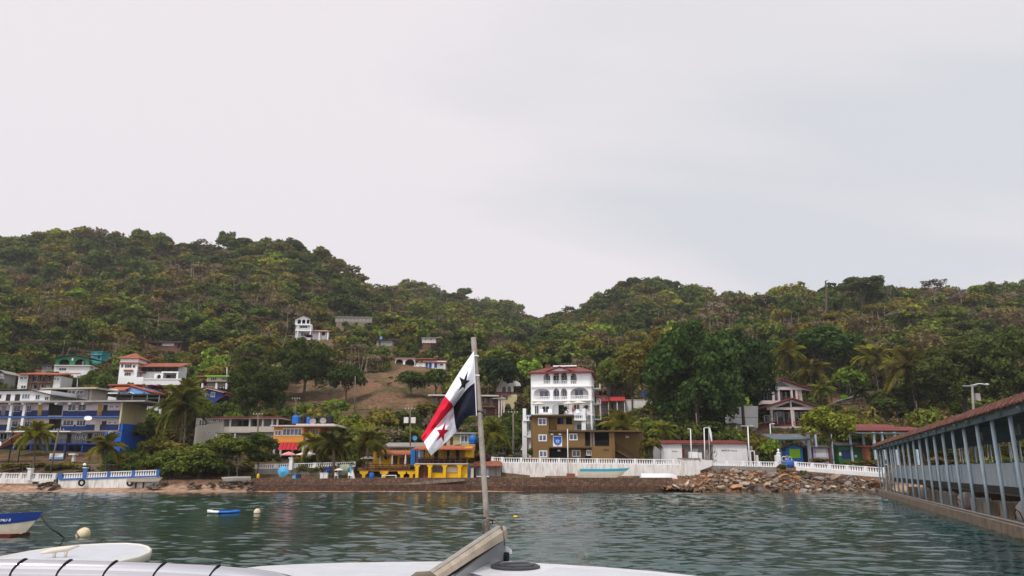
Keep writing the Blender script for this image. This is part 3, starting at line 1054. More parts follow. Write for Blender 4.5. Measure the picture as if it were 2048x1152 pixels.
b = Bld('house', 'white flat roofed block with dark doors right behind the hotel', 'house', 50, 802, 160, -8).keep(-10, 112, 780, 803)
b.box('wall', M['white'], -40, 100, 782, 804, 0, 8, down=6)
b.gable('roof', M['roof_dark'], [(-44, 781.5), (60, 780), (118, 794)], 0, 9, .16, .8)
for (a, c) in ((12, 21), (30, 40)): b.door(a, c, 788.5, 802, 'darkwood')
b.win(44, 60, 788, 798, 3, d=0, gm='screen'); b.win(71, 80, 789, 799.5, 2); b.win(89.5, 98, 793, 801, 2); b.win(-6, 4, 788, 798, 2)
b = Bld('house', 'grey house with thin flat roof slab and strip of dark windows', 'house', 150, 800, 168, -6).keep(85, 195, 774, 800)
b.box('wall', M['greywall'], 134, 176, 779, 800, 0, 5, down=8)
b.box('side_wall', M['beige'], 176.5, 183, 779, 800, 0.4, 6, down=8)
b.box('roof', M['beige'], 82, 193, 775, 778, -1.2, 7)
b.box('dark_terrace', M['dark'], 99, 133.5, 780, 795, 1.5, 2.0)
b.box('terrace_floor', M['greywall'], 97, 133.6, 795, 799, 0, 2.5, down=3)
for i in range(2): b.win(136 + 16 * i, 151 + 16 * i, 781, 788.5, 2)
b.posts([100, 117], 778, 795, .1, M['roof_dark'], .14)
b = Bld('house', 'two storey white house with orange tiled roof and brown pillars', 'house', 80, 780, 206, 6).keep(33, 126, 740, 780)
b.box('wall', M['white'], 36, 106, 749, 778, 1.6, 9, down=8)
b.box('wing', M['white'], 36.5, 55, 749, 778, 0, 1.55, down=6); b.box('wing', M['white'], 106.5, 121, 752, 778, .2, 7, down=6)
b.slab('roof', M['orange_tile'], 31, 125, 747.5, -1.2, 1.6, 9.5, .25)
b.box('balcony', M['brick'], 55.3, 106, 763.5, 766.5, 0, 1.56)
b.rail(55.5, 106, 759, 763.5, .05, M['brown'], 10, 2)
b.posts([57, 64, 80, 92, 105], 749, 780, .1, M['brick'], .42, 'pillar', 3)
for (a, c, t, u) in ((40, 47, 753, 758.5), (48, 54, 753, 758.5), (42, 52, 770.5, 777)): b.win(a, c, t, u, 2)
for (a, c, t, u) in ((66, 73, 753, 762), (75, 79, 752, 763), (82, 90, 753, 763), (95, 102, 752, 763), (68, 77, 770, 777), (83, 91, 770, 777)): b.win(a, c, t, u, 2, d=1.58, fm='brown')
b.win(108, 112, 755, 760, 1, d=.2); b.win(114, 118, 756, 761, 1, d=.2)
b = Bld('house', 'green gabled house with two wide arches above a white base', 'house', 150, 742, 232, 4).keep(110, 186, 708, 742)
b.arcade('wall', M['green'], 111, 178, 717, 731, [(118.5, 139, 730, 725, 718.5), (150, 170.5, 730, 725, 718.5)], 0, .4)
b.poly('gable_wall', M['green'], [(111, 717), (145, 711), (178, 717)], 0.02, .4)
b.gable('roof', M['roof_dark'], [(107, 716.5), (145, 709.5), (186, 717.5)], -.6, 8, .2, .3)
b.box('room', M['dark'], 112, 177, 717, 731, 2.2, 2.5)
b.box('base', M['white'], 109, 180, 731, 742, 0.3, 7, down=8); b.box('ledge', M['pinkwhite'], 108, 182, 730, 732, -.4, 2.0)
b.rail(119, 139, 727, 730.5, .1, M['darkwood'], 5, 2); b.rail(150, 170, 727, 730.5, .1, M['darkwood'], 5, 2)
b.win(118, 133, 735.5, 741.5, 3, d=.3); b.door(164, 168, 722, 730, 'white', 2.18)
b.box('lamp_box', M['white_clean'], 143.5, 146.5, 716, 721, -.2, .02)
b = Bld('house', 'low pale green house with dark slanted roof left of the arched house', 'house', 95, 740, 240, 0).keep(70, 110, 724, 740)
b.box('wall', M['greywall'], 84, 109, 729, 740, 0, 6, down=6); b.slab('roof', M['roof_dark'], 70, 111, 728, -1, .8, 7, .2)
b.win(88, 93, 731, 736, 2); b.win(96, 102, 731, 736, 2); b.door(104, 107, 731, 739)
b = Bld('shack', 'small bright teal shack with a dark roof edge among trees', 'shack', 193, 717, 256, -4).keep(180, 206, 699, 717)
b.box('wall', M['teal'], 182, 204, 703, 718, 0, 5, down=6); b.slab('roof', M['teal'], 181, 206, 703, -.4, .9, 5.5, .2)
b.box('ledge', M['roof_dark'], 181, 207, 710, 711, -.5, .1); b.win(190, 194, 704.5, 709, 2); b.win(184, 188, 712.5, 717, 2); b.door(196, 200, 711.5, 718, 'darkwood')
b = Bld('villa', 'white villa with square terracotta roofed tower and long tiled wing', 'villa', 300, 770, 218, 2).keep(230, 378, 705, 771)
b.box('tower', M['white_clean'], 239, 275, 716, 756, 0, 6, down=8)
b.hip('tower_roof', M['terracotta'], 234, 280, 716, 706.5, -.8, 6.8, .46)
b.box('tower_eave', M['terracotta'], 238, 276.5, 724.5, 727.5, -.5, 6.3)
b.win(242, 247, 728, 735.5, 1); b.win(249.5, 263.5, 728.5, 736, 3); b.win(265.5, 271, 729.5, 736, 1); b.win(248.5, 262, 745, 752, 3)
b.box('window_hood', M['terracotta'], 247, 264.5, 739, 742.5, -.7, .02)
b.box('wing_wall', M['white_clean'], 275, 357, 730, 758, 3, 9, down=8)
b.slab('wing_roof', M['terracotta'], 277, 363, 732, 0.2, 1.8, 7, .3)
b.box('dark_gallery', M['darkwood'], 279, 355, 732.5, 743, 2.6, 3.02)
b.posts([283, 296, 309, 322, 333, 345, 356], 732, 744, .5, M['darkwood'], .22)
b.box('gallery_parapet', M['white_clean'], 283, 330, 743.5, 757, 2.2, 2.95)
b.box('porch_roof', M['white_clean'], 323, 357, 743, 745.5, .3, 3)
b.posts([325, 355], 745, 760, .4, M['white_clean'], .5)
b.win(333, 352, 749, 758, 4, d=2.98, fm='darkwood')
b.door(279, 283, 746.5, 755, 'brown', 2.98); b.box('stair_hood', M['terracotta'], 275, 285, 742, 744.5, -.4, 2.2)
b.arcade('arch_wall', M['white_clean'], 308, 327, 747, 760, [(313.5, 321.5, 760, 753.5, 749)], .9, 1.4)
b.box('arch_inside', M['brick'], 312, 323, 748, 760, 1.9, 2.1)
b.box('terrace_wall', M['white'], 286, 366, 758, 771, -2.0, -1.4, down=4); b.box('terrace_cap', M['white_clean'], 285.5, 366.5, 757, 759, -2.2, -1.2)
b.box('garden_wall', M['white_clean'], 237, 286, 754, 768, -1.2, -.8, down=4); b.box('garden_wall', M['white_clean'], 366, 377, 759, 770, -1.0, -.5, down=4)
b = Bld('house', 'light blue house with layered orange tiled roofs below the villa', 'house', 260, 795, 192, -5).keep(217, 304, 764, 790)
b.box('wall', M['skyblue'], 219, 290, 776, 792, 1.0, 8, down=6)
b.box('front_wing', M['skyblue'], 219.5, 247, 780, 794, -1.0, .96, down=5)
b.slab('wing_roof', M['orange_tile'], 216.5, 248, 780, -1.8, 1.1, 1.2, .15)
b.box('top_wall', M['brick'], 220, 262, 768, 775, 3.0, 8)
b.slab('top_roof', M['orange_tile'], 216, 275, 768.5, 1.6, .5, 8.5, .25)
b.gable('gable_roof', M['orange_tile'], [(249, 790), (262, 772), (304, 785)], 0.2, 7, .3, .2)
b.poly('gable_wall', M['skyblue'], [(250, 792), (262, 774), (300, 786), (300, 792)], 0.4, .99)
b.win(225, 242, 782.5, 789, 3, d=-1.0); b.door(286, 290, 785, 792, 'navy', .4)
b.gable('porch_gable', M['white'], [(247, 790), (259, 784.5), (271, 790)], -.6, .3, .12, .1)
b = Bld('carport', 'long dark flat canopy on thin posts over a white wall', 'carport', 270, 818, 174, -3).keep(222, 322, 786, 818)
b.box('roof', M['roof_dark'], 202, 318, 787.5, 790, -1, 6)
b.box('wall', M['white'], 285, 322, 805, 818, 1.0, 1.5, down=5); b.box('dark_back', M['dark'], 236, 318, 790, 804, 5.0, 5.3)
b.box('parapet', M['roof_grey'], 232, 318, 794.5, 798, 2.0, 2.3)
b.posts([215, 234, 265, 295, 319], 789, 810, -.6, M['steel'], .16, 'post', 3)
b.box('rear_wall', M['white'], 184, 234, 778, 798, 7, 7.4, down=6)
b = Bld('stone_house', 'derelict house with long dark flat roof and pinkish stone wall', 'house', 330, 697, 290, 0).keep(294, 366, 680, 697)
b.box('wall', M['brick'], 312, 362, 686, 698, 0, 6, down=6); b.box('roof', M['roof_dark'], 294, 366, 682.5, 685.5, -1, 7)
b.door(355, 360, 688, 697, 'dark'); b.box('wall_patch', M['pinkwhite'], 325, 348, 686, 692, -.1, .02); b.win(316, 322, 687.5, 692, 2, fm='brown'); b.posts([297, 304], 685, 699, -.6, M['brown'], .2)
b = Bld('house', 'small grey shed house cut by the left picture edge', 'house', 5, 762, 205, 0).keep(-5, 12, 742, 764)
b.box('wall', M['greywall'], -20, 8, 746, 762, 0, 5, down=4); b.gable('roof', M['roof_grey'], [(-24, 748), (0, 741), (12, 748)], -.5, 6, .18); b.win(0, 5, 750, 756, 2); b.box('ledge', M['roof_grey'], -20, 10, 757, 758.5, -.4, .1)
b = Bld('low_roof', 'orange tiled roof of a low house beside the bougainvillea hedge', 'house', 370, 790, 196, 0).keep(338, 400, 776, 788)
b.slab('roof', M['orange_tile'], 336, 402, 784, -1, 1.1, 5, .2); b.box('wall', M['white'], 341, 398, 785, 796, 0, 5, down=4); b.win(350, 360, 787, 793, 2); b.door(372, 378, 787, 796)
b = Bld('house', 'pale house with lime green roof slab and deep open porch', 'house', 425, 780, 212, -2).keep(392, 458, 746, 780)
b.box('wall', M['cream'], 414, 455, 753, 763, 0, 6, down=1); b.box('roof', M['lime'], 411, 458, 750.8, 753, -1, 7)
b.slab('side_roof', M['terracotta'], 393, 413, 752, 0, .9, 6, .2); b.box('porch_floor', M['roof_dark'], 396, 458, 763, 765, -1.4, 6)
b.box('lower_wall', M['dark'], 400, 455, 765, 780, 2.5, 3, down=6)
b.posts([405, 433, 453], 765, 778, -1.2, M['white'], .5); b.rail(405, 453, 772, 778, -1.2, M['white'], 8, 2)
b.win(421, 434, 754.5, 761, 3); b.win(442, 454, 754.5, 761, 3); b.win(416, 428, 768, 774, 2, d=2.48)
b = Bld('house', 'deep blue gabled house with white trimmed eaves beside the big dark tree', 'house', 430, 805, 194, 8).keep(398, 462, 774, 802)
b.box('wall', M['blue'], 400, 446, 784, 802, 0.4, 7, down=6); b.poly('gable_wall', M['blue'], [(400, 785), (414, 777), (446, 785)], .42, .9)
b.gable('roof', M['orange_tile'], [(380, 784), (414, 775.5), (456, 786)], 0.3, 7, .22, .8); b.gable('eave_trim', M['white_clean'], [(396, 784.6), (414, 777.2), (448, 785.4)], -.48, .28, .1)
b.win(422, 430, 784, 794, 2, d=.4, fm='white_clean'); b.win(405, 412, 786, 793, 2, d=.4, fm='white_clean')
b.gable('porch_roof', M['red_roof'], [(430, 804), (452, 790), (464, 795)], -2.5, 2, .2)
# ------------------------------------------------------------------ centre: cream house, orange house, restaurants, hillside houses
b = Bld('house', 'long cream two storey house with open upper gallery', 'house', 470, 885, 152, -3).keep(390, 558, 828, 884)
b.box('wall', M['beige'], 391, 447, 836, 866, 0, 8, down=5)
b.box('roof', M['rust_roof'], 414, 559, 832.5, 835.5, -1, 9); b.box('roof_edge', M['beige'], 413, 559.5, 835.5, 837.5, -.8, 8.5)
b.box('gallery_back', M['greywall'], 447.5, 550, 837, 854, 2.6, 3); b.box('gallery_parapet', M['beige'], 447.2, 549, 853, 862, 0, 2.6, down=.2)
b.box('lower_wall', M['beige'], 447.2, 549, 862.6, 884, 1.2, 8, down=4)
b.win(398, 415, 839, 852, 3); b.win(425, 433, 838, 844, 2); b.win(437, 445, 838, 844, 2); b.win(415, 424, 864, 867.5, 2); b.win(429, 440, 862, 867, 3)
for (a, c) in ((449, 459), (475, 484), (486, 497), (506, 514)): b.win(a, c, 840, 853, 1, d=2.58, fm='brown')
b.posts([461, 500, 526, 545, 555], 837, 853, .1, M['white'], .3, 'gallery_post')
b.box('lean_to_roof', M['roof_grey'], 430, 500, 864, 866, -2.5, 1); b.posts([433, 470], 866, 884, -2.3, M['white'], .3, 'post', 2)
b.win(538, 548, 873, 882, 2, d=1.2); b.win(505, 520, 868, 880, 2, d=1.2)
b = Bld('house', 'orange house with wide windows and red awnings', 'house', 600, 920, 141, -2).keep(546, 672, 846, 905)
b.box('wall', M['orange'], 547, 607, 853, 886, 0, 8)
b.box('side_wall', M['orange'], 607.2, 640, 853, 875, 2.5, 8, down=3)
b.box('roof', M['pinkwhite'], 540, 672, 850, 852.5, -1.2, 9); b.box('roof_slab', M['pinkwhite'], 592, 668, 847.5, 849.7, 1, 8)
b.win(549, 563, 860.5, 871.5, 2, fm='white_clean', gm='screen', fw=.14); b.win(565, 604, 857, 871.5, 5, fm='white_clean', gm='screen', fw=.14)
b.win(620, 637, 859, 869, 3, d=2.5, gm='screen')
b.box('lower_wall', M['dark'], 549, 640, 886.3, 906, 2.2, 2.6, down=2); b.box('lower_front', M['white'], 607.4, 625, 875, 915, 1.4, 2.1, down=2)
b.posts([549, 562, 585, 606], 886.2, 918, 0.2, M['pinkwhite'], .35, 'pillar', 1.5)
x = 560
for k in range(5):
    x0, x1, zb, zt = b.rect(560 + 7.8 * k, 567 + 7.8 * k, 885, 900, -.2)
    MB().add([(x0, -.1, zt), (x1, -.1, zt), (x1, -1.3, zb), (x0, -1.3, zb), (x0, -.04, zt + .06), (x1, -.04, zt + .06), (x1, -1.26, zb + .07), (x0, -1.26, zb + .07)], [(0, 1, 2, 3), (4, 7, 6, 5), (0, 4, 5, 1), (2, 6, 7, 3), (1, 5, 6, 2), (0, 3, 7, 4)]).build('awning_panel', M['red'], b.e)
# roof tanks
TK = [(591.5, 15, 16, 'tankblue', 'big blue water tank at the left end of the orange house roof'), (606.5, 10, 16, 'tankblack', 'black water tank between two blue tanks on the orange roof'), (617, 9.5, 12, 'tankblue', 'small blue water tank in the middle of the roof tank row'), (629, 13, 13, 'tankblack', 'black water tank just right of the small blue tank'), (644, 14, 14, 'tankblack', 'black water tank behind the roof satellite dish'), (659, 14, 16.5, 'tankblack', 'black water tank at the right end of the roof tank row')]
for (x, wd, ht, m, lab) in TK:
    p = P(x, 847.3, 146)
    r = wd / 2 * 146 / F
    h = ht * 146 / F
    o = empty('water_tank', p, lab, 'water tank', 0, 'water tanks on the orange house roof')
    MB().lathe([(r * .96, 0), (r, h * .04), (r, h * .25), (r * .96, h * .28), (r, h * .31), (r, h * .55), (r * .96, h * .58), (r, h * .61), (r, h * .84), (r * .75, h * .96), (r * .35, h * 1.0)], 14).build('tank', M[m], o, smooth=True)
    MB().lathe([(r * .3, h * 1.0), (r * .3, h * 1.05), (r * .1, h * 1.07)], 10).build('lid', M[m], o)
for (x, y, lab) in ((646, 843.5, 'grey satellite dish tilted up before the black roof tanks'), (625.5, 845, 'small round dish on the orange house roof by the tanks')):
    p = P(x, y, 143)
    o = empty('satellite_dish', p, lab, 'satellite dish')
    MB().lathe([(.02, -.16), (.4, -.1), (.62, .02), (.58, .03), (.4, -.05), (.02, -.1)], 14).xform(Matrix.Translation((0, 0, .2)) @ Matrix.Rotation(.5, 4, 'Y') @ Matrix.Rotation(1.1, 4, 'X')).build('dish', M['roof_grey'], o, smooth=True)
    MB().tube([(0, .3, -.4), (0, .1, .2)], .04).build('mast', M['steel'], o)

b = Bld('villa', 'small white hillside villa with arched gable tower and tiled wing', 'villa', 625, 672, 322, 3).keep(585, 662, 626, 690)
b.arcade('tower_front', M['white_clean'], 590, 620, 639, 648, [(595, 602, 647.5, 642, 638.5), (604, 611, 647.5, 642, 638.5), (613, 619, 647.5, 642, 638.5)], 0, .5)
b.poly('gable_wall', M['white_clean'], [(590, 639), (607, 631.5), (621, 638), (620, 639)], 0.02, .5)
b.box('tower_back', M['darkwood'], 590.5, 620, 637, 649, 2, 2.4); b.gable('roof', M['brown'], [(586, 638.8), (607, 629.5), (625, 638.5)], -.8, 5, .3, .4)
b.box('tower', M['white'], 591, 621, 649, 675, 1.2, 6, down=8); b.box('balcony_floor', M['white_clean'], 590, 623, 648.2, 650, -.6, 2.4); b.box('balcony_floor', M['white_clean'], 590, 623, 660.5, 662, -.6, 2.4)
b.posts([596.5, 622], 650, 675, -.5, M['white_clean'], .4, 'post', 4); b.balu(597, 621, 656.5, 660.5, -.4, M['white_clean'], .4, .16)
b.win(600, 615, 651.5, 656.5, 3, d=1.2); b.win(602, 618, 665, 672, 3, d=1.2)
b.box('wing_wall', M['white'], 624, 655, 661, 671, 1.5, 6, down=6); b.slab('wing_roof', M['terracotta'], 623.5, 659, 662, -.5, 1.6, 6.5, .3)
b.posts([639, 656], 662, 676, -.2, M['white_clean'], .5, 'post', 4); b.door(644, 650, 664, 671, 'dark', 1.5)
b = Bld('ruin', 'roofless weathered grey concrete wall with rows of openings on the hill', 'ruin', 705, 655, 352, 4).keep(668, 746, 632, 646)
b.box('wall', M['concrete'], 670, 744, 635, 645, 0, .6, down=0); b.box('upper_ledge', M['concrete'], 669, 740, 633.3, 635, -.4, 1)
b.box('lower_wall', M['conc_dark'], 672, 735, 645.3, 652, .1, .7, down=5)
for i in range(9): b.door(673 + 7.6 * i, 677 + 7.6 * i, 637.5, 642.5, 'greywall')
b = Bld('house', 'small grey block house with flat roof among trees on the slope', 'house', 770, 690, 322, 0).keep(751, 790, 674, 692)
b.box('wall', M['greywall'], 753, 785, 680, 692, 0, 5, down=6); b.slab('roof', M['roof_dark'], 750, 788, 679.5, -.8, .6, 6, .25); b.win(766, 770, 683, 688, 2); b.win(776, 781, 683, 688, 2); b.door(758, 761, 683, 691)
o = empty('water_tank', P(762, 679, 323), 'pale water tank on the small grey hillside house roof', 'water tank')
MB().lathe([(.6, 0), (.6, 1.0), (.3, 1.3)], 10).build('tank', M['skyblue'], o); MB().lathe([(.25, 1.3), (.25, 1.4)], 8).build('lid', M['tankblue'], o)
b = Bld('house', 'little white house with low shed roof high on the slope', 'house', 860, 690, 315, 2).keep(840, 882, 670, 695)
b.box('wall', M['pinkwhite'], 844, 872, 675, 686, 0, 5); b.slab('roof', M['roof_grey'], 842, 882, 674.8, -.6, .5, 6, .25); b.win(849, 853, 677, 681, 2); b.win(860, 864, 677, 681, 2); b.box('base', M['brick'], 845, 862, 686.3, 692, .3, 5, down=4); b.posts([880], 676, 688, -.3, M['brown'], .2)
b = Bld('house', 'white arcaded house with tiled roofs and bright blue doors', 'house', 840, 740, 268, 3).keep(785, 895, 708, 745)
b.arcade('arcade', M['white_clean'], 790, 830, 716, 733, [(791.5, 806, 730, 724, 718.5), (810, 829, 733, 726, 718.5)], 0, .7)
b.box('arcade_back', M['darkwood'], 791, 830, 716, 733, 3, 3.3); b.slab('arcade_roof', M['orange_tile'], 786, 872, 716.5, -.6, .7, 5, .25)
b.box('wall', M['white_clean'], 846, 892, 722, 736, 1.0, 6, down=5); b.slab('roof', M['terracotta'], 836, 894, 724, 0, 1.5, 6, .3)
b.poly('gable_wall', M['white_clean'], [(826, 736), (838, 722), (850, 727), (850, 736)], .6, 1.0)
b.box('terrace', M['white_clean'], 824, 850, 734, 738, -2, .5, down=4); b.rail(826, 850, 731.5, 734, -1.9, M['white_clean'], 5, 2)
for (a, c) in ((851.5, 855.5), (858, 863), (869, 874)): b.door(a, c, 725.5, 735.5, 'bright_blue', 1.0)
b.posts([848, 866.5, 889], 724, 737, .2, M['white_clean'], .4)
b.win(880, 886, 727, 731.5, 2, d=1.0)
b = Bld('house', 'brick brown house with pale roof seen behind the flag', 'house', 930, 830, 200, 5).keep(858, 1000, 784, 828)
b.box('wall', M['brick'], 862, 1000, 790, 830, 1.8, 8, down=6)
b.slab('roof', M['beige'], 856, 998, 790, -.8, 1.0, 8.5, .3); b.box('balcony', M['brick'], 860, 990, 811, 814, -.2, 1.8); b.rail(861, 988, 806.5, 811, -.1, M['brown'], 20, 3)
b.posts([863, 875, 905, 935, 965, 992], 790, 811, 0, M['brick'], .4, 'pillar'); b.posts([863, 905, 965, 992], 814, 830, 0, M['brick'], .4, 'pillar', 3)
for (a, c, t, u) in ((865, 873, 796, 808), (968, 974, 797, 806), (980, 986, 796, 811), (966, 972, 818, 828), (880, 892, 797, 808)): b.win(a, c, t, u, 2, d=1.8, fm='beige')
b.slab('end_roof', M['roof_grey'], 985, 1012, 796, -1.5, .8, 5, .25); b.posts([998, 1003, 1008], 797, 830, -1.2, M['pinkwhite'], .35, 'post', 2)
b = Bld('house', 'small cream yellow house with one dark window beside the ruin', 'house', 1018, 812, 208, 6).keep(1000, 1036, 783, 808)
b.box('wall', M['cream'], 1002, 1034, 789, 807, 0, 5, down=5); b.win(1005, 1015.5, 791, 799, 2, fm='brown'); b.slab('roof', M['red_roof'], 996, 1022, 787, -.5, .5, 5, .25); b.box('stone_base', M['brick'], 1003, 1033, 807.2, 814, .2, 4.8, down=5)
b = Bld('ruin', 'crumbling white church gable with grey arched base', 'ruin', 1015, 787, 228, 3).keep(993, 1042, 742, 788)
b.poly('gable', M['white_stain'], [(996, 772), (1000, 764), (1006, 752), (1013, 744), (1020, 750), (1030, 760), (1040, 766), (1042, 772)], 0, .8)
b.arcade('base_wall', M['white_stain'], 993, 1027, 772, 784, [(1004, 1012, 784, 777, 773), (1015, 1022, 784, 777, 773)], 0.1, .8)
b.box('inner_wall', M['greywall'], 996, 1027, 772.3, 784, 1.2, 1.6, down=3); b.box('roof_strip', M['red_roof'], 993, 1022, 784, 787, -1, 2); b.posts([1013.5], 750, 771, -.12, M['greywall'], .1, 'crack_pipe')

# yellow restaurant, lower part with timber deck
b = Bld('restaurant', 'yellow restaurant with red tiled roof and timber deck on yellow piers', 'restaurant', 780, 957, 124).keep(722, 834, 884, 957)
b.box('wall', M['yellow'], 746, 820, 903, 935, 5, 11); b.slab('roof', M['terracotta'], 753, 822, 908, 3.2, .8, 7, .2)
b.box('upper_wall', M['yellow'], 772, 820, 892, 903, 8.0, 12, down=1); b.slab('upper_roof', M['roof_grey'], 765, 850, 892, 6.6, .8, 13, .2)
b.win(778, 812, 896, 900.5, 5, d=8.0, gm='screen')
for (a, c, t, u) in ((754, 766, 911.5, 915.5), (802, 815, 909, 913)): b.win(a, c, t, u, 2, d=5, fm='darkwood')
b.door(785, 795, 912, 930, 'brown', 5); b.box('bar_counter', M['brown'], 799, 819, 915, 928, 4.2, 5.0)
MB().lathe([(.42, -.02), (.42, .04)], 12).xform(Matrix.Translation((b.L(773, 914, 4.95)[0], 4.97, b.L(773, 914, 5)[1])) @ Matrix.Rotation(PI / 2, 4, 'X')).build('wall_plaque', M['darkwood'], b.e)
b.box('deck', M['terracotta'], 714, 832, 939.5, 941, 0, 5.2); b.box('deck_beam', M['yellow'], 723, 832, 941.2, 943, .3, .7)
for x in (727.5, 768, 804, 822.5):
    lx, zt = b.L(x, 941.2, .1); zb = b.L(x, 957, .1)[1]
    MB().prism([(lx - .75, zt), (lx + .75, zt), (lx + .6, zt - .5), (lx + .28, zt - .6), (lx + .22, zb - .6), (lx - .22, zb - .6), (lx - .28, zt - .6), (lx - .6, zt - .5)], .1, .9).build('deck_pier', M['yellow'], b.e)
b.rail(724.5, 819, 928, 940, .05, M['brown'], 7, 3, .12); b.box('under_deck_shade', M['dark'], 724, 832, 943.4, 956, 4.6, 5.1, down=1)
b.rail(764, 792, 950, 956, -.6, M['white_clean'], 1, 1, .12, 'white_frame')
b.box('blue_panel', M['kioskblue'], 821, 830, 897, 930, 2.5, 6); b.box('stair', M['conc_dark'], 828, 831.5, 935, 957, .5, 3)

b = Bld('restaurant', 'two storey yellow restaurant with terracotta roof and open upper terrace', 'restaurant', 885, 957, 122).keep(830, 948, 888, 957)
b.box('ground_wall', M['yellow'], 862, 935, 930, 957, 0.6, 9, down=1.5)
b.box('terrace_floor', M['pinkwhite'], 830, 935.5, 926.5, 928.6, -.3, 9.1); b.box('floor_beam', M['yellow'], 831, 935, 928.8, 930, .2, .9)
b.box('back_wall', M['yellow'], 850, 933, 893, 926.4, 5, 9); b.box('end_wall', M['yellow'], 930, 944.5, 893, 915, 1.2, 8); b.box('left_blue_wall', M['skyblue'], 832, 849.8, 896, 926.4, 5, 9)
b.slab('roof', M['orange_tile'], 825, 946, 897, -1.4, .75, 8, .2)
for x in (834, 859.5, 889, 919):
    lx, zt = b.L(x, 928.7, -.3); zb = b.L(x, 957, .1)[1]
    MB().prism([(lx - .5, zt), (lx + .5, zt), (lx + .45, zt - .3), (lx + .26, zt - .4), (lx + .22, zb - .8), (lx - .22, zb - .8), (lx - .26, zt - .4), (lx - .45, zt - .3)], -.2, .58).build('pillar', M['yellow'], b.e)
b.posts([835, 849, 860, 890, 919.5], 897, 926.5, -.2, M['brown'], .13, 'terrace_post'); b.rail(832, 934, 914, 926.5, -.25, M['brown'], 9, 2, .12)
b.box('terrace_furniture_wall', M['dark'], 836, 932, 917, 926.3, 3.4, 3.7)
for (a, c) in ((868, 876), (893, 899)): b.door(a, c, 900, 926, 'darkwood', 5)
b.win(886, 897, 896, 900.5, 2, d=5, fm='darkwood'); b.win(839, 846, 899, 916, 2, d=5, fm='white_clean'); b.door(911, 919, 899, 926, 'darkwood', 5)
for x in (881, 901, 931): # lit lamps of the terrace are white globes
    lx, lz = b.L(x, 909, 4.8)
    MB().lathe([(.05, -.16), (.16, -.06), (.16, .06), (.05, .16)], 8, (lx, 4.75, lz)).build('globe_lamp', M['white_clean'], b.e)
# lattice door, grille and shutter of the ground floor
x0, x1, z0, z1 = b.rect(837, 861, 931, 956, .7)
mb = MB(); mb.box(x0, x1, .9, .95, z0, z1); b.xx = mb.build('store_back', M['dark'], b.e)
mb = MB(); st = .42; k = -8
while k < 8:
    for sg in (1, -1):
        pts = []
        for i in range(2):
            z = (z0, z1)[i]; pts.append((x0 + (x1 - x0) * .5 + k * st + sg * (z - (z0 + z1) / 2), z))
        (xa, za), (xb, zb) = pts
        # clip to the frame
        def cl(xa, za, xb, zb):
            t0, t1 = 0, 1
            dx = xb - xa
            for lim, s_ in ((x0, 1), (x1, -1)):
                p = -s_ * dx; q = s_ * (xa - lim)
                if abs(p) < 1e-9:
                    if q < 0: return None
                elif p < 0: t0 = max(t0, q / p)
                else: t1 = min(t1, q / p)
            if t0 >= t1 - .02: return None
            return xa + dx * t0, za + (zb - za) * t0, xa + dx * t1, za + (zb - za) * t1
        c = cl(xa, za, xb, zb)
        if c: mb.tube([(c[0], .72 + .02 * sg, c[1]), (c[2], .72 + .02 * sg, c[3])], .055, 4)
    k += 1
mb.box(x0, x0 + .1, .66, .8, z0, z1); mb.box(x1 - .1, x1, .66, .8, z0, z1); mb.box((x0 + x1) / 2 - .06, (x0 + x1) / 2 + .06, .65, .8, z0, z1)
mb.build('lattice_gate', M['terracotta'], b.e)
b.win(865, 890, 932.5, 945, 4, 3, d=.6, fm='brown', gm='screen', name='grille_window', fw=.1); b.win(893, 921, 934, 945, 2, d=.6, fm='beige', gm='glass', name='shutter_window'); b.box('shutter', M['canvas'], 894, 920, 934.6, 944.6, .5, .62)
b.box('blue_pipe', M['tankblue'], 936.5, 940.5, 931, 957, 1, 1.6, down=1); b.box('meter_cabinet', M['canvas'], 941.5, 947, 936, 957, .8, 1.4, down=1)
# sun umbrellas on the deck (closed)
for (x, lab) in ((759.5, 'folded pale parasol at the left end of the timber deck'), (783.5, 'folded pale parasol in the middle of the timber deck'), (810.5, 'folded pale parasol near the bar counter on the deck')):
    o = empty('parasol', P(x, 936, 126.5), lab, 'parasol', 0, 'folded parasols on the restaurant deck')
    h = 25 * 126 / F
    MB().lathe([(.1, h * .1), (.2, h * .3), (.17, h * .6), (.1, h * .88), (.03, h)], 9).build('canopy', M['canvas'], o, smooth=True); MB().tube([(0, 0, -.3), (0, 0, h * .3)], .04).build('pole', M['brown'], o)
b = Bld('house', 'cream upper house behind the yellow restaurant with one curtained window', 'house', 915, 895, 148, 2).keep(885, 952, 862, 892)
b.box('wall', M['cream'], 893, 950, 869, 892, 0, 7, down=4); b.box('roof', M['roof_grey'], 888, 953, 864.5, 868, -.8, 7.5); b.win(921, 936, 870.5, 885, 2, fm='white_clean', gm='screen', fw=.14); b.box('downpipe', M['white_clean'], 920, 921.3, 864, 888, -.3, -.1); b.door(900, 906, 874, 890, 'brown')
o = empty('water_tank', P(946, 888, 146), 'ribbed blue water tank beside the cream house window', 'water tank')
MB().lathe([(.75, 0), (.78, .3), (.74, .35), (.78, .4), (.78, 1.1), (.5, 1.6), (.2, 1.75)], 14).build('tank', M['tankblue'], o, smooth=True); MB().lathe([(.2, 1.75), (.2, 1.9)], 8).build('lid', M['tankblue'], o)
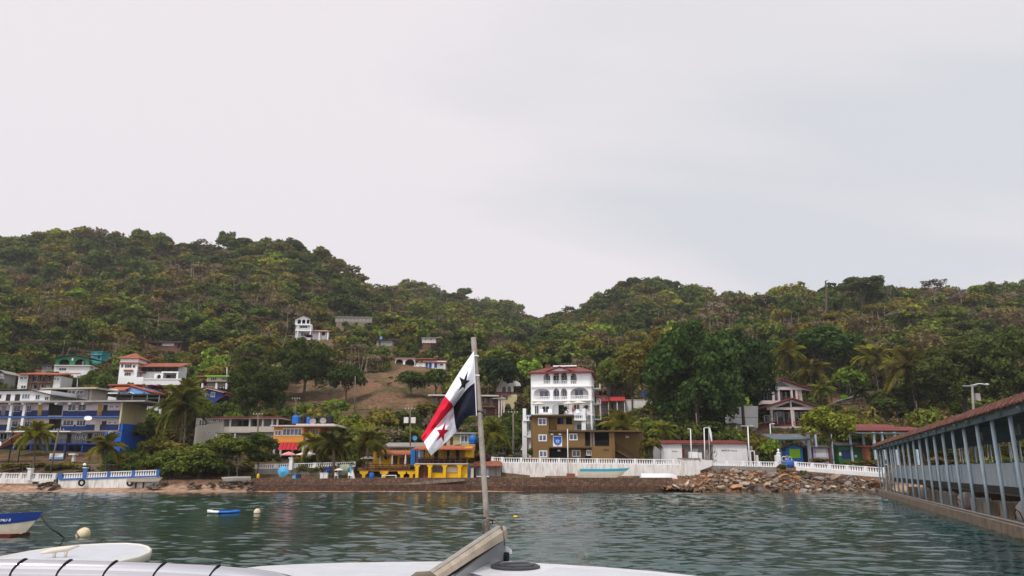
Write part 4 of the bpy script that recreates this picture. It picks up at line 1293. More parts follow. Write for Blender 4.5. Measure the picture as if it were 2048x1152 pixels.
# ------------------------------------------------------------------ tall white hotel
b = Bld('hotel', 'tall white four storey hotel with arched balconies and red tiled roof', 'hotel', 1120, 915, 152, -9).keep(1046, 1198, 728, 915)
W = M['white_clean']
b.box('wall', W, 1062, 1181, 744, 905, 2.0, 12, down=3)
b.arcade('top_front', W, 1062, 1181, 744, 772, [(1087, 1100.5, 768.5, 755, 747.5), (1106, 1119, 768.5, 754, 745), (1121, 1134.5, 768.5, 754, 745), (1141, 1153.5, 768.5, 755, 746.5)], 0, .5)
b.poly('front_gable', W, [(1094, 744), (1119, 735.5), (1148, 744)], .02, .5)
b.arcade('middle_front', W, 1064, 1181, 774, 801, [(1067, 1100, 800, 786, 777.5), (1106, 1119, 800, 786, 776.5), (1121, 1134.5, 800, 786, 776.5), (1141, 1177, 800, 786, 775)], 0, .5)
b.arcade('lower_front', W, 1065, 1181, 801.5, 831, [(1105, 1137, 831, 815, 806)], 1.2, 1.98)
b.box('ledge', W, 1062.5, 1182, 771.5, 774, -.35, 2.2); b.box('ledge', W, 1063.5, 1182, 799.5, 802, -.35, 2.2)
b.hip('roof', M['red_roof'], 1056, 1188, 743.5, 733, -1.0, 13, .3, .25)
b.gable('front_gable_roof', M['red_roof'], [(1089, 744.5), (1119, 734), (1152, 744.5)], -.7, 6, .22)
b.box('roof_beam', W, 1106, 1153, 730.5, 733, 4, 5.0); b.box('roof_vent', M['brown'], 1090, 1100, 729, 736, 5, 7)
for (a, c, e_, z_) in ((1087, 1100.5, 761, 768.5), (1106, 1134.5, 761, 768.5), (1141, 1153.5, 761, 768.5), (1067, 1100, 793, 800), (1106, 1134.5, 793, 800), (1141, 1177, 791, 799)):
    b.balu(a, c, e_, z_, .1, W, .34, .13)
for (a, c, t, u) in ((1092, 1101, 751, 766), (1107, 1118, 750.5, 766), (1123, 1134, 750, 766), (1142, 1150, 751, 766), (1079, 1097, 781.5, 797), (1108, 1119, 780.5, 797), (1124.5, 1134, 780.5, 797), (1149, 1167, 779, 796)):
    b.win(a, c, t, u, 2, d=2.0, fm='white_clean', gm='glass' if t < 760 else 'glass_curtain')
for (a, c, t, u) in ((1069, 1077, 811, 829), (1084, 1099, 812, 825), (1147, 1160, 808, 822)): b.win(a, c, t, u, 2, d=1.2 if a > 1 else 0, fm='white_clean')
b.door(1117, 1128, 810, 831, 'dark', 1.96)
x0, x1, z0, z1 = b.rect(1181, 1182, 744, 905, 0)
MB().box(x0, x0 + .3, 0, 12.1, z0 - 3, z1 + .01).build('side_wall', W, b.e)
for (ya, t, u) in ((1.2, 748, 760), (1.6, 779, 792), (4.5, 779, 792), (1.8, 808, 824), (2.0, 840, 860), (4.5, 842, 860), (5.5, 842, 858)):
    zt, zb = b.L(1183, t, 0)[1], b.L(1183, u, 0)[1]
    f = MB().box(x0 + .28, x0 + .36, ya, ya + 1.3, zb, zt).build('window', W, b.e)
    MB().box(x0 + .30, x0 + .38, ya + .15, ya + 1.15, zb + .15, zt - .15).build('pane', M['glass'], f)
for t in (766, 797, 828):
    zt = b.L(1190, t, 6)[1]
    mb = MB(); mb.box(x0 + .31, x0 + 1.8, 7, 10, zt - 1.15, zt - .95); mb.box(x0 + 1.65, x0 + 1.8, 7, 10, zt - .15, zt)
    for i in range(7): mb.box(x0 + 1.66, x0 + 1.79, 7 + .45 * i, 7.15 + .45 * i, zt - .95, zt - .15)
    mb.build('side_balcony', W, b.e)
for i, zt in enumerate((771, 800, 830)):
    zz_ = b.L(1183, zt, 0)[1]; MB().box(x0 + .29, x0 + .5, .3, 12, zz_ - .1, zz_ + .15).build('side_ledge', W, b.e)
# terrace with blue floor
b.box('terrace_floor', M['white'], 1048, 1171, 829.5, 832.5, -6.9, 1.19); b.box('terrace_band', M['skyblue'], 1048, 1171, 829, 832, -7.02, -6.91); b.box('terrace_edge', W, 1046.5, 1172, 838, 841.5, -7.2, -6.2)
b.balu(1048, 1066, 831.5, 838, -7.1, W, .36, .14); b.balu(1146, 1167, 829, 838, -7.1, W, .36, .14)
b.posts([1048.5, 1167.5], 817, 842, -7.15, W, .6, 'terrace_pillar'); b.posts([1049], 841, 912, -6.9, W, .9, 'terrace_column', 1); b.posts([1167], 841, 870, -6.9, W, .8, 'terrace_column', 3)
x0t = b.L(1168, 830, -7)[0]
zt, zb = b.L(1168, 829, -7)[1], b.L(1168, 838, -7)[1]
mb = MB(); mb.box(x0t, x0t + .2, -6.4, 1.1, zt - .15, zt + .6); mb.box(x0t, x0t + .2, -6.4, 1.1, zb, zb + .15)
for i in range(16): mb.box(x0t + .03, x0t + .17, -6.3 + .47 * i, -6.13 + .47 * i, zb + .1, zt - .1)
mb.build('side_balustrade', W, b.e)
b.box('lower_wing', W, 1055, 1064, 841.6, 912, -6.1, 1.0, down=1); b.win(1056.5, 1062.5, 846, 862, 1, d=-6.1, fm='white_clean', gm='screen'); b.balu(1048.5, 1065, 864, 872, -6.85, W, .36, .14); b.box('wing_floor', W, 1047, 1065.5, 872.3, 875, -6.9, -4)
b.box('lower_right_wall', W, 1148, 1171, 842, 862, -5.6, -5.2, down=4); b.win(1153, 1164, 848, 860, 1, d=-5.6, fm='white_clean', gm='screen')
b.poly('outside_stair', W, [(1041, 900), (1049, 882), (1049, 886), (1046, 900)], -6.8, -5.5)
# parasols, loungers and planters of the terrace
def parasol(px, py_top, py_base, Y, wpx, m, label, name='parasol', tilt=0.0):
    bp = P(px, py_base, Y)
    h = (py_base - py_top) * Y / F * 1.03
    r = wpx / 2 * Y / F * 1.03
    o = empty(name, bp, label, 'parasol')
    mb = MB(); prof = [(r, h * .8), (r * .98, h * .83), (r * .5, h * .93), (.05, h)]
    n = 12
    rings = [[(rr * math.cos(2 * PI * j / n), rr * math.sin(2 * PI * j / n), zz) for j in range(n)] for rr, zz in prof]
    mb.loft(rings, caps=False)
    mb.loft([[(x, y, z - .04) for x, y, z in ring] for ring in rings][::-1], caps=False)
    mb.build('canopy', M[m], o, smooth=False)
    MB().tube([(0, 0, -.2), (0, 0, h * .97)], .05, 6).build('pole', M['steel'], o)
    return o
parasol(1077, 805, 829, 148, 27, 'canvas', 'pale parasol at the left end of the white hotel terrace')
parasol(1137, 804, 829, 149, 20, 'canvas', 'pale parasol in the middle of the white hotel terrace')
parasol(1158, 802.5, 829, 147, 27, 'canvas', 'pale parasol at the right end of the white hotel terrace')
for (x, lab) in ((1083, 'white deck chair at the left of the white hotel terrace'), (1100, 'white deck chair beside the terrace palm pot'), (1134, 'white deck chair under the middle terrace parasol'), (1156, 'white deck chair under the right terrace parasol')):
    o = empty('deck_chair', P(x, 829.3, 146), lab, 'chair', 0, 'deck chairs on the hotel terrace')
    MB().box(-.35, .35, -.5, .5, .3, .38).build('seat', W, o)
    MB().add([(-.35, .45, .35), (.35, .45, .35), (.35, .8, 1.15), (-.35, .8, 1.15), (-.35, .52, .33), (.35, .52, .33), (.35, .87, 1.13), (-.35, .87, 1.13)], [(0, 1, 2, 3), (4, 7, 6, 5), (0, 4, 5, 1), (2, 6, 7, 3), (1, 5, 6, 2), (0, 3, 7, 4)]).build('backrest', W, o)
    for sx in (-.3, .3):
        for sy in (-.4, .4): MB().box(sx - .03, sx + .03, sy - .03, sy + .03, 0, .3).build('leg', W, o)

# ------------------------------------------------------------------ brown apartment house
b = Bld('apartment_house', 'ochre brown apartment house with white framed windows and outside stair', 'apartment house', 1180, 918, 137, 1).keep(1064, 1292, 826, 918)
O = M['ochre']
b.box('tall_wall', O, 1066, 1098, 832, 917, 0, 9, down=2); b.box('tall_inset', O, 1098.2, 1113.5, 833, 860, .9, 8.8)
b.box('roof_slab', M['ochre_dark'], 1063, 1148, 829, 832.5, -.9, 9.5)
b.arcade('upper_room', O, 1113.7, 1128, 832.5, 860, [(1114.5, 1127, 848.5, 836, 835)], 0.0, .4); b.box('upper_room_back', M['dark'], 1113.7, 1147, 833, 860, 2.6, 3)
b.box('upper_parapet', O, 1128.2, 1147, 849, 860, 0, .4); b.posts([1130, 1146], 832.5, 860, .05, O, .35, 'pillar'); b.box('hanging_cloth', M['blue'], 1121, 1127, 836, 848, 1.2, 1.25)
b.box('mid_wall', O, 1098.2, 1170, 864, 895, 0, 8.5); b.box('low_wall', O, 1103, 1170, 895.2, 917, 1.2, 8.5, down=2)
b.box('terrace_slab', M['ochre_dark'], 1097, 1287, 860.3, 863.5, -.8, 9.3); b.box('floor_slab', M['ochre_dark'], 1099, 1184, 893.5, 896, -.6, 1.4)
b.box('stair_block', O, 1183, 1225, 893, 917, -.4, 4, down=2); b.box('open_gallery_back', M['dark'], 1170.2, 1228, 863.6, 893, 3.2, 3.5); b.box('gallery_floor', M['ochre_dark'], 1170.2, 1226, 891.5, 894, .1, 3.2)
b.rail(1171, 1181, 881, 891.5, .15, M['darkwood'], 4, 1, .07); b.rail(1189, 1219, 881.5, 892, .15, M['darkwood'], 12, 1, .07)
b.posts([1182, 1187], 863.6, 893, .05, M['conc_dark'], .35, 'pillar'); b.posts([1220.5, 1226], 863.6, 917, -.1, O, .45, 'pillar')
b.box('side_wall', O, 1228, 1283, 864, 917, 3.0, 9, down=2); b.posts([1285], 862, 917, .4, O, .5, 'end_pillar', 2)
pts = [(1226, 893), (1268, 917), (1258, 917), (1226, 899)]
b.poly('outside_stair', M['ochre_dark'], pts, 1.2, 2.6)
q0, q1 = b.L(1228, 885, 1.1), b.L(1266, 909, 1.1)
mb = MB(); mb.tube([(q0[0], 1.1, q0[1]), (q1[0], 1.1, q1[1])], .05)
for i in range(9):
    t = i / 8; x, z = q0[0] + (q1[0] - q0[0]) * t, q0[1] + (q1[1] - q0[1]) * t
    mb.tube([(x, 1.1, z - .85), (x, 1.1, z)], .03)
mb.build('stair_rail', M['darkwood'], b.e)
for (a, c, t, u) in ((1076, 1093, 836, 850.5), (1077, 1093.5, 869, 882.5), (1078, 1094.5, 901, 914.5)): b.win(a, c, t, u, 2, d=0, fm='white_clean', gm='glass_curtain', fw=.16)
b.win(1138, 1155, 867, 880.5, 2, d=0, fm='white_clean', gm='glass_curtain', fw=.16); b.win(1144, 1161, 900, 913.5, 2, d=1.2, fm='white_clean', gm='glass_curtain', fw=.16); b.win(1173, 1183, 900, 911, 2, d=1.2 - 1.21, fm='white_clean', gm='glass', fw=.13)
b.box('lower_recess', M['dark'], 1103.5, 1134, 896.5, 917, 1.1, 1.25); b.box('wall_vent', M['ochre_dark'], 1207, 1218, 898, 902, -.45, -.3)
for (x, y) in ((1104, 868.5), (1120, 868.5), (1118, 901)): # air conditioners
    o = b.box('air_conditioner', M['white_clean'], x - 2.6, x + 2.6, y - 1.6, y + 1.8, -.35 if y < 890 else .8, .05 if y < 890 else 1.2)
b.box('roof_lamp', M['canvas'], 1251, 1258, 871.5, 876, 2.8, 3.05)
# round emblem on a white banner
x0, x1, z0, z1 = b.rect(1106, 1124, 872, 893, 0)
f = MB().box(x0, x1, -.1, .02, z0, z1).build('banner', M['white_clean'], b.e)
cx, cz = (x0 + x1) / 2, (z0 + z1) / 2
sh = [(x0 + .1, z1 - .12), (x1 - .1, z1 - .12), (x1 - .1, cz - .1), (cx + .45, z0 + .35), (cx, z0 + .14), (cx - .45, z0 + .35), (x0 + .1, cz - .1)]
MB().prism(sh, -.13, -.05).build('emblem', M['bright_blue'], f)
mb = MB()
for k in range(6):
    a = PI * k / 3 + .3
    mb.prism([(cx + .5 * math.cos(a), cz + .42 * math.sin(a)), (cx + .16 * math.cos(a + .5), cz + .16 * math.sin(a + .5)), (cx + .16 * math.cos(a - .5), cz + .16 * math.sin(a - .5))], -.15 - .002 * k, -.06)
mb.build('emblem_star', M['white_clean'], f)
mb = MB(); mb.prism([(x0 + .2, z0 + .5), (x0 + .32, z0 + .46), (cx, z0 + .3), (x1 - .32, z0 + .46), (x1 - .2, z0 + .5), (cx, z0 + .42)], -.146, -.06); mb.build('emblem_ribbon', M['yellow_door'], f)

# ------------------------------------------------------------------ small houses to the right
b = Bld('house', 'low house with bright red metal roof half hidden by trees', 'house', 1225, 830, 212, -6).keep(1193, 1258, 786, 826)
b.box('wall', M['greywall'], 1199, 1250, 801, 828, 2, 8, down=6); b.slab('roof', M['red_bright'], 1197, 1252, 801, -1.2, 1.8, 7, .2); b.box('front_room', M['pinkwhite'], 1193, 1212, 792, 806, 1.4, 5); b.slab('room_roof', M['red_roof'], 1190, 1214, 792, .6, .6, 5.5, .2)
b.rail(1200, 1250, 815, 826, -.8, M['brown'], 12, 2, .08); b.posts([1200, 1217, 1234, 1249], 801, 828, -.9, M['white'], .25, 'post', 3); b.win(1199, 1205, 795, 800, 2, d=1.4); b.door(1222, 1227, 808, 827, 'darkwood', 2)
b = Bld('wall', 'white garden wall under the trees beside the red roof', 'wall', 1280, 830, 214, 0); b.box('wall', M['white_stain'], 1252, 1305, 800, 823, 0, .4, down=4); b.box('coping', M['pinkwhite'], 1251, 1306, 799, 800.3, -.1, .5)
b = Bld('canopy', 'blue tarpaulin canopy under the big trees', 'canopy', 1300, 800, 216, 0); b.box('sheet', M['bluetarp'], 1286, 1312, 784, 793, 0, 2.5); b.posts([1287, 1311], 793, 812, .1, M['steel'], .12, 'post', 3)

b = Bld('public_hall', 'long white single storey hall with faint lettering and recessed entrance', 'hall', 1416, 925, 137, 1).keep(1320, 1505, 882, 925)
b.box('left_wall', M['white'], 1322, 1364, 886, 926, 0, 7, down=2); b.box('right_wall', M['white'], 1427, 1495, 886, 926, 0, 7, down=2)
b.box('entrance_wall', M['greywall'], 1364.2, 1426.8, 889, 926, 1.6, 7, down=2); b.box('lintel', M['beige'], 1364.2, 1426.8, 886, 889.5, .02, 1.58)
b.slab('roof', M['rust_roof'], 1321, 1500, 886, -.5, .8, 7.5, .12); b.box('side_annex', M['greywall'], 1495.2, 1506, 892, 926, .6, 6, down=2)
b.box('red_post', M['red'], 1366.5, 1369, 897, 917, .9, 1.1); b.door(1372, 1378, 902, 925, 'greywall', 1.6, 'beige'); b.door(1413, 1418, 901, 925, 'canvas', 1.6, 'beige')
b.box('counter', M['white_clean'], 1379, 1396, 903.5, 921, -.6, .5, down=.6); b.box('counter', M['white'], 1397, 1404, 905, 921, -.55, .4, down=.6); b.box('canopy_box', M['greywall'], 1385, 1396, 898, 902, .2, .9)
b.box('wall_plaque', M['darkwood'], 1494.5, 1498, 895, 899, -.08, .05)


def text_mesh(o):
    bpy.context.view_layer.update()
    me = bpy.data.meshes.new_from_object(o.evaluated_get(bpy.context.evaluated_depsgraph_get()))
    q = bpy.data.objects.new(o.name, me); COL.objects.link(q)
    q.parent = o.parent; q.location = o.location; q.rotation_euler = o.rotation_euler; q.scale = o.scale
    bpy.data.objects.remove(o)
    q.name = 'lettering'
    return q


def lettering(par, B, text, px, py, hpx, m, name='lettering', d=-.03, width=None):
    cu = bpy.data.curves.new(name, 'FONT'); cu.body = text; cu.size = 1.0; cu.extrude = .02; cu.align_x = 'LEFT'
    o = bpy.data.objects.new(name, cu); COL.objects.link(o)
    x, z = B.L(px, py, d)
    sc = hpx * B.Y / F * 1.45
    o.parent = par; o.location = (x, d, z); o.rotation_euler = (PI / 2, 0, 0); o.scale = (sc * (width or 1), sc, 1)
    cu.materials.append(m)
    return text_mesh(o)


M['letter'] = mat('faded_dark_lettering', (104, 100, 104), .05, 1, .8); M['letter_pale'] = mat('pale_faded_lettering', (176, 172, 176), .05, 1, .8)
lettering(b.e, b, 'BAÑOS', 1443, 902.5, 3.6, M['letter'], width=.95)
lettering(b.e, b, 'Bathrooms', 1461.5, 902.5, 3.2, M['letter_pale'], width=.62)
lettering(b.e, b, 'Restrooms', 1344, 903.5, 2.8, M['letter_pale'], width=.62)
# black bent metal sculpture beside the entrance
o = empty('sculpture', P(1428, 920, 135), 'black bent metal figure sculpture beside the white hall entrance', 'sculpture')
MB().tube([(-.3, 0, .0), (-.35, 0, .9), (-.15, 0, 1.5), (.1, 0, 1.2), (.35, 0, 1.9), (.2, 0, 2.3)], [.07, .06, .06, .08, .05, .04], 6).build('body', M['rubber'], o, smooth=True)
MB().tube([(-.9, 0, .3), (-1.1, 0, 1.0), (-.8, 0, 1.7), (-.5, 0, 1.95)], [.03, .05, .05, .03], 6).build('arc', M['rubber'], o, smooth=True)
MB().tube([(.1, 0, 1.25), (.55, 0, 1.5), (.6, 0, 1.05), (.2, 0, .5)], .05, 6).build('arm', M['rubber'], o, smooth=True)
MB().box(-.5, .4, -.3, .3, -.3, .03).build('base', M['darkwood'], o)
b = Bld('gate', 'grey framed metal gate at the right end of the white hall', 'gate', 1506, 925, 135); b.box('frame', M['white'], 1500, 1509, 901, 903, 0, .12); b.posts([1500.5, 1508.5], 902, 926, .01, M['white'], .18, 'post', 1); b.rail(1501, 1508, 903, 925, .03, M['darkwood'], 10, 4, .05, 'bars'); b.box('low_post', M['white'], 1513, 1517, 910, 926, 0, .5, down=1)

b = Bld('house', 'two storey house with stacked white gables and dark glazed verandas', 'house', 1555, 862, 186, 3).keep(1462, 1640, 756, 862)
Wp = M['pinkwhite']
b.box('upper_back', M['dark'], 1524, 1596, 776, 806, 5.2, 5.6); b.poly('upper_gable', Wp, [(1524, 777), (1560, 758), (1622, 778), (1622, 782), (1600, 778), (1530, 779)], 2.6, 3.0)
b.poly('gable_glass', M['glass'], [(1540, 773), (1561, 762), (1580, 773)], 2.55, 2.62); b.gable('upper_roof', M['rust_roof'], [(1515, 782), (1560, 759), (1624, 779.5)], 1.8, 9, .25, .4)
b.box('upper_beam', Wp, 1523, 1606, 775.5, 779.5, 2.4, 3.2); b.posts([1546, 1557, 1583, 1592.5], 779, 802, 2.5, Wp, .5, 'upper_post'); b.box('upper_parapet', Wp, 1525, 1560, 801, 808, 2.4, 5)
for i in range(6): b.win(1527 + 10.5 * i, 1536.5 + 10.5 * i, 781, 801, 1, d=5.2, fm='darkwood')
b.rail(1560, 1600, 793, 801, 2.5, M['brown'], 8, 2, .08); b.box('upper_side', Wp, 1596.5, 1604, 780, 800, 3.3, 8, down=3)
b.poly('lower_gable', Wp, [(1534, 815), (1584, 799), (1632, 813), (1632, 818), (1534, 820)], 0.2, .7)
b.poly('gable_opening', M['dark'], [(1551, 815), (1583, 803.5), (1613, 813)], .12, .22); b.box('gable_post', Wp, 1582, 1585.5, 801, 862, -.02, .12)
b.gable('lower_roof', M['red_roof'], [(1528, 816), (1584, 797.5), (1640, 815)], -.8, 4, .25, .3)
b.box('lower_beam', Wp, 1540, 1630, 815.5, 819.5, -.05, .7); b.box('lower_back', M['dark'], 1538, 1625, 819.5, 850, 2.6, 3); b.posts([1543, 1586, 1628], 819.5, 858, .1, M['beige'], .55, 'lower_post', 3)
b.win(1528, 1541, 831, 845, 2, d=2.0); b.door(1555, 1567, 824, 849, 'glass', 2.55, 'white_clean')
for (a, c) in ((1548, 1554), (1569, 1574), (1576, 1582), (1588, 1597), (1600, 1609)): b.win(a, c, 824, 844, 1, d=2.58, fm='beige')
b.rail(1527, 1582, 843, 853, 0, M['red_roof'], 16, 2, .08); b.rail(1588, 1625, 843, 853, 0, M['red_roof'], 10, 2, .08)
b.box('veranda_floor', Wp, 1545, 1626, 853, 857.5, -.4, 3); b.box('stone_base', M['brick'], 1524, 1628, 857.7, 872, .2, 4, down=3)
b.poly('white_wing', M['white'], [(1465, 826), (1478, 812), (1516, 812), (1516, 856), (1466, 845)], 1.5, 7); b.box('wing_base', M['greywall'], 1472, 1514, 846, 860, 1.7, 6.5, down=3)
b = Bld('house', 'low house with pale grey gabled roof behind the slim palms', 'house', 1715, 808, 218, 2).keep(1660, 1768, 786, 806)
b.gable('roof', M['roof_grey'], [(1660, 808), (1727, 788.5), (1768, 800)], -1, 7, .25, .3); b.poly('gable_wall', M['beige'], [(1666, 808), (1727, 792), (1764, 803), (1764, 814), (1666, 814)], .2, 6); b.box('base', M['greywall'], 1668, 1762, 814, 820, .4, 6, down=4)
b.posts([1683, 1708], 801, 815, -.3, M['white'], .25, 'post', 2); b.win(1700, 1704, 800, 804, 1, d=.2); b.win(1735, 1745, 803, 809, 2, d=.2)
p = P(1688, 794, 214); o = empty('sign_disc', p, 'lime green oval board standing beside the grey roofed house', 'sign')
MB().lathe([(1.1, -.05), (1.1, .05)], 18).xform(Matrix.Rotation(PI / 2, 4, 'X') @ Matrix.Scale(.6, 4, (0, 1, 0))).build('board', M['lime'], o); MB().tube([(0, .1, -2.5), (0, .1, 0)], .06).build('pole', M['steel'], o)
b = Bld('terrace_wall', 'low stone terrace wall with rail posts on the bare slope', 'wall', 1740, 856, 176, 0)
b.box('wall', M['stonewall'], 1660, 1850, 846, 856, 0, .6, down=3); b.rail(1660, 1850, 839, 846, .2, M['brown'], 14, 2, .1)
b.posts([1712, 1718], 838, 856, -.1, M['brick'], .5, 'pillar')

# ------------------------------------------------------------------ shelters and kiosks
b = Bld('shelter', 'open shelter with slanted red roof edge left of the bright green tree', 'shelter', 1600, 925, 133, 4).keep(1545, 1625, 866, 885)
b.slab('roof', M['red_roof'], 1546, 1622, 866, 3.5, -.0, 4.4, .2); b.slab('roof_underside', M['fascia'], 1546, 1622, 878, -1.5, 1.1, 3.4, .15)
b.posts([1615, 1617.5], 868, 930, 0, M['postgrey'], .32, 'post', 1); b.posts([1631, 1662], 868, 930, 3, M['postgrey'], .28, 'post', 1); b.posts([1560], 868, 930, 3, M['postgrey'], .2, 'post', 1)
q = [b.L(1588, 872, 0), b.L(1616, 891, 0)]
MB().tube([(q[0][0], .1, q[0][1]), (q[1][0], .1, q[1][1])], .09, 4).build('brace', M['postgrey'], b.e)
b = Bld('kiosk', 'blue wooden kiosk with a lime green shutter', 'kiosk', 1595, 925, 134, -6).keep(1570, 1625, 888, 924)
b.box('wall', M['kioskblue'], 1572, 1606, 896, 925, 0, 3.4, down=1); b.poly('gable', M['kioskblue'], [(1572, 896), (1588, 889.5), (1606, 896)], 0.01, .25); b.gable('roof', M['roof_dark'], [(1566, 898.5), (1588, 888.5), (1612, 897)], -.5, 4, .14, .1)
b.box('shutter', M['lime'], 1579, 1600.5, 898, 916, -.12, .02); b.box('dark_side', M['dark'], 1607, 1617, 892, 925, .6, 3.5, down=1)
b = Bld('kiosk', 'pale lilac kiosk with purple corner strips behind the tree trunk', 'kiosk', 1640, 925, 136, -3).keep(1624, 1664, 894, 922)
b.box('wall', M['lilac'], 1626, 1658, 895, 924, 0, 3, down=1); b.box('corner_strip', M['purple'], 1657.5, 1662, 895, 924, -.1, 3, down=1); b.box('corner_strip', M['purple'], 1622.5, 1626.5, 896, 915, -.1, 1); b.slab('roof', M['roof_dark'], 1620, 1665, 894.5, -.6, .5, 3.6, .12); b.box('panel', M['white'], 1632, 1652, 898, 914, -.05, .02)
b = Bld('kiosk', 'dark green kiosk with a large navy blue shutter', 'kiosk', 1700, 925, 136, -3).keep(1680, 1735, 896, 930)
b.box('wall', M['kioskgreen'], 1677, 1726, 890, 932, 0, 3.4, down=1); b.box('shutter', M['navy'], 1684, 1703.5, 900, 916.5, -.1, .02); b.box('notice', M['canvas'], 1678.5, 1682.5, 904.5, 911, -.06, .02); b.box('notice', M['lilac'], 1709.5, 1714.5, 910, 914.5, -.06, .02); b.slab('roof', M['roof_dark'], 1673, 1730, 890, -.8, .6, 4, .14)
b = Bld('shelter', 'long open shelter with dull red roof on blue grey posts beside the pier', 'shelter', 1790, 930, 132, 4).keep(1712, 1850, 850, 925)
b.slab('roof', M['red_roof'], 1712, 1860, 860, .4, .9, 6, .18); b.slab('upper_roof', M['red_roof'], 1705, 1800, 856, 3, .9, 7, .18); b.slab('ceiling', M['fascia'], 1714, 1860, 866, -.6, 1.0, 5.8, .12)
b.posts([1747, 1764, 1789, 1830], 864, 930, 0, M['postgrey'], .36, 'post', 1); b.posts([1700, 1726, 1778], 864, 930, 4, M['postgrey'], .3, 'post', 1)
for (a, c) in ((1747, 1789), (1830, 1789)):
    q = [b.L(a, 884, .15), b.L((a + c) / 2, 868, .15)]
    MB().tube([(q[0][0], .15, q[0][1]), (q[1][0], .15, q[1][1])], .09, 4).build('brace', M['brown'], b.e)
b.box('orange_stall', M['terracotta'], 1734, 1740, 893, 920, 1.5, 3, down=1); b.box('stall_roof', M['terracotta'], 1728, 1760, 891, 893.5, 1, 4)
b = Bld('statue', 'white bust statue on a square white pedestal by the balustrade', 'statue', 1557, 925, 127)
b.box('pedestal', M['white'], 1552.5, 1562, 910.5, 926, 0, .8, down=.5); b.box('plinth', M['white_clean'], 1554, 1560.5, 908.8, 910.7, .1, .7)
x, z = b.L(1557.2, 909, .4)
MB().lathe([(.1, 0), (.36, .12), (.34, .3), (.12, .42), (.11, .5), (.19, .62), (.2, .76), (.13, .9), (.03, .95)], 10, (x, .4, z)).build('bust', M['white_clean'], b.e, smooth=True)

# ------------------------------------------------------------------ sea walls and balustrades


def balustrade(name, label, px0, px1, Y0, Y1, pt0, pt1, pb0, pb1, m, mpost=None, nposts=8, wallm=None, wb0=None, wb1=None, bstep=.36, bw=.17, wallname='wall', pw=.42, thick=.8, group=None, cat='balustrade'):
    """balustrade on a wall running from picture column px0 to px1; heights in pixels at both ends"""
    A, B_ = P(px0, pb0, Y0), P(px1, pb1, Y1)
    d = Vector((B_.x - A.x, B_.y - A.y, 0)); Ln = d.length; yaw = math.atan2(d.y, d.x)
    o = empty(name, A, label, cat, yaw, group)
    dz = B_.z - A.z
    h0 = P(px0, pt0, Y0).z - A.z; h1 = P(px1, pt1, Y1).z - B_.z
    zb = lambda s: dz * s / Ln
    hh = lambda s: h0 + (h1 - h0) * s / Ln
    def strip(nm, za, zc, y0, y1, mm):
        return MB().prism([(0, za(0)), (Ln, za(Ln)), (Ln, zc(Ln)), (0, zc(0))], y0, y1).build(nm, mm, o)
    strip('handrail', lambda s: zb(s) + hh(s) * .86, lambda s: zb(s) + hh(s), -.02, .3, m)
    strip('base_rail', zb, lambda s: zb(s) + hh(s) * .12, -.02, .32, m)
    for k in range(nposts):
        s0, s1 = Ln * k / nposts, Ln * (k + 1) / nposts
        mb = MB()
        nb = max(2, int((s1 - s0) / bstep))
        for i in range(1, nb):
            s = s0 + (s1 - s0) * i / nb
            a, t = zb(s) + hh(s) * .12, zb(s) + hh(s) * .86
            w = bw
            mb.prism([(s - w * .5, a), (s + w * .5, a), (s + w * .6, a + (t - a) * .35), (s + w * .28, a + (t - a) * .75), (s + w * .45, t), (s - w * .45, t), (s - w * .28, a + (t - a) * .75), (s - w * .6, a + (t - a) * .35)], .06, .22)
        mb.build('baluster_panel', m, o)
    for k in range(nposts + 1):
        s = Ln * k / nposts
        MB().box(s - pw / 2, s + pw / 2, -.06, .36, zb(s) + .01, zb(s) + hh(s) * 1.04).build('post', mpost or m, o)
    if wallm:
        w0, w1 = P(px0, wb0, Y0).z - A.z, P(px1, wb1, Y1).z - A.z
        MB().prism([(0, w0), (Ln, w1), (Ln, zb(Ln) - .003), (0, zb(0) - .003)], -.1, thick).build(wallname, wallm, o)
    return o


balustrade('balustrade', 'white balustrade on a stained wall at the left picture edge', -60, 108, 118, 118, 945, 947, 957, 959, M['white'], None, 5, M['white_stain'], 979, 979)
b = Bld('gate_pillar', 'thick white pillar rising from the left white balustrade', 'pillar', 59, 957, 117.6); b.box('shaft', M['white'], 54.5, 61, 938, 957, 0, .7, down=.3); b.box('cap', M['white_clean'], 53.5, 62, 936.2, 938.3, -.1, .8)
b = Bld('outlet', 'dark square drain opening in the stained left sea wall', 'drain', 70, 972, 117.8); b.poly('opening', M['dark'], [(63, 973), (66, 964), (75.5, 964), (73, 973)], 0.0, .12); b.box('frame', M['concrete'], 62, 77, 962.8, 964.2, -.06, .12)
b = Bld('steps', 'broken brown stone steps between the two left sea walls', 'steps', 105, 976, 117)
for k in range(6): b.box('step', M['stonewall'], 88 + 3.6 * k, 113, 975 - 4.0 * k, 979 - 4.0 * k, .25 * k, 1.6, down=.6)
balustrade('balustrade', 'blue and white balustrade on a white wall hung with tyres', 118, 315, 117, 117, 947, 939.5, 957.5, 951, M['white_clean'], M['balblue'], 4, M['white_stain'], 979, 979)
b = Bld('balustrade_kerb', 'blue painted kerb under the blue and white balustrade', 'kerb', 200, 955, 116.8); b.poly('kerb', M['balblue'], [(118, 960.5), (118, 957), (315, 950.6), (315, 953.6)], -.02, .4); b.box('end_post', M['balblue'], 118.5, 123.5, 946, 958, -.05, .5)
b = Bld('pillar', 'tall blue pillar with white ball on the balustrade', 'pillar', 169, 955, 116.8); b.box('shaft', M['balblue'], 165.8, 172, 936, 957, 0, .5); x, z = b.L(169, 931.5, .25)
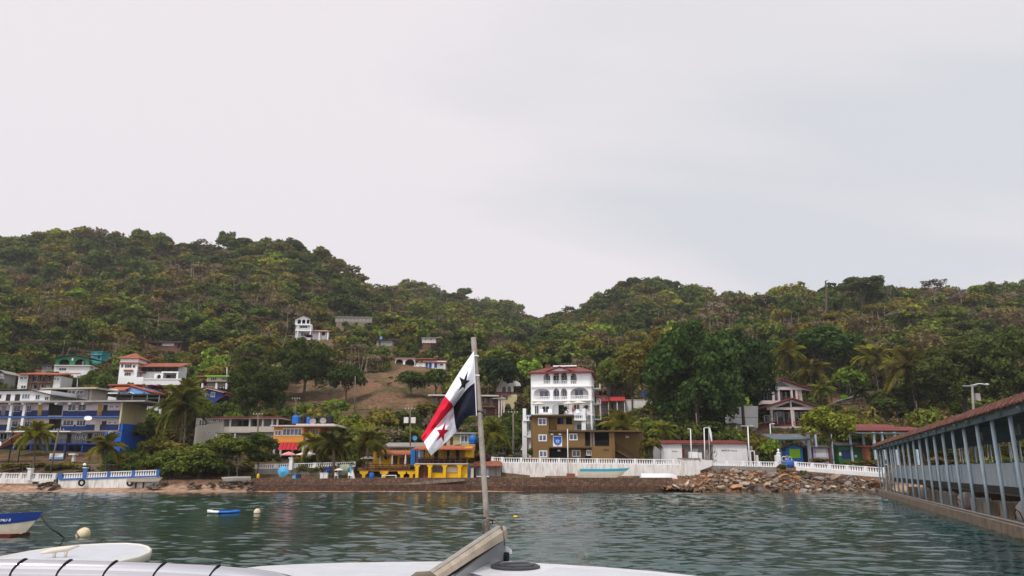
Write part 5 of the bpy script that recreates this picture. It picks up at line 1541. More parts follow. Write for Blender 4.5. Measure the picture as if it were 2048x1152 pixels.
MB().lathe([(.12, 0), (.24, .08), (.26, .2), (.16, .36), (.05, .42)], 10, (x, .25, z - .02)).build('ball', M['white_clean'], b.e, smooth=True); b.box('cap', M['white_clean'], 165, 172.8, 934.5, 936.3, -.08, .58)
for (x, lab) in ((163.3, 'black tyre fender hanging on the white wall below the blue pillar'), (260, 'black tyre fender hanging on the white wall beside the old skiff')):
    o = empty('tyre', P(x, 965.5, 116.2), lab, 'tyre', 0, 'tyres on the sea wall')
    mb = MB(); R0, r0 = .4, .15
    rings = [[((R0 + r0 * math.cos(q_)) * math.cos(a_), r0 * math.sin(q_) * 1.1, (R0 + r0 * math.cos(q_)) * math.sin(a_)) for q_ in [2 * PI * j / 8 for j in range(8)]] for a_ in [2 * PI * i / 20 for i in range(21)]]
    mb.loft(rings, caps=False).build('tyre_ring', M['rubber'], o, smooth=True)
    MB().tube([(0, .05, .5), (0, .12, 1.1)], .025, 5).build('rope', M['polewood'], o)
balustrade('balustrade', 'white balustrade on a stone wall before the orange house', 512, 708, 126, 125.5, 929, 923.5, 938, 933.5, M['white_clean'], None, 5, M['greywall'], 957, 957)
b = Bld('gate_pillar', 'tall white pillar in the balustrade beside the blue parasol', 'pillar', 581, 940, 125); b.box('shaft', M['white_clean'], 578, 584.5, 917, 940, 0, .6); b.box('cap', M['white_clean'], 577.3, 585.2, 914.8, 917.2, -.08, .68)
balustrade('balustrade', 'long white balustrade on the tall stained wall below the brown house', 1004, 1385, 127, 127, 915, 919, 925, 930, M['white_clean'], None, 10, M['white_stain'], 956, 956)
balustrade('balustrade', 'white balustrade above the rocks in front of the white hall', 1422, 1552, 126, 124, 921, 923.5, 931, 934, M['white_clean'], None, 4, M['concrete'], 946, 946, cat='balustrade')
balustrade('balustrade', 'white balustrade sloping down above the rocks towards the pier', 1592, 1768, 123, 116, 923.5, 935, 933.5, 946.5, M['white_clean'], None, 5, M['white'], 941, 955)
b = Bld('wall', 'broad white buttress wall with dark crack at the left end of the rocks', 'wall', 1400, 945, 125.5, 0); b.box('buttress', M['white_stain'], 1366, 1400, 917, 950, 0, 4, down=1); b.poly('ramp_wall', M['white'], [(1400, 918), (1424, 922), (1424, 932), (1400, 941)], .1, 1.5); b.box('coping', M['concrete'], 1365, 1401, 916, 918, -.15, 4.1)
b = Bld('stone_revetment', 'low dark rubble stone revetment along the water', 'sea wall', 930, 965, 117.5).keep(500, 500, 955, 975)
b.box('wall', M['stonewall'], 505, 835, 957, 972, 0, 1.6, down=1.0); b.box('wall', M['stonewall'], 830, 1345, 955.5, 973, .15, 1.8, down=1.0); b.box('ledge', M['wetrock'], 505, 940, 969, 977, -1.4, .3, down=1.0); b.box('ledge', M['wetrock'], 940.2, 1400, 972, 977, -1.2, .3, down=1)
b.poly('ramp', M['conc_dark'], [(760, 972), (900, 957.5), (930, 957.5), (930, 962), (860, 968)], -.5, -.02)
# ------------------------------------------------------------------ covered pier on the right
_k = H / 2.2
PA = math.radians(20.55)
pdir = Vector((math.sin(PA), math.cos(PA), 0))
_k *= 1.13
P0 = P(2014, 1042, 25.0 * _k)              # foot of the nearest fully visible post
FOOT = P0.z
PL = 0.0
while proj(P0.x + pdir.x * PL, P0.y + pdir.y * PL, P0.z)[0] > 1763: PL += .25     # length from P0 to the shore
pe = empty('covered_pier', (P0.x, P0.y, 0), 'long covered pier with blue grey posts and dull red tiled roof', 'pier', PI / 2 - PA)
# local frame: x runs along the pier to the shore, -y is the far (right) side, +y faces the water and camera
EAVE = 2.2 * 0 + (P(1984, 843, 24.65 * _k * 1.03).z)
DK = P(2014, 975, 27.5 * _k).z
RT = P(2014, 926, 27.5 * _k).z
S0 = -30.0
WID = 9.5
MB().box(S0, PL, -1.4, .45, -2.5, FOOT - .02).build('footing', M['conc_dark'], pe)
MB().box(S0, PL + 4, -WID, -1.7, DK - .5, DK).build('deck', M['concrete'], pe)
MB().box(S0, PL, -WID + .4, -5, -2.5, DK - .55).build('core_wall', M['conc_dark'], pe)
sp = 3.8
n = int((PL - S0) / sp)
first = -int(-S0 / sp)
mb = MB()
for i in range(first, int(PL / sp) + 1):
    s = i * sp
    MB().tube([(s, 0, FOOT - .3), (s, 0, EAVE + .2)], .1, 10).build('post', M['postgrey'], pe, smooth=True)
    if i < int(PL / sp):
        MB().tube([(s, .12, FOOT + .06), (s + sp, .12, FOOT + .06)], .07, 8).build('foot_pipe', M['steel'], pe)
        MB().box(s + .05, s + sp - .05, -1.66, -1.58, DK + .04, RT).build('railing_panel', M['pierpanel'], pe)
    MB().box(s - .06, s + .06, -1.72, -1.52, DK - .3, RT + .05).build('railing_stile', M['postgrey'], pe)
    MB().tube([(s, -WID + .3, DK - .2), (s, -WID + .3, EAVE + .2)], .09, 8).build('rear_post', M['postgrey'], pe, smooth=True)
    MB().box(s - .1, s + .1, -WID, .5, EAVE + .02, EAVE + .2).build('ceiling_beam', M['fascia'], pe)
    # fascia brackets
    MB().prism([(s - .05, EAVE + .1), (s + .05, EAVE + .1), (s + .05, EAVE + .24), (s - .05, EAVE + .24)], .12, .58).build('bracket', M['fascia'], pe)
MB().box(S0, PL, -1.8, -1.5, DK - .35, DK + .03).build('deck_edge', M['roof_dark'], pe)
MB().box(S0, PL, -WID + .2, -WID + .32, DK + .7, RT + .35).build('rear_railing', M['turq'], pe)
for i in range(4):
    MB().box(S0, PL, -2.0 - 2.1 * i, -1.9 - 2.1 * i, EAVE + .22, EAVE + .27).build('purlin', M['fascia'], pe)
# roof: soffit, fascia and tiles
yE = .5
rise = .22
def roofpoly(z0, yy0, yy1, th, m, nm, sl):
    v = []
    for s in (S0, PL + .3):
        v += [(s, yy0, z0), (s, yy1, z0 + sl), (s, yy1, z0 + sl + th), (s, yy0, z0 + th)]
    MB().add(v, [(0, 1, 2, 3), (7, 6, 5, 4), (0, 4, 5, 1), (1, 5, 6, 2), (2, 6, 7, 3), (3, 7, 4, 0)]).build(nm, m, pe)
roofpoly(EAVE + .25, yE - .1, -4.2, .1, M['fascia'], 'roof_lining', 1.1)
roofpoly(EAVE + .25, -WID - .8, -4.2, .1, M['fascia'], 'roof_lining', 1.1)
roofpoly(EAVE + .33, yE, -4.2, .14, M['piertile'], 'roof', 1.16)
roofpoly(EAVE + .33, -WID - 1, -4.2, .14, M['piertile'], 'roof', 1.16)
k = S0
while k < PL:
    MB().prism([(k + .02, EAVE - .04), (k + sp - .02, EAVE - .04), (k + sp - .02, EAVE + .26), (k + .02, EAVE + .26)], yE - .25, yE - .15).build('fascia_panel', M['fascia'], pe)
    k += sp
mbt = MB(); k = S0
while k < PL + 1:
    mbt.tube([(k, yE + .06, EAVE + .36), (k, yE - .4, EAVE + .82)], .1, 6); k += .62
mbt.build('tile_edge', M['piertile'], pe)
for (s, w_) in ((5.5, 1.5), (15.5, 1.7), (-4, 1.5)):
    MB().box(s, s + w_, -2.6, -2.5, EAVE - .55, EAVE + .3).build('hanging_board', M['roof_grey'], pe)
# concrete blocks and covered bundles on the footing behind the posts
_pr = random.Random(3)
_wd = ['first', 'second', 'third', 'fourth', 'fifth', 'sixth', 'seventh', 'eighth', 'ninth', 'tenth', 'eleventh', 'twelfth', 'thirteenth', 'fourteenth', 'fifteenth', 'sixteenth']
mw = pe.matrix_basis
for i in range(12):
    s = -2.6 + i * sp + sp * .28 - (0.3 if i % 2 else 0)
    w_, hgt = _pr.uniform(1.1, 1.7), _pr.uniform(.85, 1.0)
    lp = Vector((s, -.75, FOOT - .02))
    R_ = Matrix.Rotation(PI / 2 - PA, 4, 'Z')
    wp = Vector((P0.x, P0.y, 0)) + R_ @ lp
    wrapped = i in (0, 4, 9)
    if wrapped:
        o = empty('tarp_bundle', wp, ['bulging grey tarpaulin bundle on the pier footing nearest the camera', '', '', '', 'grey tarpaulin bundle between concrete blocks midway along the pier footing', '', '', '', '', 'small grey tarpaulin bundle far along the pier footing'][i], 'bundle', PI / 2 - PA + .1, 'wrapped bundles on the pier footing')
        V, rings = [], []
        for a_, sc_ in ((0, 1.0), (.35, 1.06), (.75, .95), (1.0, .6), (1.08, .2)):
            rings.append([((w_ * .55 * sc_) * max(-.8, min(.8, math.cos(t_) * 1.15)) * (1 + .05 * math.sin(5 * t_ + i)), .6 * sc_ * max(-.8, min(.8, math.sin(t_) * 1.15)) * (1 + .06 * math.sin(4 * t_)), a_ * (1.05 + .05 * math.sin(3 * t_))) for t_ in [2 * PI * q / 16 for q in range(16)]])
        MB().loft(rings).build('cover', M['roof_grey'], o, smooth=True)
        MB().tube([(-w_ * .45, .53, .15), (-w_ * .3, .6, .55), (0, .62, .7), (w_ * .3, .58, .5), (w_ * .45, .5, .2)], .025, 5).build('rope', M['rubber'], o)
    else:
        o = empty('concrete_block', wp, f'{_wd[i]} grey concrete block from the camera on the pier footing', 'concrete block', PI / 2 - PA + _pr.uniform(-.06, .06), 'blocks on the pier footing')
        MB().prism([(-w_ / 2, 0), (w_ / 2, 0), (w_ / 2 - .05, hgt - .03), (w_ / 2 - .1, hgt), (-w_ / 2 + .1, hgt), (-w_ / 2 + .05, hgt - .03)], -.45, .45).build('block', M['conc_dark' if i % 3 else 'greywall'], o)
        MB().tube([(-.15, 0, hgt - .05), (-.15, 0, hgt + .1), (.15, 0, hgt + .1), (.15, 0, hgt - .05)], .025, 5).build('lifting_loop', M['darkwood'], o)
# utility pole standing behind the pier roof
# ------------------------------------------------------------------ our own boat: deck, bow beam, flag


def PZ(px, py, z):
    r = ray(px, py)
    return CAM + r * ((z - H) / r.z)


M['gelcoat'] = mat('white_gelcoat', (214, 214, 218), .08, 2.5, .34, bump=.08, streak=.3, dirt=(176, 170, 160))
M['nonskid'] = mat('grey_white_nonskid', (198, 200, 206), .06, 3, .6, bump=.3, bscale=160)
M['alu'] = mat('weathered_aluminium', (168, 162, 154), .16, 6, .5, bump=.35, bscale=25, streak=.45, dirt=(120, 100, 80), metal=.35)
M['alu_beige'] = mat('beige_worn_plank', (186, 172, 152), .16, 6, .75, bump=.4, bscale=25, streak=.5, dirt=(128, 112, 92))
M['hatch'] = mat('charcoal_plastic', (58, 58, 64), .1, 8, .5, bump=.2, bscale=60)
M['chrome'] = mat('polished_steel', (214, 212, 216), .04, 2, .12, bump=.02, metal=1.0)
M['pole'] = mat('grey_weathered_tube', (150, 142, 132), .2, 9, .8, bump=.4, bscale=40, streak=.5, dirt=(108, 98, 86))
ZD = 2.45
edge = [(-100, 1215), (300, 1168), (440, 1141), (520, 1131.5), (600, 1127.5), (700, 1124.5), (850, 1122.5), (940, 1121.5), (1010, 1121.5), (1093, 1126.5), (1200, 1133), (1300, 1141), (1440, 1156), (1600, 1180)]
ol = [PZ(a, c, ZD) for a, c in edge]
ol = [(v.x, v.y) for v in ol]
plan = [(-2.75, -2.0), (-2.75, 2.5)] + ol + [(2.2, 2.4), (2.2, -2.0)]
fb = empty('ferry_bow', (0, 4, ZD), 'white foredeck of the boat carrying the camera', 'boat')
mb = MB()
def ring(z, sc, dy=0): return [(x * sc, (y - 4) * sc + dy, z) for x, y in plan]
mb.loft([ring(-2.6, .72, -.5), ring(-1.2, .9, -.2), ring(-.12, 1.0), ring(-.03, 1.002), ring(0, .992)], caps=False)
n = len(plan)
mb.build('hull', M['gelcoat'], fb, smooth=True)
MB().plate([(x * .992, (y - 4) * .992) for x, y in plan], -.02, .0).build('deck', M['gelcoat'], fb)
inner = [PZ(a, c, ZD + .004) for a, c in ((450, 1150), (540, 1138), (700, 1131), (830, 1130), (850, 1160), (780, 1190), (440, 1190))]
MB().plate([(v.x, v.y - 4) for v in inner], .001, .004).build('nonskid_pad', M['nonskid'], fb)
inner = [PZ(a, c, ZD + .004) for a, c in ((1110, 1134), (1200, 1139), (1300, 1147), (1420, 1162), (1420, 1190), (960, 1190), (965, 1157), (1060, 1152))]
MB().plate([(v.x, v.y - 4) for v in inner], .001, .004).build('nonskid_pad', M['nonskid'], fb)
# raised pad under the beam
a, c, e_ = PZ(925, 1128, ZD), PZ(1003, 1121, ZD), PZ(940, 1152, ZD)
MB().add([(a.x, a.y - 4, 0), (c.x, c.y - 4, 0), (e_.x + .1, e_.y - 4, 0), (a.x + .04, a.y - 4.02, .03), (c.x - .01, c.y - 4.02, .075), (e_.x, e_.y - 4, .02)], [(0, 1, 4, 3), (1, 2, 5, 4), (3, 4, 5), (2, 0, 3, 5)]).build('bow_pad', M['gelcoat'], fb)
# hatch
hc = PZ(1031, 1135.5, ZD)
h = MB().lathe([(.195, .0), (.195, .012), (.18, .02), (.15, .02), (.148, .012), (.0001, .012)], 36, (hc.x, hc.y - 4, .002)).build('deck_hatch', M['hatch'], fb)
MB().lathe([(.143, .01), (.143, .022), (.135, .026), (.0001, .026)], 32, (hc.x, hc.y - 4, .004)).build('lid', M['hatch'], h)
MB().plate([(hc.x - .09, hc.y - 4 - .06), (hc.x + .02, hc.y - 4 + .005), (hc.x - .02, hc.y - 4 + .03), (hc.x - .1, hc.y - 4 - .02)], .03, .032).build('grip', M['rubber'], h)
MB().plate([(hc.x + .08, hc.y - 4 + .075), (hc.x - .005, hc.y - 4 + .02), (hc.x + .03, hc.y - 4 + .0), (hc.x + .11, hc.y - 4 + .05)], .03, .032).build('grip', M['rubber'], h)
mb = MB()
for k in range(6):
    mb.lathe([(.007, .021), (.004, .025)], 6, (hc.x + .168 * math.cos(k * PI / 3 + .4), hc.y - 4 + .168 * math.sin(k * PI / 3 + .4), .002))
mb.build('screws', M['rubber'], h)
# beam (bow roller arm)
A0 = PZ(838, 1172, ZD + .05); B0 = P(1003, 1062, 6.75)
bd = (B0 - A0); bl = bd.length; bx = bd.normalized(); bs = bx.cross(Vector((0, 0, 1))).normalized(); bu = bs.cross(bx)
be = empty('bow_beam', A0, 'weathered metal and wood bow beam rising over the white foredeck', 'bow beam')
def bp(s, w_, u): return tuple(bx * s + bs * w_ + bu * u)
rings = []
for s, ww, lo, hi in ((0, .034, -.022, .026), (.15, .04, -.026, .03), (bl * .5, .044, -.034, .036), (bl * .85, .048, -.05, .042), (bl, .048, -.065, .042)):
    rings.append([bp(s, -ww, lo), bp(s, ww, lo), bp(s, ww, hi * .4), bp(s, ww * .55, hi), bp(s, -ww * .8, hi), bp(s, -ww, hi * .7)])
MB().loft(rings).build('plank', M['alu_beige'], be)
rings = [[bp(s, -ww - .006, hi * .5), bp(s, -ww * .75, hi + .006), bp(s, ww * .4, hi + .008), bp(s, ww * .4, hi + .002), bp(s, -ww * .7, hi + .001)] for s, ww, lo, hi in ((.05, .037, -.022, .027), (bl * .5, .044, -.034, .036), (bl * .985, .048, -.06, .042))]
MB().loft(rings).build('metal_cap', M['alu'], be)
MB().loft([[bp(s, .03, -.06 - d_ * .0), bp(s, .05, -.06), bp(s, .05, -.06 - d_), bp(s, .03, -.06 - d_)] for s, d_ in ((.35, .02), (bl * .7, .09), (bl * .97, .17))]).build('bracket_plate', M['steel'], be)
MB().loft([[bp(s, -.075, -.08), bp(s, -.06, -.08), bp(s, -.06, -.08 - d_), bp(s, -.075, -.08 - d_)] for s, d_ in ((.35, .02), (bl * .7, .06), (bl * .97, .12))]).build('bracket_plate', M['roof_dark'], be)
MB().tube([bp(bl * .95, -.08, -.2), bp(bl * .95, .08, -.2)], .045, 10).build('roller', M['rubber'], be)
MB().tube([bp(-.02, -.1, .0), bp(.02, -.02, .06), bp(.05, .05, .06), bp(.1, .1, .0)], .022, 6).build('lashing', M['polewood'], be, smooth=True)
fl = P(1012, 1100, 6.72) - A0
MB().loft([[tuple(fl + Vector((-.03, 0, .05))), tuple(fl + Vector((-.03, .03, .05))), tuple(fl + Vector((-.03, .03, -.02))), tuple(fl + Vector((-.03, 0, -.02)))], [tuple(fl + Vector((.05, 0, -.0))), tuple(fl + Vector((.05, .02, -.0))), tuple(fl + Vector((.05, .02, -.035))), tuple(fl + Vector((.05, 0, -.035)))]]).build('anchor_fluke', M['gelcoat'], be)
o = tag(MB().tube([P(x, y, Y) for x, y, Y in ((968, 1062, 6.62), (966, 1045, 6.6), (975, 1036, 6.55), (990, 1039, 6.6), (1003, 1052, 6.62), (1008, 1078, 6.64), (1009, 1090, 6.66))], .009, 6).build('rope', M['polewood'], smooth=True), 'short pale rope looped over the top of the bow beam', 'rope')
# flag pole
fp = empty('flagpole', P(974, 1062, 6.72), 'grey weathered pole lashed to the bow beam, carrying a flag', 'flagpole')
p0 = P(974, 1062, 6.72)
pts = [P(a_, c_, 6.72) - p0 for a_, c_ in ((975, 1075), (971, 1000), (963, 880), (956, 780), (950, 720), (947, 675))]
MB().tube(pts, [.0255, .025, .0245, .024, .0245, .024], 14).build('tube', M['pole'], fp, smooth=True)
for (x, y, nm) in ((957, 823, 'tie'), (973, 1036, 'tie'), (951.5, 712, 'tie'), (953, 751, 'tie')):
    c = P(x, y, 6.72) - p0
    mb = MB(); mb.lathe([(.026, -.006), (.031, -.003), (.031, .003), (.026, .006)], 12, tuple(c))
    if y in (823, 1036): mb.tube([tuple(c + Vector((.02, -.02, 0))), tuple(c + Vector((.05, -.02, -.02))), tuple(c + Vector((.055, -.02, -.05)))], .005, 5)
    mb.build('tie', M['rubber'] if y > 760 else M['white_clean'], fp)

# flag cloth
M['cloth_white'] = mat('white_flag_cloth', (232, 232, 238), .03, 3, .85, bump=.1, bscale=300)
M['cloth_red'] = mat('red_flag_cloth', (206, 20, 52), .05, 3, .85, bump=.1, bscale=300)
M['cloth_navy'] = mat('dark_navy_flag_cloth', (22, 26, 44), .1, 3, .85, bump=.1, bscale=300)
M['cloth_star'] = mat('black_star_cloth', (14, 15, 22), .05, 3, .85)
M['cloth_red_star'] = mat('dark_red_star_cloth', (166, 14, 40), .05, 3, .85)


def flag():
    # control net in picture columns/rows: s along the fly, t down the hoist
    S = [0, .25, .5, .75, 1.0]
    T = [0, .25, .5, .75, 1.0]
    net = [
        [(947.5, 702), (919, 744), (890, 792), (866, 834), (842, 875)],
        [(948, 734), (927, 768), (899, 802), (872, 840), (845, 879)],
        [(949, 766), (934, 778), (906.5, 813.5), (877, 848), (848, 884)],
        [(951, 798), (932, 815), (909, 838), (883, 868), (854, 897)],
        [(953, 831), (933, 835), (913, 862), (888, 888), (862, 911)],
    ]
    dep = [
        [0, .05, .03, .08, .11],
        [0, -.08, -.07, .0, .05],
        [0, .05, .12, .05, -.05],
        [0, -.12, .08, -.08, -.11],
        [0, -.05, .15, .04, -.03],
    ]
    NS, NT = 220, 150
    A = np.array(net, float); D = np.array(dep, float)

    def cubic(arr, t):
        # Catmull-Rom through the five rows
        t = t * (len(arr) - 1)
        i = np.clip(np.floor(t).astype(int), 0, len(arr) - 2)
        f = (t - i)[..., None]
        g = lambda k: arr[np.clip(k, 0, len(arr) - 1)]
        p0, p1, p2, p3 = g(i - 1), g(i), g(i + 1), g(i + 2)
        return .5 * (2 * p1 + (p2 - p0) * f + (2 * p0 - 5 * p1 + 4 * p2 - p3) * f ** 2 + (3 * p1 - p0 - 3 * p2 + p3) * f ** 3)
    tt = np.linspace(0, 1, NT + 1); ss = np.linspace(0, 1, NS + 1)
    full = np.concatenate([A, D[..., None]], -1)
    rows = cubic(full.reshape(5, -1), tt).reshape(NT + 1, 5, 3)
    pts = np.stack([cubic(rows[j], ss) for j in range(NT + 1)])
    V = []
    for j in range(NT + 1):
        for i in range(NS + 1):
            x, y, d = pts[j, i]
            w_ = ss[i]
            d += .022 * math.sin(w_ * 10 - tt[j] * 7) * min(1, w_ * 3) + (.012 * math.sin(tt[j] * 17 + w_ * 9) + .007 * math.sin(tt[j] * 31 - w_ * 22 + 1) + .006 * math.sin(w_ * 43 + tt[j] * 12)) * min(1, w_ * 3)
            V.append(P(x, y, 6.69 + d))
    # flag colours by quarter and star
    def star(u, v, cx, cy, R_, rot):
        x, y = u - cx, v - cy
        r_ = math.hypot(x, y)
        a_ = (math.atan2(y, x) - rot) % (2 * PI / 5)
        a_ = abs(a_ - PI / 5)
        # distance of the star outline in this direction
        k = math.cos(PI / 5) ; inner = .382
        ang = PI / 5 - a_
        x0, y0 = R_, 0.0
        x1, y1 = inner * R_ * math.cos(PI / 5), inner * R_ * math.sin(PI / 5)
        dx, dy = x1 - x0, y1 - y0
        ca, sa = math.cos(ang), math.sin(ang)
        tden = ca * dy - sa * dx
        rr = (x0 * dy - y0 * dx) / tden
        return r_ < rr
    idx = []
    mats = []
    for j in range(NT):
        for i in range(NS):
            s, t = (i + .5) / NS, (j + .5) / NT
            u, v = s * 1.5, t
            if s < .5 and t < .5: m = 3 if star(u, v, .36, .26, .185, -PI / 2 + .25) else 0
            elif s >= .5 and t < .5: m = 1
            elif s < .5: m = 2
            else: m = 4 if star(u, v, 1.10, .75, .185, -PI / 2 + .5) else 0
            mats.append(m)
            a_ = j * (NS + 1) + i
            idx.append((a_, a_ + NS + 1, a_ + NS + 2, a_ + 1))
    o0 = P(950, 765, 6.69)
    e = empty('flag', o0, 'drooping quartered flag in white, red and dark navy with two stars', 'flag')
    me = bpy.data.meshes.new('cloth')
    me.from_pydata([tuple(p - o0) for p in V], [], idx)
    for k in ('cloth_white', 'cloth_red', 'cloth_navy', 'cloth_star', 'cloth_red_star'): me.materials.append(M[k])
    me.polygons.foreach_set("material_index", mats)
    me.polygons.foreach_set("use_smooth", [True] * len(idx))
    me.update()
    c = link('cloth', me, e)
    md = c.modifiers.new('thick', 'SOLIDIFY'); md.thickness = .0016; md.offset = 0
    mb = MB(); q = [P(947.5 + 5.5 * k / 8, 702 + 129 * k / 8, 6.68) - o0 for k in range(9)]
    mb.tube(q, .004, 5).build('hoist_cord', M['cloth_white'], e)


flag()

# banded steel tube across the lower left corner
rt = empty('handrail', P(200, 1138, 2.0), 'polished steel tube with dark bands in the lower left corner', 'handrail')
q0 = P(200, 1138, 2.0)
pts = [P(x, y, Y) - q0 for x, y, Y in ((-260, 1133, 1.88), (-80, 1134.5, 1.94), (60, 1136.5, 1.97), (200, 1139, 2.0), (330, 1143, 2.03), (430, 1147.5, 2.07), (500, 1153, 2.12), (550, 1160, 2.18), (600, 1172, 2.25))]
MB().tube(pts, .0205, 20).build('tube', M['chrome'], rt, smooth=True)
for x in (-60, 37, 128, 220, 318, 427):
    _px = [-260, -80, 60, 200, 330, 430]
    k = max(i for i in range(6) if _px[i] <= x); k = min(k, 4)
    wx = (x - _px[k]) / (_px[k + 1] - _px[k])
    c = pts[k].lerp(pts[k + 1], wx)
    ring = []
    for k in range(25):
        a_ = 2 * PI * k / 24
        ring.append(tuple(c + Vector((.013 * math.sin(a_), -.0215 * math.cos(a_), .0215 * math.sin(a_)))))
    MB().tube(ring, .0026, 6, cap=False).build('band', M['rubber'], rt, smooth=True)

# neighbouring white boat
zb = 1.55
nbv = [PZ(a_, c_, zb) for a_, c_ in ((-260, 1170), (-60, 1124), (0, 1112.5), (60, 1101), (110, 1094), (160, 1089), (215, 1086), (255, 1085.5), (282, 1087.5), (298, 1092), (304, 1098), (300, 1104), (280, 1112), (240, 1121), (180, 1134), (80, 1158), (-20, 1190))]
o0 = PZ(100, 1120, zb)
nb = empty('white_boat', o0, 'neighbouring white boat with rounded foredeck and cream rub rail', 'boat')
pl = [(v.x - o0.x, v.y - o0.y) for v in nbv]
cx = sum(x for x, y in pl) / len(pl); cy = sum(y for x, y in pl) / len(pl)
def sc(f): return [(cx + (x - cx) * f, cy + (y - cy) * f) for x, y in pl]
MB().loft([[(x, y, z) for x, y in sc(f)] for z, f in ((-1.7, .7), (-.6, .9), (-.16, .985))], caps=False).build('hull', M['navy'], nb, smooth=True)
MB().loft([[(x, y, z) for x, y in sc(f)] for z, f in ((-.17, .985), (-.16, 1.0), (-.03, 1.005), (0, .995), (.0, .955), (-.02, .95))], caps=False).build('rub_rail', mat('cream_gelcoat', (226, 222, 204), .04, 2, .4), nb, smooth=True)
MB().plate(sc(.952), -.06, -.012).build('deck', M['nonskid'], nb)
cc = PZ(118, 1114, zb) - o0
mb = MB(); mb.tube([(cc.x - .3, cc.y - .12, .08), (cc.x - .12, cc.y - .05, .12), (cc.x + .12, cc.y + .05, .15), (cc.x + .3, cc.y + .12, .2)], [.02, .045, .05, .02], 8)
mb.tube([(cc.x - .08, cc.y - .03, -.02), (cc.x - .08, cc.y - .03, .12)], .03, 6); mb.tube([(cc.x + .1, cc.y + .04, -.02), (cc.x + .1, cc.y + .04, .14)], .03, 6)
mb.build('cleat', M['canvas'], nb, smooth=True)


def hull(name, label, cat, bow, yaw, Ln, beam, hgt, mside, mtop=None, rake=.5, group=None, roll=0.0, flip=False, inside=True, band=.3):
    """open skiff: bow at +x end; origin at the keel under the bow; the hull runs to -x"""
    o = empty(name, bow, label, cat, yaw, group)
    o.rotation_euler = (roll + (PI if flip else 0), 0, yaw)
    def sec(t):
        # t 0 = stern, 1 = bow
        w_ = beam / 2 * (1 - max(0, (t - .45) / .55) ** 2.2)
        w_ = max(w_, .015)
        zt = hgt * (1 + .22 * max(0, t - .5) ** 2 * 4 * .8)
        x = -Ln + t * Ln
        zk = hgt * .28 * max(0, (t - .8) / .2) ** 2
        sh = rake * (t ** 6)
        return x, w_, zt, zk, sh
    N_ = 16
    def prof(z0f, z1f, inset=0.0):
        rings = []
        for i in range(N_ + 1):
            t = i / N_
            x, w_, zt, zk, sh = sec(t)
            pts = []
            for f in (z0f, (z0f + z1f) / 2, z1f):
                z = zk + (zt - zk) * f
                ww = max(.012, w_ * (.62 + .38 * f ** .7) - inset)
                pts.append((x + sh * f, ww, z))
            rings.append([(p[0], -p[1], p[2]) for p in pts[::-1]] + [(p[0], p[1], p[2]) for p in pts])
        return rings
    MB().loft(prof(0.0, 1 - band), close=False, caps=False).build('hull', mside, o, smooth=False)
    r = prof(1 - band, 1.0, -.012)
    mb = MB()
    mb.loft([q_[:3] for q_ in r], close=False, caps=False).loft([q_[3:] for q_ in r], close=False, caps=False)
    mb.build('gunwale', mtop or mside, o)
    x, w_, zt, zk, sh = sec(0)
    MB().box(x - .05, x + .02, -w_ * .95, w_ * .95, 0.03, zt * .97).build('transom', mside, o)
    mb = MB()
    for t in (.25, .5, .72):
        x, w_, zt, zk, sh = sec(t)
        mb = MB().box(x - .12, x + .12, -w_ * .9, w_ * .9, zt * .72, zt * .76); mb.build('thwart', mside, o)
    return o


# moored blue and white boat at the left edge
M['red_bottom'] = mat('dark_red_bottom_paint', (86, 34, 28), .15, 2, .7)
M['hullwhite'] = mat('cream_hull_paint', (214, 204, 184), .05, 2, .5, streak=.2, dirt=(150, 130, 100))
YB = 35.5
bowp = PZ(50, 1072, 0.02)
bl_ = hull('moored_boat', 'blue and cream moored boat with white lettering, cut by the left picture edge', 'boat', (bowp.x, bowp.y, -.12), math.radians(-8), 7.5, 2.0, 1.12, M['hullwhite'], M['blue'], rake=.85, band=.42)
MB().box(-6.8, -.25, -.62, .62, -.1, .26).build('boot_stripe', M['red_bottom'], bl_)
cu = bpy.data.curves.new('lettering', 'FONT'); cu.body = 'FRIEND II'; cu.extrude = .004; cu.size = .2
tx = bpy.data.objects.new('lettering', cu); COL.objects.link(tx); cu.materials.append(M['white_clean'])
tx.parent = bl_
tx.location = (-1.36, -.635, .86); tx.rotation_euler = (PI / 2 - .2, 0, math.radians(15)); tx.scale = (1.0, 1, 1); text_mesh(tx)
tag(MB().tube([P(81, 1028, 35.3), P(88, 1042, 35), P(100, 1056, 34.5), P(118, 1068, 33.8), PZ(129, 1076, 0)], .03, 5).build('mooring_rope', M['rubber'], smooth=True), 'dark mooring rope drooping from the blue boat bow into the water', 'rope')


def buoy(px, py, wpx, label, m='buoy', tilt=0.0, blob=False):
    c = PZ(px, py, 0)
    r = wpx / 2 * c.y / F
    o = empty('buoy', c, label, 'buoy', 0)
    mb = MB().lathe([(r * .25, -r * .5), (r * .8, -r * .3), (r, r * .3), (r * .95, r * .8), (r * .7, r * 1.25), (r * .3, r * 1.5), (r * .1, r * 1.55)], 16)
    mb.xform(Matrix.Rotation(tilt, 4, 'Y')).build('float', M[m], o, smooth=True)
    MB().lathe([(r * .92, r * .05), (r * 1.03, r * .12), (r * 1.03, r * .28), (r * .98, r * .35)], 16).xform(Matrix.Rotation(tilt, 4, 'Y')).build('weed_band' if tilt else 'rope_band', M['polewood'], o, smooth=True)
    return o


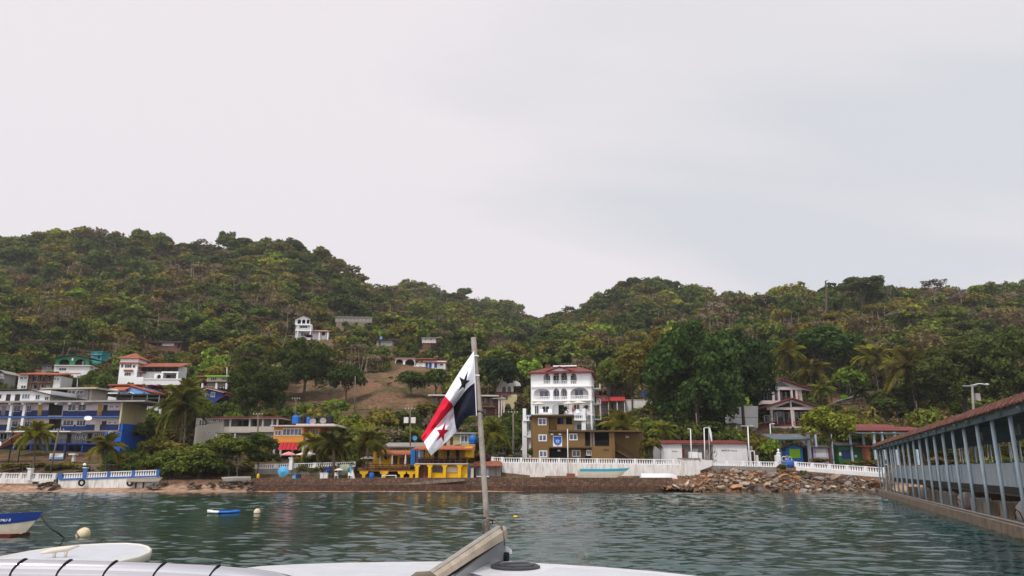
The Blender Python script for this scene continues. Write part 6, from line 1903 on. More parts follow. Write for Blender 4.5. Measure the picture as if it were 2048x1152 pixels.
M['buoy'] = mat('cream_buoy_plastic', (226, 208, 172), .08, 3, .5, streak=.4, dirt=(150, 120, 80))
M['yellowp'] = mat('yellow_float_plastic', (230, 180, 20), .06, 3, .4)
buoy(162, 1073, 24, 'large cream mooring buoy tilted in the water before the blue boat', tilt=.75)
buoy(514, 1028, 13, 'small cream buoy floating right of the blue and white board')
c = PZ(1031, 1035, 0)
o = empty('float', c, 'tiny yellow float on the water right of the flagpole', 'float')
MB().lathe([(.05, -.06), (.16, .0), (.17, .06), (.08, .14)], 12).build('body', M['yellowp'], o, smooth=True); MB().tube([(-.2, 0, .02), (.25, .1, .03)], .03, 5).build('cord', M['rubber'], o)
# drifting blue and white board/kayak
c = PZ(447, 1027.5, 0)
o = empty('dinghy', c, 'small blue and white moulded dinghy drifting on the water', 'dinghy', .05)
Lk = 62 * c.y / F
def kring(t, f=1.0):
    w_ = .42 * (1 - abs(2 * t - 1) ** 3.5) + .02
    x = (t - .5) * Lk
    return [(x, w_ * math.cos(a_) * f, .12 + .13 * math.sin(a_) * f + .06 * abs(2 * t - 1) ** 2) for a_ in [2 * PI * j / 10 for j in range(10)]]
MB().loft([kring(i / 10) for i in range(0, 5)]).build('white_half', M['white_clean'], o, smooth=True)
MB().loft([kring(i / 10) for i in range(4, 11)]).build('blue_half', M['tankblue'], o, smooth=True)
MB().box(-Lk * .3, Lk * .3, -.2, .2, .24, .29).build('seat_well', M['navy'], o)

# boats on shore
M['turq_boat'] = mat('turquoise_boat_paint', (52, 172, 200), .08, 2, .5)

hull('skiff', 'grey white skiff lying tilted on the stones under the spreading tree', 'boat', P(447, 964, 117.2), math.radians(196), 3.9, 1.4, .62, M['greywall'], M['beige'], roll=.35, rake=.4)
hull('skiff', 'old weathered skiff resting on a stand beside a tyre', 'boat', P(318, 964, 116.6), math.radians(2), 4.6, 1.3, .6, M['canvas'], M['beige'], rake=.5)
b = Bld('boat_stand', 'dark timber trestle under the old skiff beside the tyre', 'trestle', 285, 972, 116.4); b.posts([272, 287], 963, 977, .2, M['darkwood'], .16, 'leg'); b.box('beam', M['darkwood'], 266, 300, 962.5, 964.5, .1, .5)
hull('canoe', 'white and turquoise boat lying on the revetment below the white wall', 'boat', P(1242, 956, 120), math.radians(4), 6.6, 1.7, 1.3, M['hullwhite'], M['turq_boat'], rake=1.5, band=.3, roll=-.12)
MB_ = hull('upturned_boat', 'white boat with pink stripe lying upside down by the white wall', 'boat', P(1352, 947, 121), math.radians(-3), 5.6, 1.7, .8, M['white_clean'], M['pink'], rake=.3, band=.2, flip=True)
b = Bld('scrap', 'rusty sheet and white planks leaning beside the turquoise boat', 'boat parts', 1150, 955, 120.5); b.box('plank', M['white_stain'], 1060, 1090, 950, 954, 0, .5); b.box('rusty_sheet', M['terracotta'], 1133, 1150, 947, 954.5, .2, .3); b.box('plank', M['beige'], 1151, 1178, 951.5, 954.5, .1, .6)
# ------------------------------------------------------------------ single trees, shrubs and palms near the shore
T = tree
T(1392, 165, 112, 620, 880, 'deep green', 'huge dark green spreading tree towering beside the white hotel', 'xl', base=P(1385, 872, 165), tint=(.052, .088, .024))
T(1480, 176, 82, 650, 850, 'dark green', 'big dark tree leaning over the two gabled house', 'xl', base=P(1475, 862, 176), tint=(.04, .066, .022))
T(1345, 178, 62, 690, 850, 'dark green', 'dark tree left of the huge spreading tree', 'xl', base=P(1335, 868, 178))
T(1262, 196, 50, 690, 800, 'olive green', 'olive tree standing behind the bright red roof', base=P(1290, 830, 196))
T(1320, 200, 56, 655, 790, 'olive green', 'tall olive tree between the white hotel and the huge dark tree', 'xl')
T(1216, 192, 27, 712, 790, 'mid green', 'round mid green tree close behind the white hotel corner')
T(1642, 225, 98, 646, 760, 'deep green', 'wide umbrella shaped green tree behind the slim palms', 'umb', tint=(.065, .11, .026))
T(1545, 232, 60, 668, 770, 'deep green', 'spreading green tree behind the first slim palm', 'umb', tint=(.06, .095, .024))
T(1705, 208, 42, 724, 800, 'bright green', 'bright green bushy tree behind the grey roofed house', 'mid')
T(1925, 168, 92, 668, 830, 'mid green', 'large leafy tree with yellowish tips behind the utility pole', 'xl', tint=(.072, .085, .022))
T(2022, 160, 80, 640, 835, 'mid green', 'tall leafy tree at the right picture edge above the pier roof', 'xl', tint=(.066, .084, .022))
T(1862, 178, 55, 690, 830, 'mid green', 'leafy tree between the leaning palm and the utility pole', 'xl', tint=(.06, .078, .022))
T(1790, 190, 55, 765, 835, 'dark green', 'dark round bush like tree below the leaning palm')
T(1770, 172, 38, 790, 838, 'dark green', 'low dark rounded tree in front of the grey roofed house', 'mid')
T(1656, 128, 58, 806, 900, 'yellow green', 'bright yellow green tree by the balustrade and the kiosks', 'hi', base=P(1660, 928, 128), tint=(.17, .19, .028))
T(515, 186, 62, 714, 832, 'dark green', 'big dark green mango tree left of the bare slope', 'xl', base=P(515, 838, 186))
T(612, Yof(612, 800), 66, 668, 790, 'dark green', 'large dark tree on the slope below the small arched villa', 'xl')
T(424, 290, 48, 648, 708, 'deep green', 'dome shaped dark green tree above the blue gabled house', 'umb')
T(694, Yof(694, 806), 43, 724, 800, 'mid green', 'round mango tree standing on the bare brown slope', tint=(.056, .08, .022))
T(672, Yof(672, 843), 34, 795, 838, 'bright green', 'bright leafy tree above the roof tanks')
T(823, Yof(823, 796), 40, 735, 790, 'dark green', 'dark tree in front of the blue doored arcade house', 'mid')
T(873, Yof(873, 798), 40, 732, 792, 'dark green', 'dark leafy tree right of the bare slope near the flag', 'mid')
T(990, Yof(990, 802), 50, 708, 795, 'dark green', 'dense dark tree to the right of the flagpole top', tint=(.03, .046, .018))
T(942, Yof(942, 802), 40, 722, 795, 'deep green', 'dense dark tree behind the flag cloth', 'mid')
T(308, 130, 36, 868, 935, 'yellow green', 'round shrub with yellow tips right of the blue hotel', tint=(.10, .095, .02))
T(345, 122, 46, 893, 962, 'mid green', 'wide shore shrub hanging over the left sea wall')
T(400, 121.5, 52, 880, 960, 'mid green', 'broad green shore tree right of the old skiff')
T(462, 122, 48, 862, 925, 'mid green', 'green crowned shore tree leaning over the tilted skiff', base=P(480, 962, 121))
T(520, 124, 36, 862, 915, 'deep green', 'dense shore tree left of the orange house', base=P(488, 962, 121))
T(385, 155, 45, 795, 860, 'mid green', 'leafy tree between the hotel and the cream house')
T(300, 150, 30, 835, 890, 'deep green', 'dark tree right beside the cream end wall of the hotel', 'mid')
T(440, 172, 30, 802, 840, 'deep green', 'rounded dark tree behind the cream house roof', 'mid')
T(765, 150, 36, 850, 900, 'mid green', 'leafy tree behind the restaurant deck roof')
T(812, 152, 34, 856, 900, 'mid green', 'leafy tree beside the transformer pole')
T(702, 148, 34, 850, 905, 'mid green', 'leafy tree between two coconut palms')
T(855, 185, 40, 800, 850, 'olive green', 'olive bushy tree at the foot of the bare slope near the flag', 'mid')
T(1542, 130, 24, 874, 920, 'bright green', 'small bright tree right of the white hall', 'mid')
T(1302, 134, 22, 868, 915, 'olive green', 'shrubby plant between brown house and white hall', 'mid')
T(1538, 136, 20, 858, 885, 'grey brown', 'pale blossoming twiggy tree above the small bright tree', 'bare')
T(1720, 335, 58, 550, 604, 'mid green', 'large isolated tree on the right hill skyline', 'umb', base=G(1720, 335), tint=(.075, .09, .028))
_r8 = random.Random(8)
for (x, y0_, hw_, lab) in ((1605, 568, 26, 'thin tree on the right skyline left of the dead stump'), (1778, 552, 24, 'tall bare tree right of the large skyline tree'), (1868, 560, 30, 'broad bare tree on the right skyline'), (1920, 560, 22, 'slim bare tree sticking up on the right skyline'), (1530, 575, 25, 'bare tree at the left of the right skyline')):
    T(x, 335, hw_, y0_, 612, 'grey brown', lab, 'bare', base=G(x, 335), trunk=False)
o = tag(MB().tube([G(1652, 335), P(1653, 580, 335), P(1651, 562, 335), P(1656, 560, 335)], [.6, .5, .35, .1], 7).build('dead_trunk', M['bark']), 'dead broken trunk standing on the right skyline', 'tree')


def shrub(px, Y, hw, top, bot, colour, label, tint=None, cat='shrub'):
    return tree(px, Y, hw, top, bot, colour, label, 'bush', 'shrub', cat, trunk=False, tint=tint)


shrub(330, 200, 42, 769, 784, '', 'magenta bougainvillea hedge under the villa terrace', (.15, .018, .05))
shrub(302, 228, 13, 708, 720, '', 'pink and orange flowering shrub behind the villa roof', (.28, .10, .07))
shrub(316, 226, 12, 712, 724, '', 'yellow flowering shrub behind the villa roof', (.24, .19, .03))
shrub(686, 318, 14, 676, 700, '', 'rusty red leaved shrub on the slope under the ruin', (.11, .035, .02))
shrub(616, 318, 12, 668, 678, '', 'purple bougainvillea under the small arched villa', (.13, .03, .09))
shrub(965, 128, 18, 905, 930, '', 'dark purple bougainvillea beside the flagpole and restaurant', (.07, .02, .04))
shrub(400, 205, 13, 755, 772, '', 'magenta bougainvillea beside the lime roofed house', (.14, .02, .06))
shrub(1030, 200, 12, 826, 838, '', 'magenta bougainvillea behind the grey utility pole', (.14, .02, .06))
shrub(1640, 131, 28, 914, 930, 'olive green', 'low olive hedge in front of the lilac kiosk')
shrub(1752, 128, 34, 916, 936, 'olive green', 'yellowish hedge above the sloping balustrade', (.10, .085, .03))
shrub(1712, 129, 28, 920, 934, 'olive green', 'low hedge in front of the dark green kiosk')
shrub(1563, 119, 11, 926, 945, 'deep green', 'small green bush growing on top of the rocks')
shrub(1606, 117, 10, 938, 956, 'mid green', 'small bush among the rocks near the sloping balustrade')
shrub(1752, 114.5, 18, 962, 982, '', 'rust brown dry bush on the rocks by the pier', (.13, .055, .022))
for (x, Y, hw_, t_, b_, c_, lab) in ((300, 123, 30, 905, 955, 'mid green', 'leafy bush at the left end of the shore thicket'), (335, 120.5, 34, 920, 968, 'deep green', 'bush at the foot of the shore thicket above the beach'), (378, 120, 36, 915, 966, 'mid green', 'low bush in the middle of the shore thicket'), (420, 120, 34, 905, 962, 'deep green', 'dark bush behind the tilted skiff'), (515, 124, 26, 895, 935, 'dark green', 'dark bush left of the white balustrade'), (455, 123, 34, 890, 940, 'deep green', 'dense bush below the leaning shore tree'), (350, 126, 40, 875, 930, 'olive green', 'upper olive bush of the shore thicket'), (430, 128, 36, 870, 920, 'mid green', 'upper green bush of the shore thicket'), (60, 131, 36, 922, 944, 'olive green', 'dry scrub between the left palm and the leaning pole'), (140, 131, 30, 922, 944, 'olive green', 'dry scrub right of the leaning pole'), (230, 131, 34, 915, 944, 'mid green', 'green scrub right of the second palm'), (285, 133, 32, 905, 940, 'deep green', 'scrub beside the grassy bank'), (165, 128, 22, 928, 948, 'olive green', 'scrubby bush behind the blue pillar'), (110, 129, 24, 925, 948, 'dark green', 'dark bush at the foot of the leaning pole'), (25, 128, 26, 922, 946, 'olive green', 'dry bush behind the left white balustrade'), (255, 127, 26, 925, 945, 'mid green', 'bush behind the blue balustrade'), (205, 127, 18, 930, 946, 'bright green', 'small bright bush at the foot of the second palm'), (300, 126, 24, 922, 945, 'deep green', 'dark bush at the right end of the blue balustrade'), (640, 129, 24, 905, 935, 'dark green', 'dark bush behind the white balustrade near the palms'), (545, 132, 22, 905, 930, 'dark green', 'dark bush below the red awnings'), (712, 127, 22, 915, 945, 'deep green', 'dense bush left of the restaurant deck'), (1062, 139, 10, 895, 918, 'deep green', 'small bush at the left foot of the brown house'), (1330, 152, 30, 838, 875, 'dark green', 'dark bush behind the white hall roof'), (1255, 160, 36, 850, 880, 'dark green', 'dark undergrowth above the brown house roof'), (1420, 152, 50, 840, 880, 'dark green', 'deep shaded undergrowth below the huge tree'), (1220, 175, 36, 828, 860, 'olive green', 'olive undergrowth under the red roofed house'), (1760, 184, 34, 812, 840, 'olive green', 'bush below the low grey roofed house'), (1840, 160, 40, 815, 855, 'mid green', 'bushes under the leaning palm'), (280, 150, 30, 850, 885, 'deep green', 'dark plants under the hotel end wall'), (1000, 180, 36, 835, 870, 'olive green', 'bushes on the slope right of the flag'), (960, 172, 40, 845, 880, 'olive green', 'bushes behind the flagpole'), (1045, 178, 20, 780, 840, 'brownish', 'tangled brown twigs left of the white hotel'), (905, 170, 36, 835, 875, 'olive green', 'scrub at the foot of the slope behind the flag')):
    shrub(x, Y, hw_, t_, b_, c_, lab)


def grass_patch():
    r = np.random.default_rng(9)
    n = 9000
    px = r.uniform(205, 312, n); Y = r.uniform(131, 158, n)
    py = gpy(px, Y)
    V = np.zeros((n, 3, 3))
    for i in range(n):
        g = P(px[i], py[i], Y[i])
        a_ = r.uniform(0, 6.28); w_ = r.uniform(.06, .12); h_ = r.uniform(.3, .8)
        V[i] = [(g.x - w_ * math.cos(a_), g.y - w_ * math.sin(a_), g.z - .2), (g.x + w_ * math.cos(a_), g.y + w_ * math.sin(a_), g.z - .2), (g.x + r.normal() * .15, g.y + r.normal() * .15, g.z + h_)]
    c = np.ones((n * 3, 4)); c[:, :3] = np.repeat(np.array([[.045, .085, .015]]) * r.uniform(.7, 1.4, (n, 1)), 3, 0)
    me = mesh_np('grass', V.reshape(-1, 3), np.arange(n * 3).reshape(n, 3), M['forest_leaf'], 3, attr=c)
    tag(link('grass', me), 'bright green grass on the bank right of the hotel', 'grass', kind='stuff')


grass_patch()


# palms
def frond_np(seed, L=1.0, droop=.9, up=.6):
    r = np.random.default_rng(seed)
    n = 22
    V, Fc = [], []
    pts = []
    for i in range(n + 1):
        t = i / n
        x = L * (t - .12 * t * t * droop)
        z = up * t - (up + droop * .75) * t ** 2.1
        pts.append(np.array([x, 0, z]))
    for i in range(n):
        t = i / n
        p, q = pts[i], pts[i + 1]
        w_ = .012 * (1 - t) + .003
        k = len(V)
        V += [p + [0, -w_, 0], p + [0, w_, 0], q + [0, w_, 0], q + [0, -w_, 0]]
        Fc.append((k, k + 1, k + 2, k + 3))
        if t < .08: continue
        ln = .34 * math.sin(PI * min(1, (t * .92 + .08))) ** .6 * L
        for sg in (1, -1):
            for half in (0, .5):
                o_ = p + (q - p) * half
                d = np.array([.5 + .3 * t, sg * 1.0, -.45 - .5 * r.random()]); d /= np.linalg.norm(d)
                e = o_ + d * ln * r.uniform(.8, 1.1)
                m_ = o_ + d * ln * .5 + np.array([0, 0, .02])
                wv = np.array([.024, 0, .008]) * L
                k = len(V)
                V += [o_ - wv, o_ + wv, m_ + wv * 1.1, e, m_ - wv * 1.1]
                Fc.append((k, k + 1, k + 2, k + 4)); Fc.append((k + 4, k + 2, k + 3, k + 3))
    return np.array(V), Fc


_fr = [frond_np(i, 1.0, .25 + .2 * i, .55 - .07 * i) for i in range(5)]


def palm_crown(seed, nf=25, name='crown'):
    r = random.Random(seed)
    mb = MB()
    for i in range(nf):
        a_ = 2 * PI * i / nf * 2.4 + r.uniform(-.2, .2)
        lift = 1 - i / nf                      # young fronds upright, old ones hanging
        V, Fc = _fr[min(4, int((1 - lift) * 5))]
        pitch = -1.15 * lift + .35 * (1 - lift) + r.uniform(-.15, .15)
        s_ = r.uniform(.85, 1.1) * (.8 + .2 * min(1, (1 - lift) * 3))
        R_ = Matrix.Rotation(a_, 4, 'Z') @ Matrix.Rotation(pitch, 4, 'Y') @ Matrix.Rotation(r.uniform(-.4, .4), 4, 'X') @ Matrix.Scale(s_, 4)
        b0 = len(mb.v)
        mb.v += [tuple(R_ @ Vector(p)) for p in V]
        for f in Fc:
            f2 = [b0 + k for k in dict.fromkeys(f)]
            mb.f.append(f2); mb.m.append(0)
    o = mb.build(name, M['frond'])
    d = o.data
    bpy.data.objects.remove(o)
    return d


PALMS = [palm_crown(i) for i in range(3)]
PALM_SKIRT = palm_crown(9, 7)


def palm(cx, cy, bx, by, Y, L, label, col=(.085, .085, .02), skirt=True, curve=0.0, tw=.16):
    top = P(cx, cy, Y); bot = P(bx, by, Y)
    g = G(bx, Y)
    if bot.z > g.z: bot.z = g.z - .2
    o = empty('palm_tree', bot, label, 'palm', 0, 'palms along the shore and slope')
    d = top - bot
    pts = []
    for i in range(7):
        t = i / 6
        pts.append(Vector((d.x * (t - curve * t * (1 - t)), 0, d.z * t)) + Vector((0, .1 * math.sin(t * 3), 0)))
    MB().tube(pts, [tw * 1.5, tw * 1.1, tw, tw * .95, tw * .9, tw * .85, tw * .8], 8).build('trunk', M['palmbark'], o, smooth=True)
    c = link('crown', random.choice(PALMS), o, d)
    s_ = L * Y / F
    c.scale = (s_, s_, s_); c.rotation_euler = (0, 0, random.uniform(0, 6.28)); c.color = (*[k * random.uniform(.9, 1.1) for k in col], 1)
    if skirt:
        k = link('dead_fronds', PALM_SKIRT, o, d - Vector((0, 0, s_ * .12)))
        k.scale = (s_ * .7, s_ * .7, s_ * 1.0); k.rotation_euler = (0, 0, random.uniform(0, 6)); k.color = (.17, .115, .035, 1)
    mb = MB()
    for i in range(5):
        a_ = i * 1.26; rr = .018 * L * Y / F * 1.2 + .12
        mb.lathe([(.02, -.16), (.13, -.06), (.13, .06), (.03, .15)], 7, (d.x + rr * math.cos(a_), rr * math.sin(a_), d.z - .2))
    mb.build('coconuts', M['ochre_dark'], o, smooth=True)
    TREES.append((top.x, top.y, s_ * .6, cx, Y))
    return o


Yel = (.23, .215, .035); Grn = (.19, .2, .036); Dk = (.045, .06, .022)
palm(72, 868, 66, 940, 128, 36, 'coconut palm in front of the orange canvas awning', Yel)
palm(212, 892, 212, 942, 126, 38, 'short bushy palm before the hotel ground floor', Yel)
palm(368, 812, 360, 880, 138, 56, 'big coconut palm between the hotel and the cream house', (.13, .135, .03))
palm(373, 785, 372, 860, 146, 42, 'taller palm behind the big coconut palm by the hotel', Grn, False)
palm(628, 888, 640, 945, 127, 33, 'yellowing palm right below the orange house', Yel)
palm(667, 888, 668, 955, 121, 38, 'coconut palm with thick trunk on the stone revetment', (.085, .082, .02), tw=.26)
palm(738, 880, 734, 945, 125, 42, 'coconut palm overhanging the restaurant deck', Grn)
palm(985, 868, 985, 920, 130, 36, 'coconut palm right of the flagpole', Grn)
palm(532, 690, 530, 735, 262, 34, 'yellow palm on the slope above the big mango tree', Yel)
palm(492, 720, 490, 760, 240, 26, 'pale palm left of the big mango tree', (.11, .10, .04), False)
palm(1240, 852, 1238, 885, 152, 44, 'yellow green palm rising behind the brown house', Yel, False)
palm(1326, 862, 1324, 892, 148, 30, 'small yellow palm behind the white hall', Yel, False)
palm(1575, 706, 1577, 762, 210, 39, 'slim palm with yellow fronds behind the two gabled house', Yel)
palm(1621, 742, 1624, 802, 205, 38, 'slim palm right of the upper gable', (.15, .145, .03))
palm(1643, 778, 1645, 812, 200, 26, 'short yellow palm beside the lower gable', Yel)
palm(1746, 716, 1762, 802, 205, 42, 'tall palm with dead skirt above the grey roofed house', Yel)
palm(1816, 735, 1842, 830, 178, 56, 'big leaning coconut palm left of the utility pole', (.185, .18, .035), curve=-.5)
palm(1719, 785, 1752, 838, 182, 20, 'small dark palm leaning before the grey roofed house', Dk, False, curve=.2)
palm(40, 660, 36, 742, 262, 27, 'tall dark royal palm at the left on the slope', Dk, True)
palm(1098, 706, 1098, 735, 262, 18, 'small dark palm on the slope above the white hotel', Dk, False)
palm(1300, 886, 1300, 915, 135, 26, 'banana like palm right of the brown house', (.08, .088, .02), False)
palm(1130, 818, 1130, 830, 145.5, 8, 'potted palm on the white hotel terrace', (.07, .075, .02), False, tw=.08)
palm(1172, 814, 1172, 830, 146.2, 7, 'potted plant at the right end of the hotel terrace', (.11, .09, .02), False, tw=.06)

# ------------------------------------------------------------------ poles, lamps and wires


def pole(name, label, px0, py0, px1, py1, Y, r, m, arm=None, cat='utility pole'):
    a, t = P(px1, py1, Y), P(px0, py0, Y)
    o = empty(name, a, label, cat)
    MB().tube([Vector((0, 0, -.6)), t - a], [r, r * .75], 8).build('shaft', M[m], o, smooth=True)
    d = t - a
    if arm:
        for k in range(arm):
            MB().box(d.x - .95, d.x + .95, -.06, .06, d.z - .35 - .55 * k, d.z - .22 - .55 * k).build('crossarm', M[m], o)
        for x in (-.8, -.3, .3, .8): MB().lathe([(.04, 0), (.06, .08), (.03, .18)], 6, (d.x + x, 0, d.z - .22)).build('insulator', M['white_clean'], o)
    return o, d


o, d = pole('utility_pole', 'leaning weathered pole with crossarm in front of the hotel', 118, 857, 100, 945, 126, .16, 'polewood', 1)
o, d = pole('utility_pole', 'pole carrying two white transformers beside the restaurants', 820.5, 815, 821, 926, 131, .13, 'polewood', 1)
for (x, y) in ((-.62, -2.2), (.62, -2.2)):
    MB().box(d.x + x - .38, d.x + x + .38, -.35, .35, d.z + y - .5, d.z + y + .5).build('transformer', M['white_plastic'], o)
MB().tube([d + Vector((-.9, 0, -.3)), d + Vector((0, 0, -1.3))], .05, 5).build('brace', M['polewood'], o)
pole('utility_pole', 'bare wooden pole standing on the brown slope', 710.5, 752, 709.5, 822, 178, .17, 'polewood')
pole('utility_pole', 'pole with crossarm behind the roof tanks', 592, 795, 592, 845, 160, .13, 'polewood', 1)
pole('utility_pole', 'short pole with loaded crossarms before the cream house gallery', 516, 826, 516, 895, 138, .17, 'polewood', 2)
pole('utility_pole', 'thin lamp pole behind the grey flat roofed house', 155, 757, 154, 803, 158, .09, 'steel')
pole('utility_pole', 'white thin mast rising from the lime roofed house', 454, 735, 454, 752, 210, .14, 'white')
o, d = pole('utility_pole', 'grey pole left of the brown apartment house', 1026, 822, 1028, 918, 138, .19, 'polewood', 1)
pole('utility_pole', 'green grey pole behind the white hall', 1392, 826, 1397, 884, 150, .13, 'polewood')
pole('utility_pole', 'wooden pole with street lamp under the slim palms', 1772, 795, 1778, 845, 185, .14, 'polewood')
pole('utility_pole', 'thin pole with globe lamp left of the leaning palm', 1832, 802, 1838, 850, 172, .1, 'polewood')
o, d = pole('utility_pole', 'grey utility pole with street lamp and meter box rising behind the pier roof', 1944, 769, 1951, 905, 100, .2, 'concrete')
MB().box(d.x - 1.3, d.x + .6, -.08, .08, d.z - .25, d.z - .12).build('crossarm', M['steel'], o); MB().box(d.x + .15, d.x + .75, -.25, .25, d.z - 2.2, d.z - 1.2).build('meter_box', M['roof_grey'], o)
MB().tube([(d.x, 0, d.z - .1), (d.x + .8, -.4, d.z + .05), (d.x + 1.3, -.8, d.z - .1)], .09, 6).build('lamp_arm', M['steel'], o); MB().lathe([(.1, -.12), (.28, -.02), (.3, .08), (.1, .16)], 10, (d.x + 1.4, -.9, d.z - .12)).build('lamp_head', M['white_plastic'], o)
pole('post', 'short grey stub post beside the utility pole behind the pier', 1940, 820, 1942, 905, 102, .18, 'polewood', cat='post')
b_ = pole('flag_mast', 'white mast in front of the brown house emblem', 1135, 858, 1136, 940, 126, .09, 'white_clean', cat='mast')
for (x, t_, lab, dx) in ((1381, 858, 'white street lamp left of the hall entrance', -6), (1408, 856, 'white street lamp at the hall entrance with a furled cloth', 8), (1540, 848, 'white street lamp behind the small bright tree', 10)):
    o, d = pole('street_lamp', lab, x, t_, x + 2, 927 if x < 1500 else 885, 130 if x < 1500 else 145, .1, 'white_clean', cat='street lamp')
    MB().tube([d, d + Vector((dx * .088, -.1, .05))], .06, 5).build('lamp_arm', M['white_clean'], o)
o, d = pole('street_lamp', 'white street lamp with double flat arms beside the hall', 1495.5, 852, 1499, 927, 129, .12, 'white_clean', cat='street lamp')
for sg in (1, -1):
    MB().box(d.x + (0.1 if sg > 0 else -1.15), d.x + (1.0 if sg > 0 else -.1), -.15, .15, d.z - .04, d.z + .05).build('lamp_arm', M['white_plastic'], o)
o, d = pole('flag_mast', 'thin mast with a limp furled white cloth before the hall', 1417.5, 853, 1419, 925, 130.5, .04, 'white_clean', cat='mast')
MB().loft([[(d.x + .05, 0, d.z - .2), (d.x + .25, .1, d.z - .2), (d.x + .15, -.1, d.z - .2)], [(d.x + .05, 0, d.z - 1.2), (d.x + .5, .12, d.z - 1.2), (d.x + .3, -.15, d.z - 1.2)], [(d.x + .25, 0, d.z - 2.5), (d.x + .5, .1, d.z - 2.5), (d.x + .4, -.1, d.z - 2.5)]]).build('furled_cloth', M['white_clean'], o)


def cable(label, a, c, sag, r=.04):
    pts = []
    for i in range(13):
        t = i / 12
        q = a.lerp(c, t); q.z -= sag * 4 * t * (1 - t)
        pts.append(q)
    tag(MB().tube(pts, r, 4).build('cable', M['wire']), label, 'cable')


cable('upper cable from the utility pole behind the pier to the left', P(1944, 772, 100), P(1690, 826, 150), .5, .035)
cable('lower cable from the utility pole behind the pier to the left', P(1944, 776, 100), P(1778, 812, 185), .6, .035)
cable('cable running right from the pole meter box over the pier', P(1951, 800, 100), P(2060, 822, 90), .3, .03)
cable('cable spanning from the hall trees to the two gabled house', P(1391, 828, 150), P(1560, 832, 180), .5)
cable('cable crossing in front of the huge tree to the brown house', P(1230, 836, 170), P(1391, 829, 150), .6)
cable('cable between the leaning hotel pole and the crossarm pole', P(118, 860, 126), P(516, 829, 138), 1.2)
cable('cable from the crossarm pole to the roof tank pole', P(516, 829, 138), P(592, 797, 160), .3)
cable('cable from the roof tank pole across the slope', P(592, 797, 160), P(820, 818, 131), 1.0)
cable('cable from the transformer pole to the grey pole', P(821, 818, 131), P(1026, 825, 138), .8)

# ------------------------------------------------------------------ rocks
def rock_mesh(seed):
    r = np.random.default_rng(seed)
    import bmesh as bm_
    bm = bm_.new()
    pts = r.normal(size=(16, 3)); pts /= np.linalg.norm(pts, axis=1)[:, None]
    pts *= np.array([1.0, .8, .62]) * r.uniform(.82, 1.0, (16, 1))
    for p in pts: bm.verts.new(p)
    bm_.ops.convex_hull(bm, input=bm.verts)
    for v in [v for v in bm.verts if not v.link_faces]: bm.verts.remove(v)
    bm_.ops.bevel(bm, geom=list(bm.edges), offset=.06, segments=1, affect='EDGES')
    me = bpy.data.meshes.new('rock'); bm.to_mesh(me); bm.free()
    me.materials.append(M['rock'])
    return me


ROCKS = [rock_mesh(i) for i in range(7)]
RC = [('orange brown', (.42, .22, .11)), ('pale beige', (.44, .36, .28)), ('grey brown', (.22, .18, .15)), ('dark grey', (.12, .105, .095)), ('grey', (.26, .235, .21)), ('tan', (.36, .27, .19))]


def rtop(px): return np.interp(px, [1330, 1400, 1430, 1560, 1600, 1700, 1770], [962, 952, 942, 944, 948, 955, 962])
def rbot(px): return np.interp(px, [1330, 1450, 1560, 1770], [974, 980, 984, 987])
rr = random.Random(5)
spots = []
for k in range(1500):
    px = rr.uniform(1338, 1772); t = rr.random()
    py = rtop(px) + (rbot(px) - rtop(px)) * t
    s = rr.choice([4, 5, 6, 7, 8, 9.5, 11.5, 14])
    if all((a_ - px) ** 2 + (1.7 * (c_ - py)) ** 2 > (.66 * (s + q)) ** 2 for a_, c_, q, _ in spots): spots.append((px, py, s, t))
spots.sort(key=lambda q: -q[2])
_ri = {}
nsec = [('below the white hall', 1330, 1440), ('under the small green bush', 1440, 1530), ('below the blue tarpaulin heap', 1530, 1610), ('below the sloping balustrade', 1610, 1690), ('near the pier', 1690, 1800)]
for (px, py, s, t) in spots[:260]:
    Y = 123.5 - 9 * t
    ci = rr.choice([0, 0, 1, 1, 2, 2, 5, 5] if px < 1600 else [1, 2, 2, 3, 4, 4, 4, 5])
    if t > .85 and rr.random() < .5: ci = 3
    cn, cc_ = RC[ci]
    sec = [q[0] for q in nsec if q[1] <= px < q[2]][0]
    row = 'top' if t < .34 else ('middle' if t < .67 else 'waterline')
    size = 'large' if s >= 9 else ('medium' if s >= 6 else 'small')
    o = link('rock', rr.choice(ROCKS))
    o.location = P(px, py, Y); k = s * Y / F
    o.scale = (k * rr.uniform(1.0, 1.3), k * rr.uniform(.8, 1.1), k * rr.uniform(.7, 1.0))
    o.rotation_euler = (rr.uniform(-.5, .5), rr.uniform(-.6, .6), rr.uniform(0, 6.28))
    j = rr.uniform(1.0, 1.6); o.color = (cc_[0] * j, cc_[1] * j, cc_[2] * j, 1)
    key = (size, cn, row, sec)
    _ri.setdefault(key, []).append(o)
for (size, cn, row, sec), lst in _ri.items():
    lst.sort(key=lambda o: o.location.x)
    for i, o in enumerate(lst):
        n_ = len(lst)
        w_ = '' if n_ == 1 else (('left ' if i == 0 else 'right ') if n_ == 2 else ('leftmost ' if i == 0 else ('rightmost ' if i == n_ - 1 else ('' if n_ == 3 else ('second ' if i == 1 else ('third ' if i == 2 else ('fourth ' if i == 3 else 'further ')))))))
        if n_ == 3 and i == 1: w_ = 'middle '
        tag(o, f'{w_}{size} {cn} rock in the {row} row {sec}', 'rock', 'riprap rocks along the shore')
rd = random.Random(12)
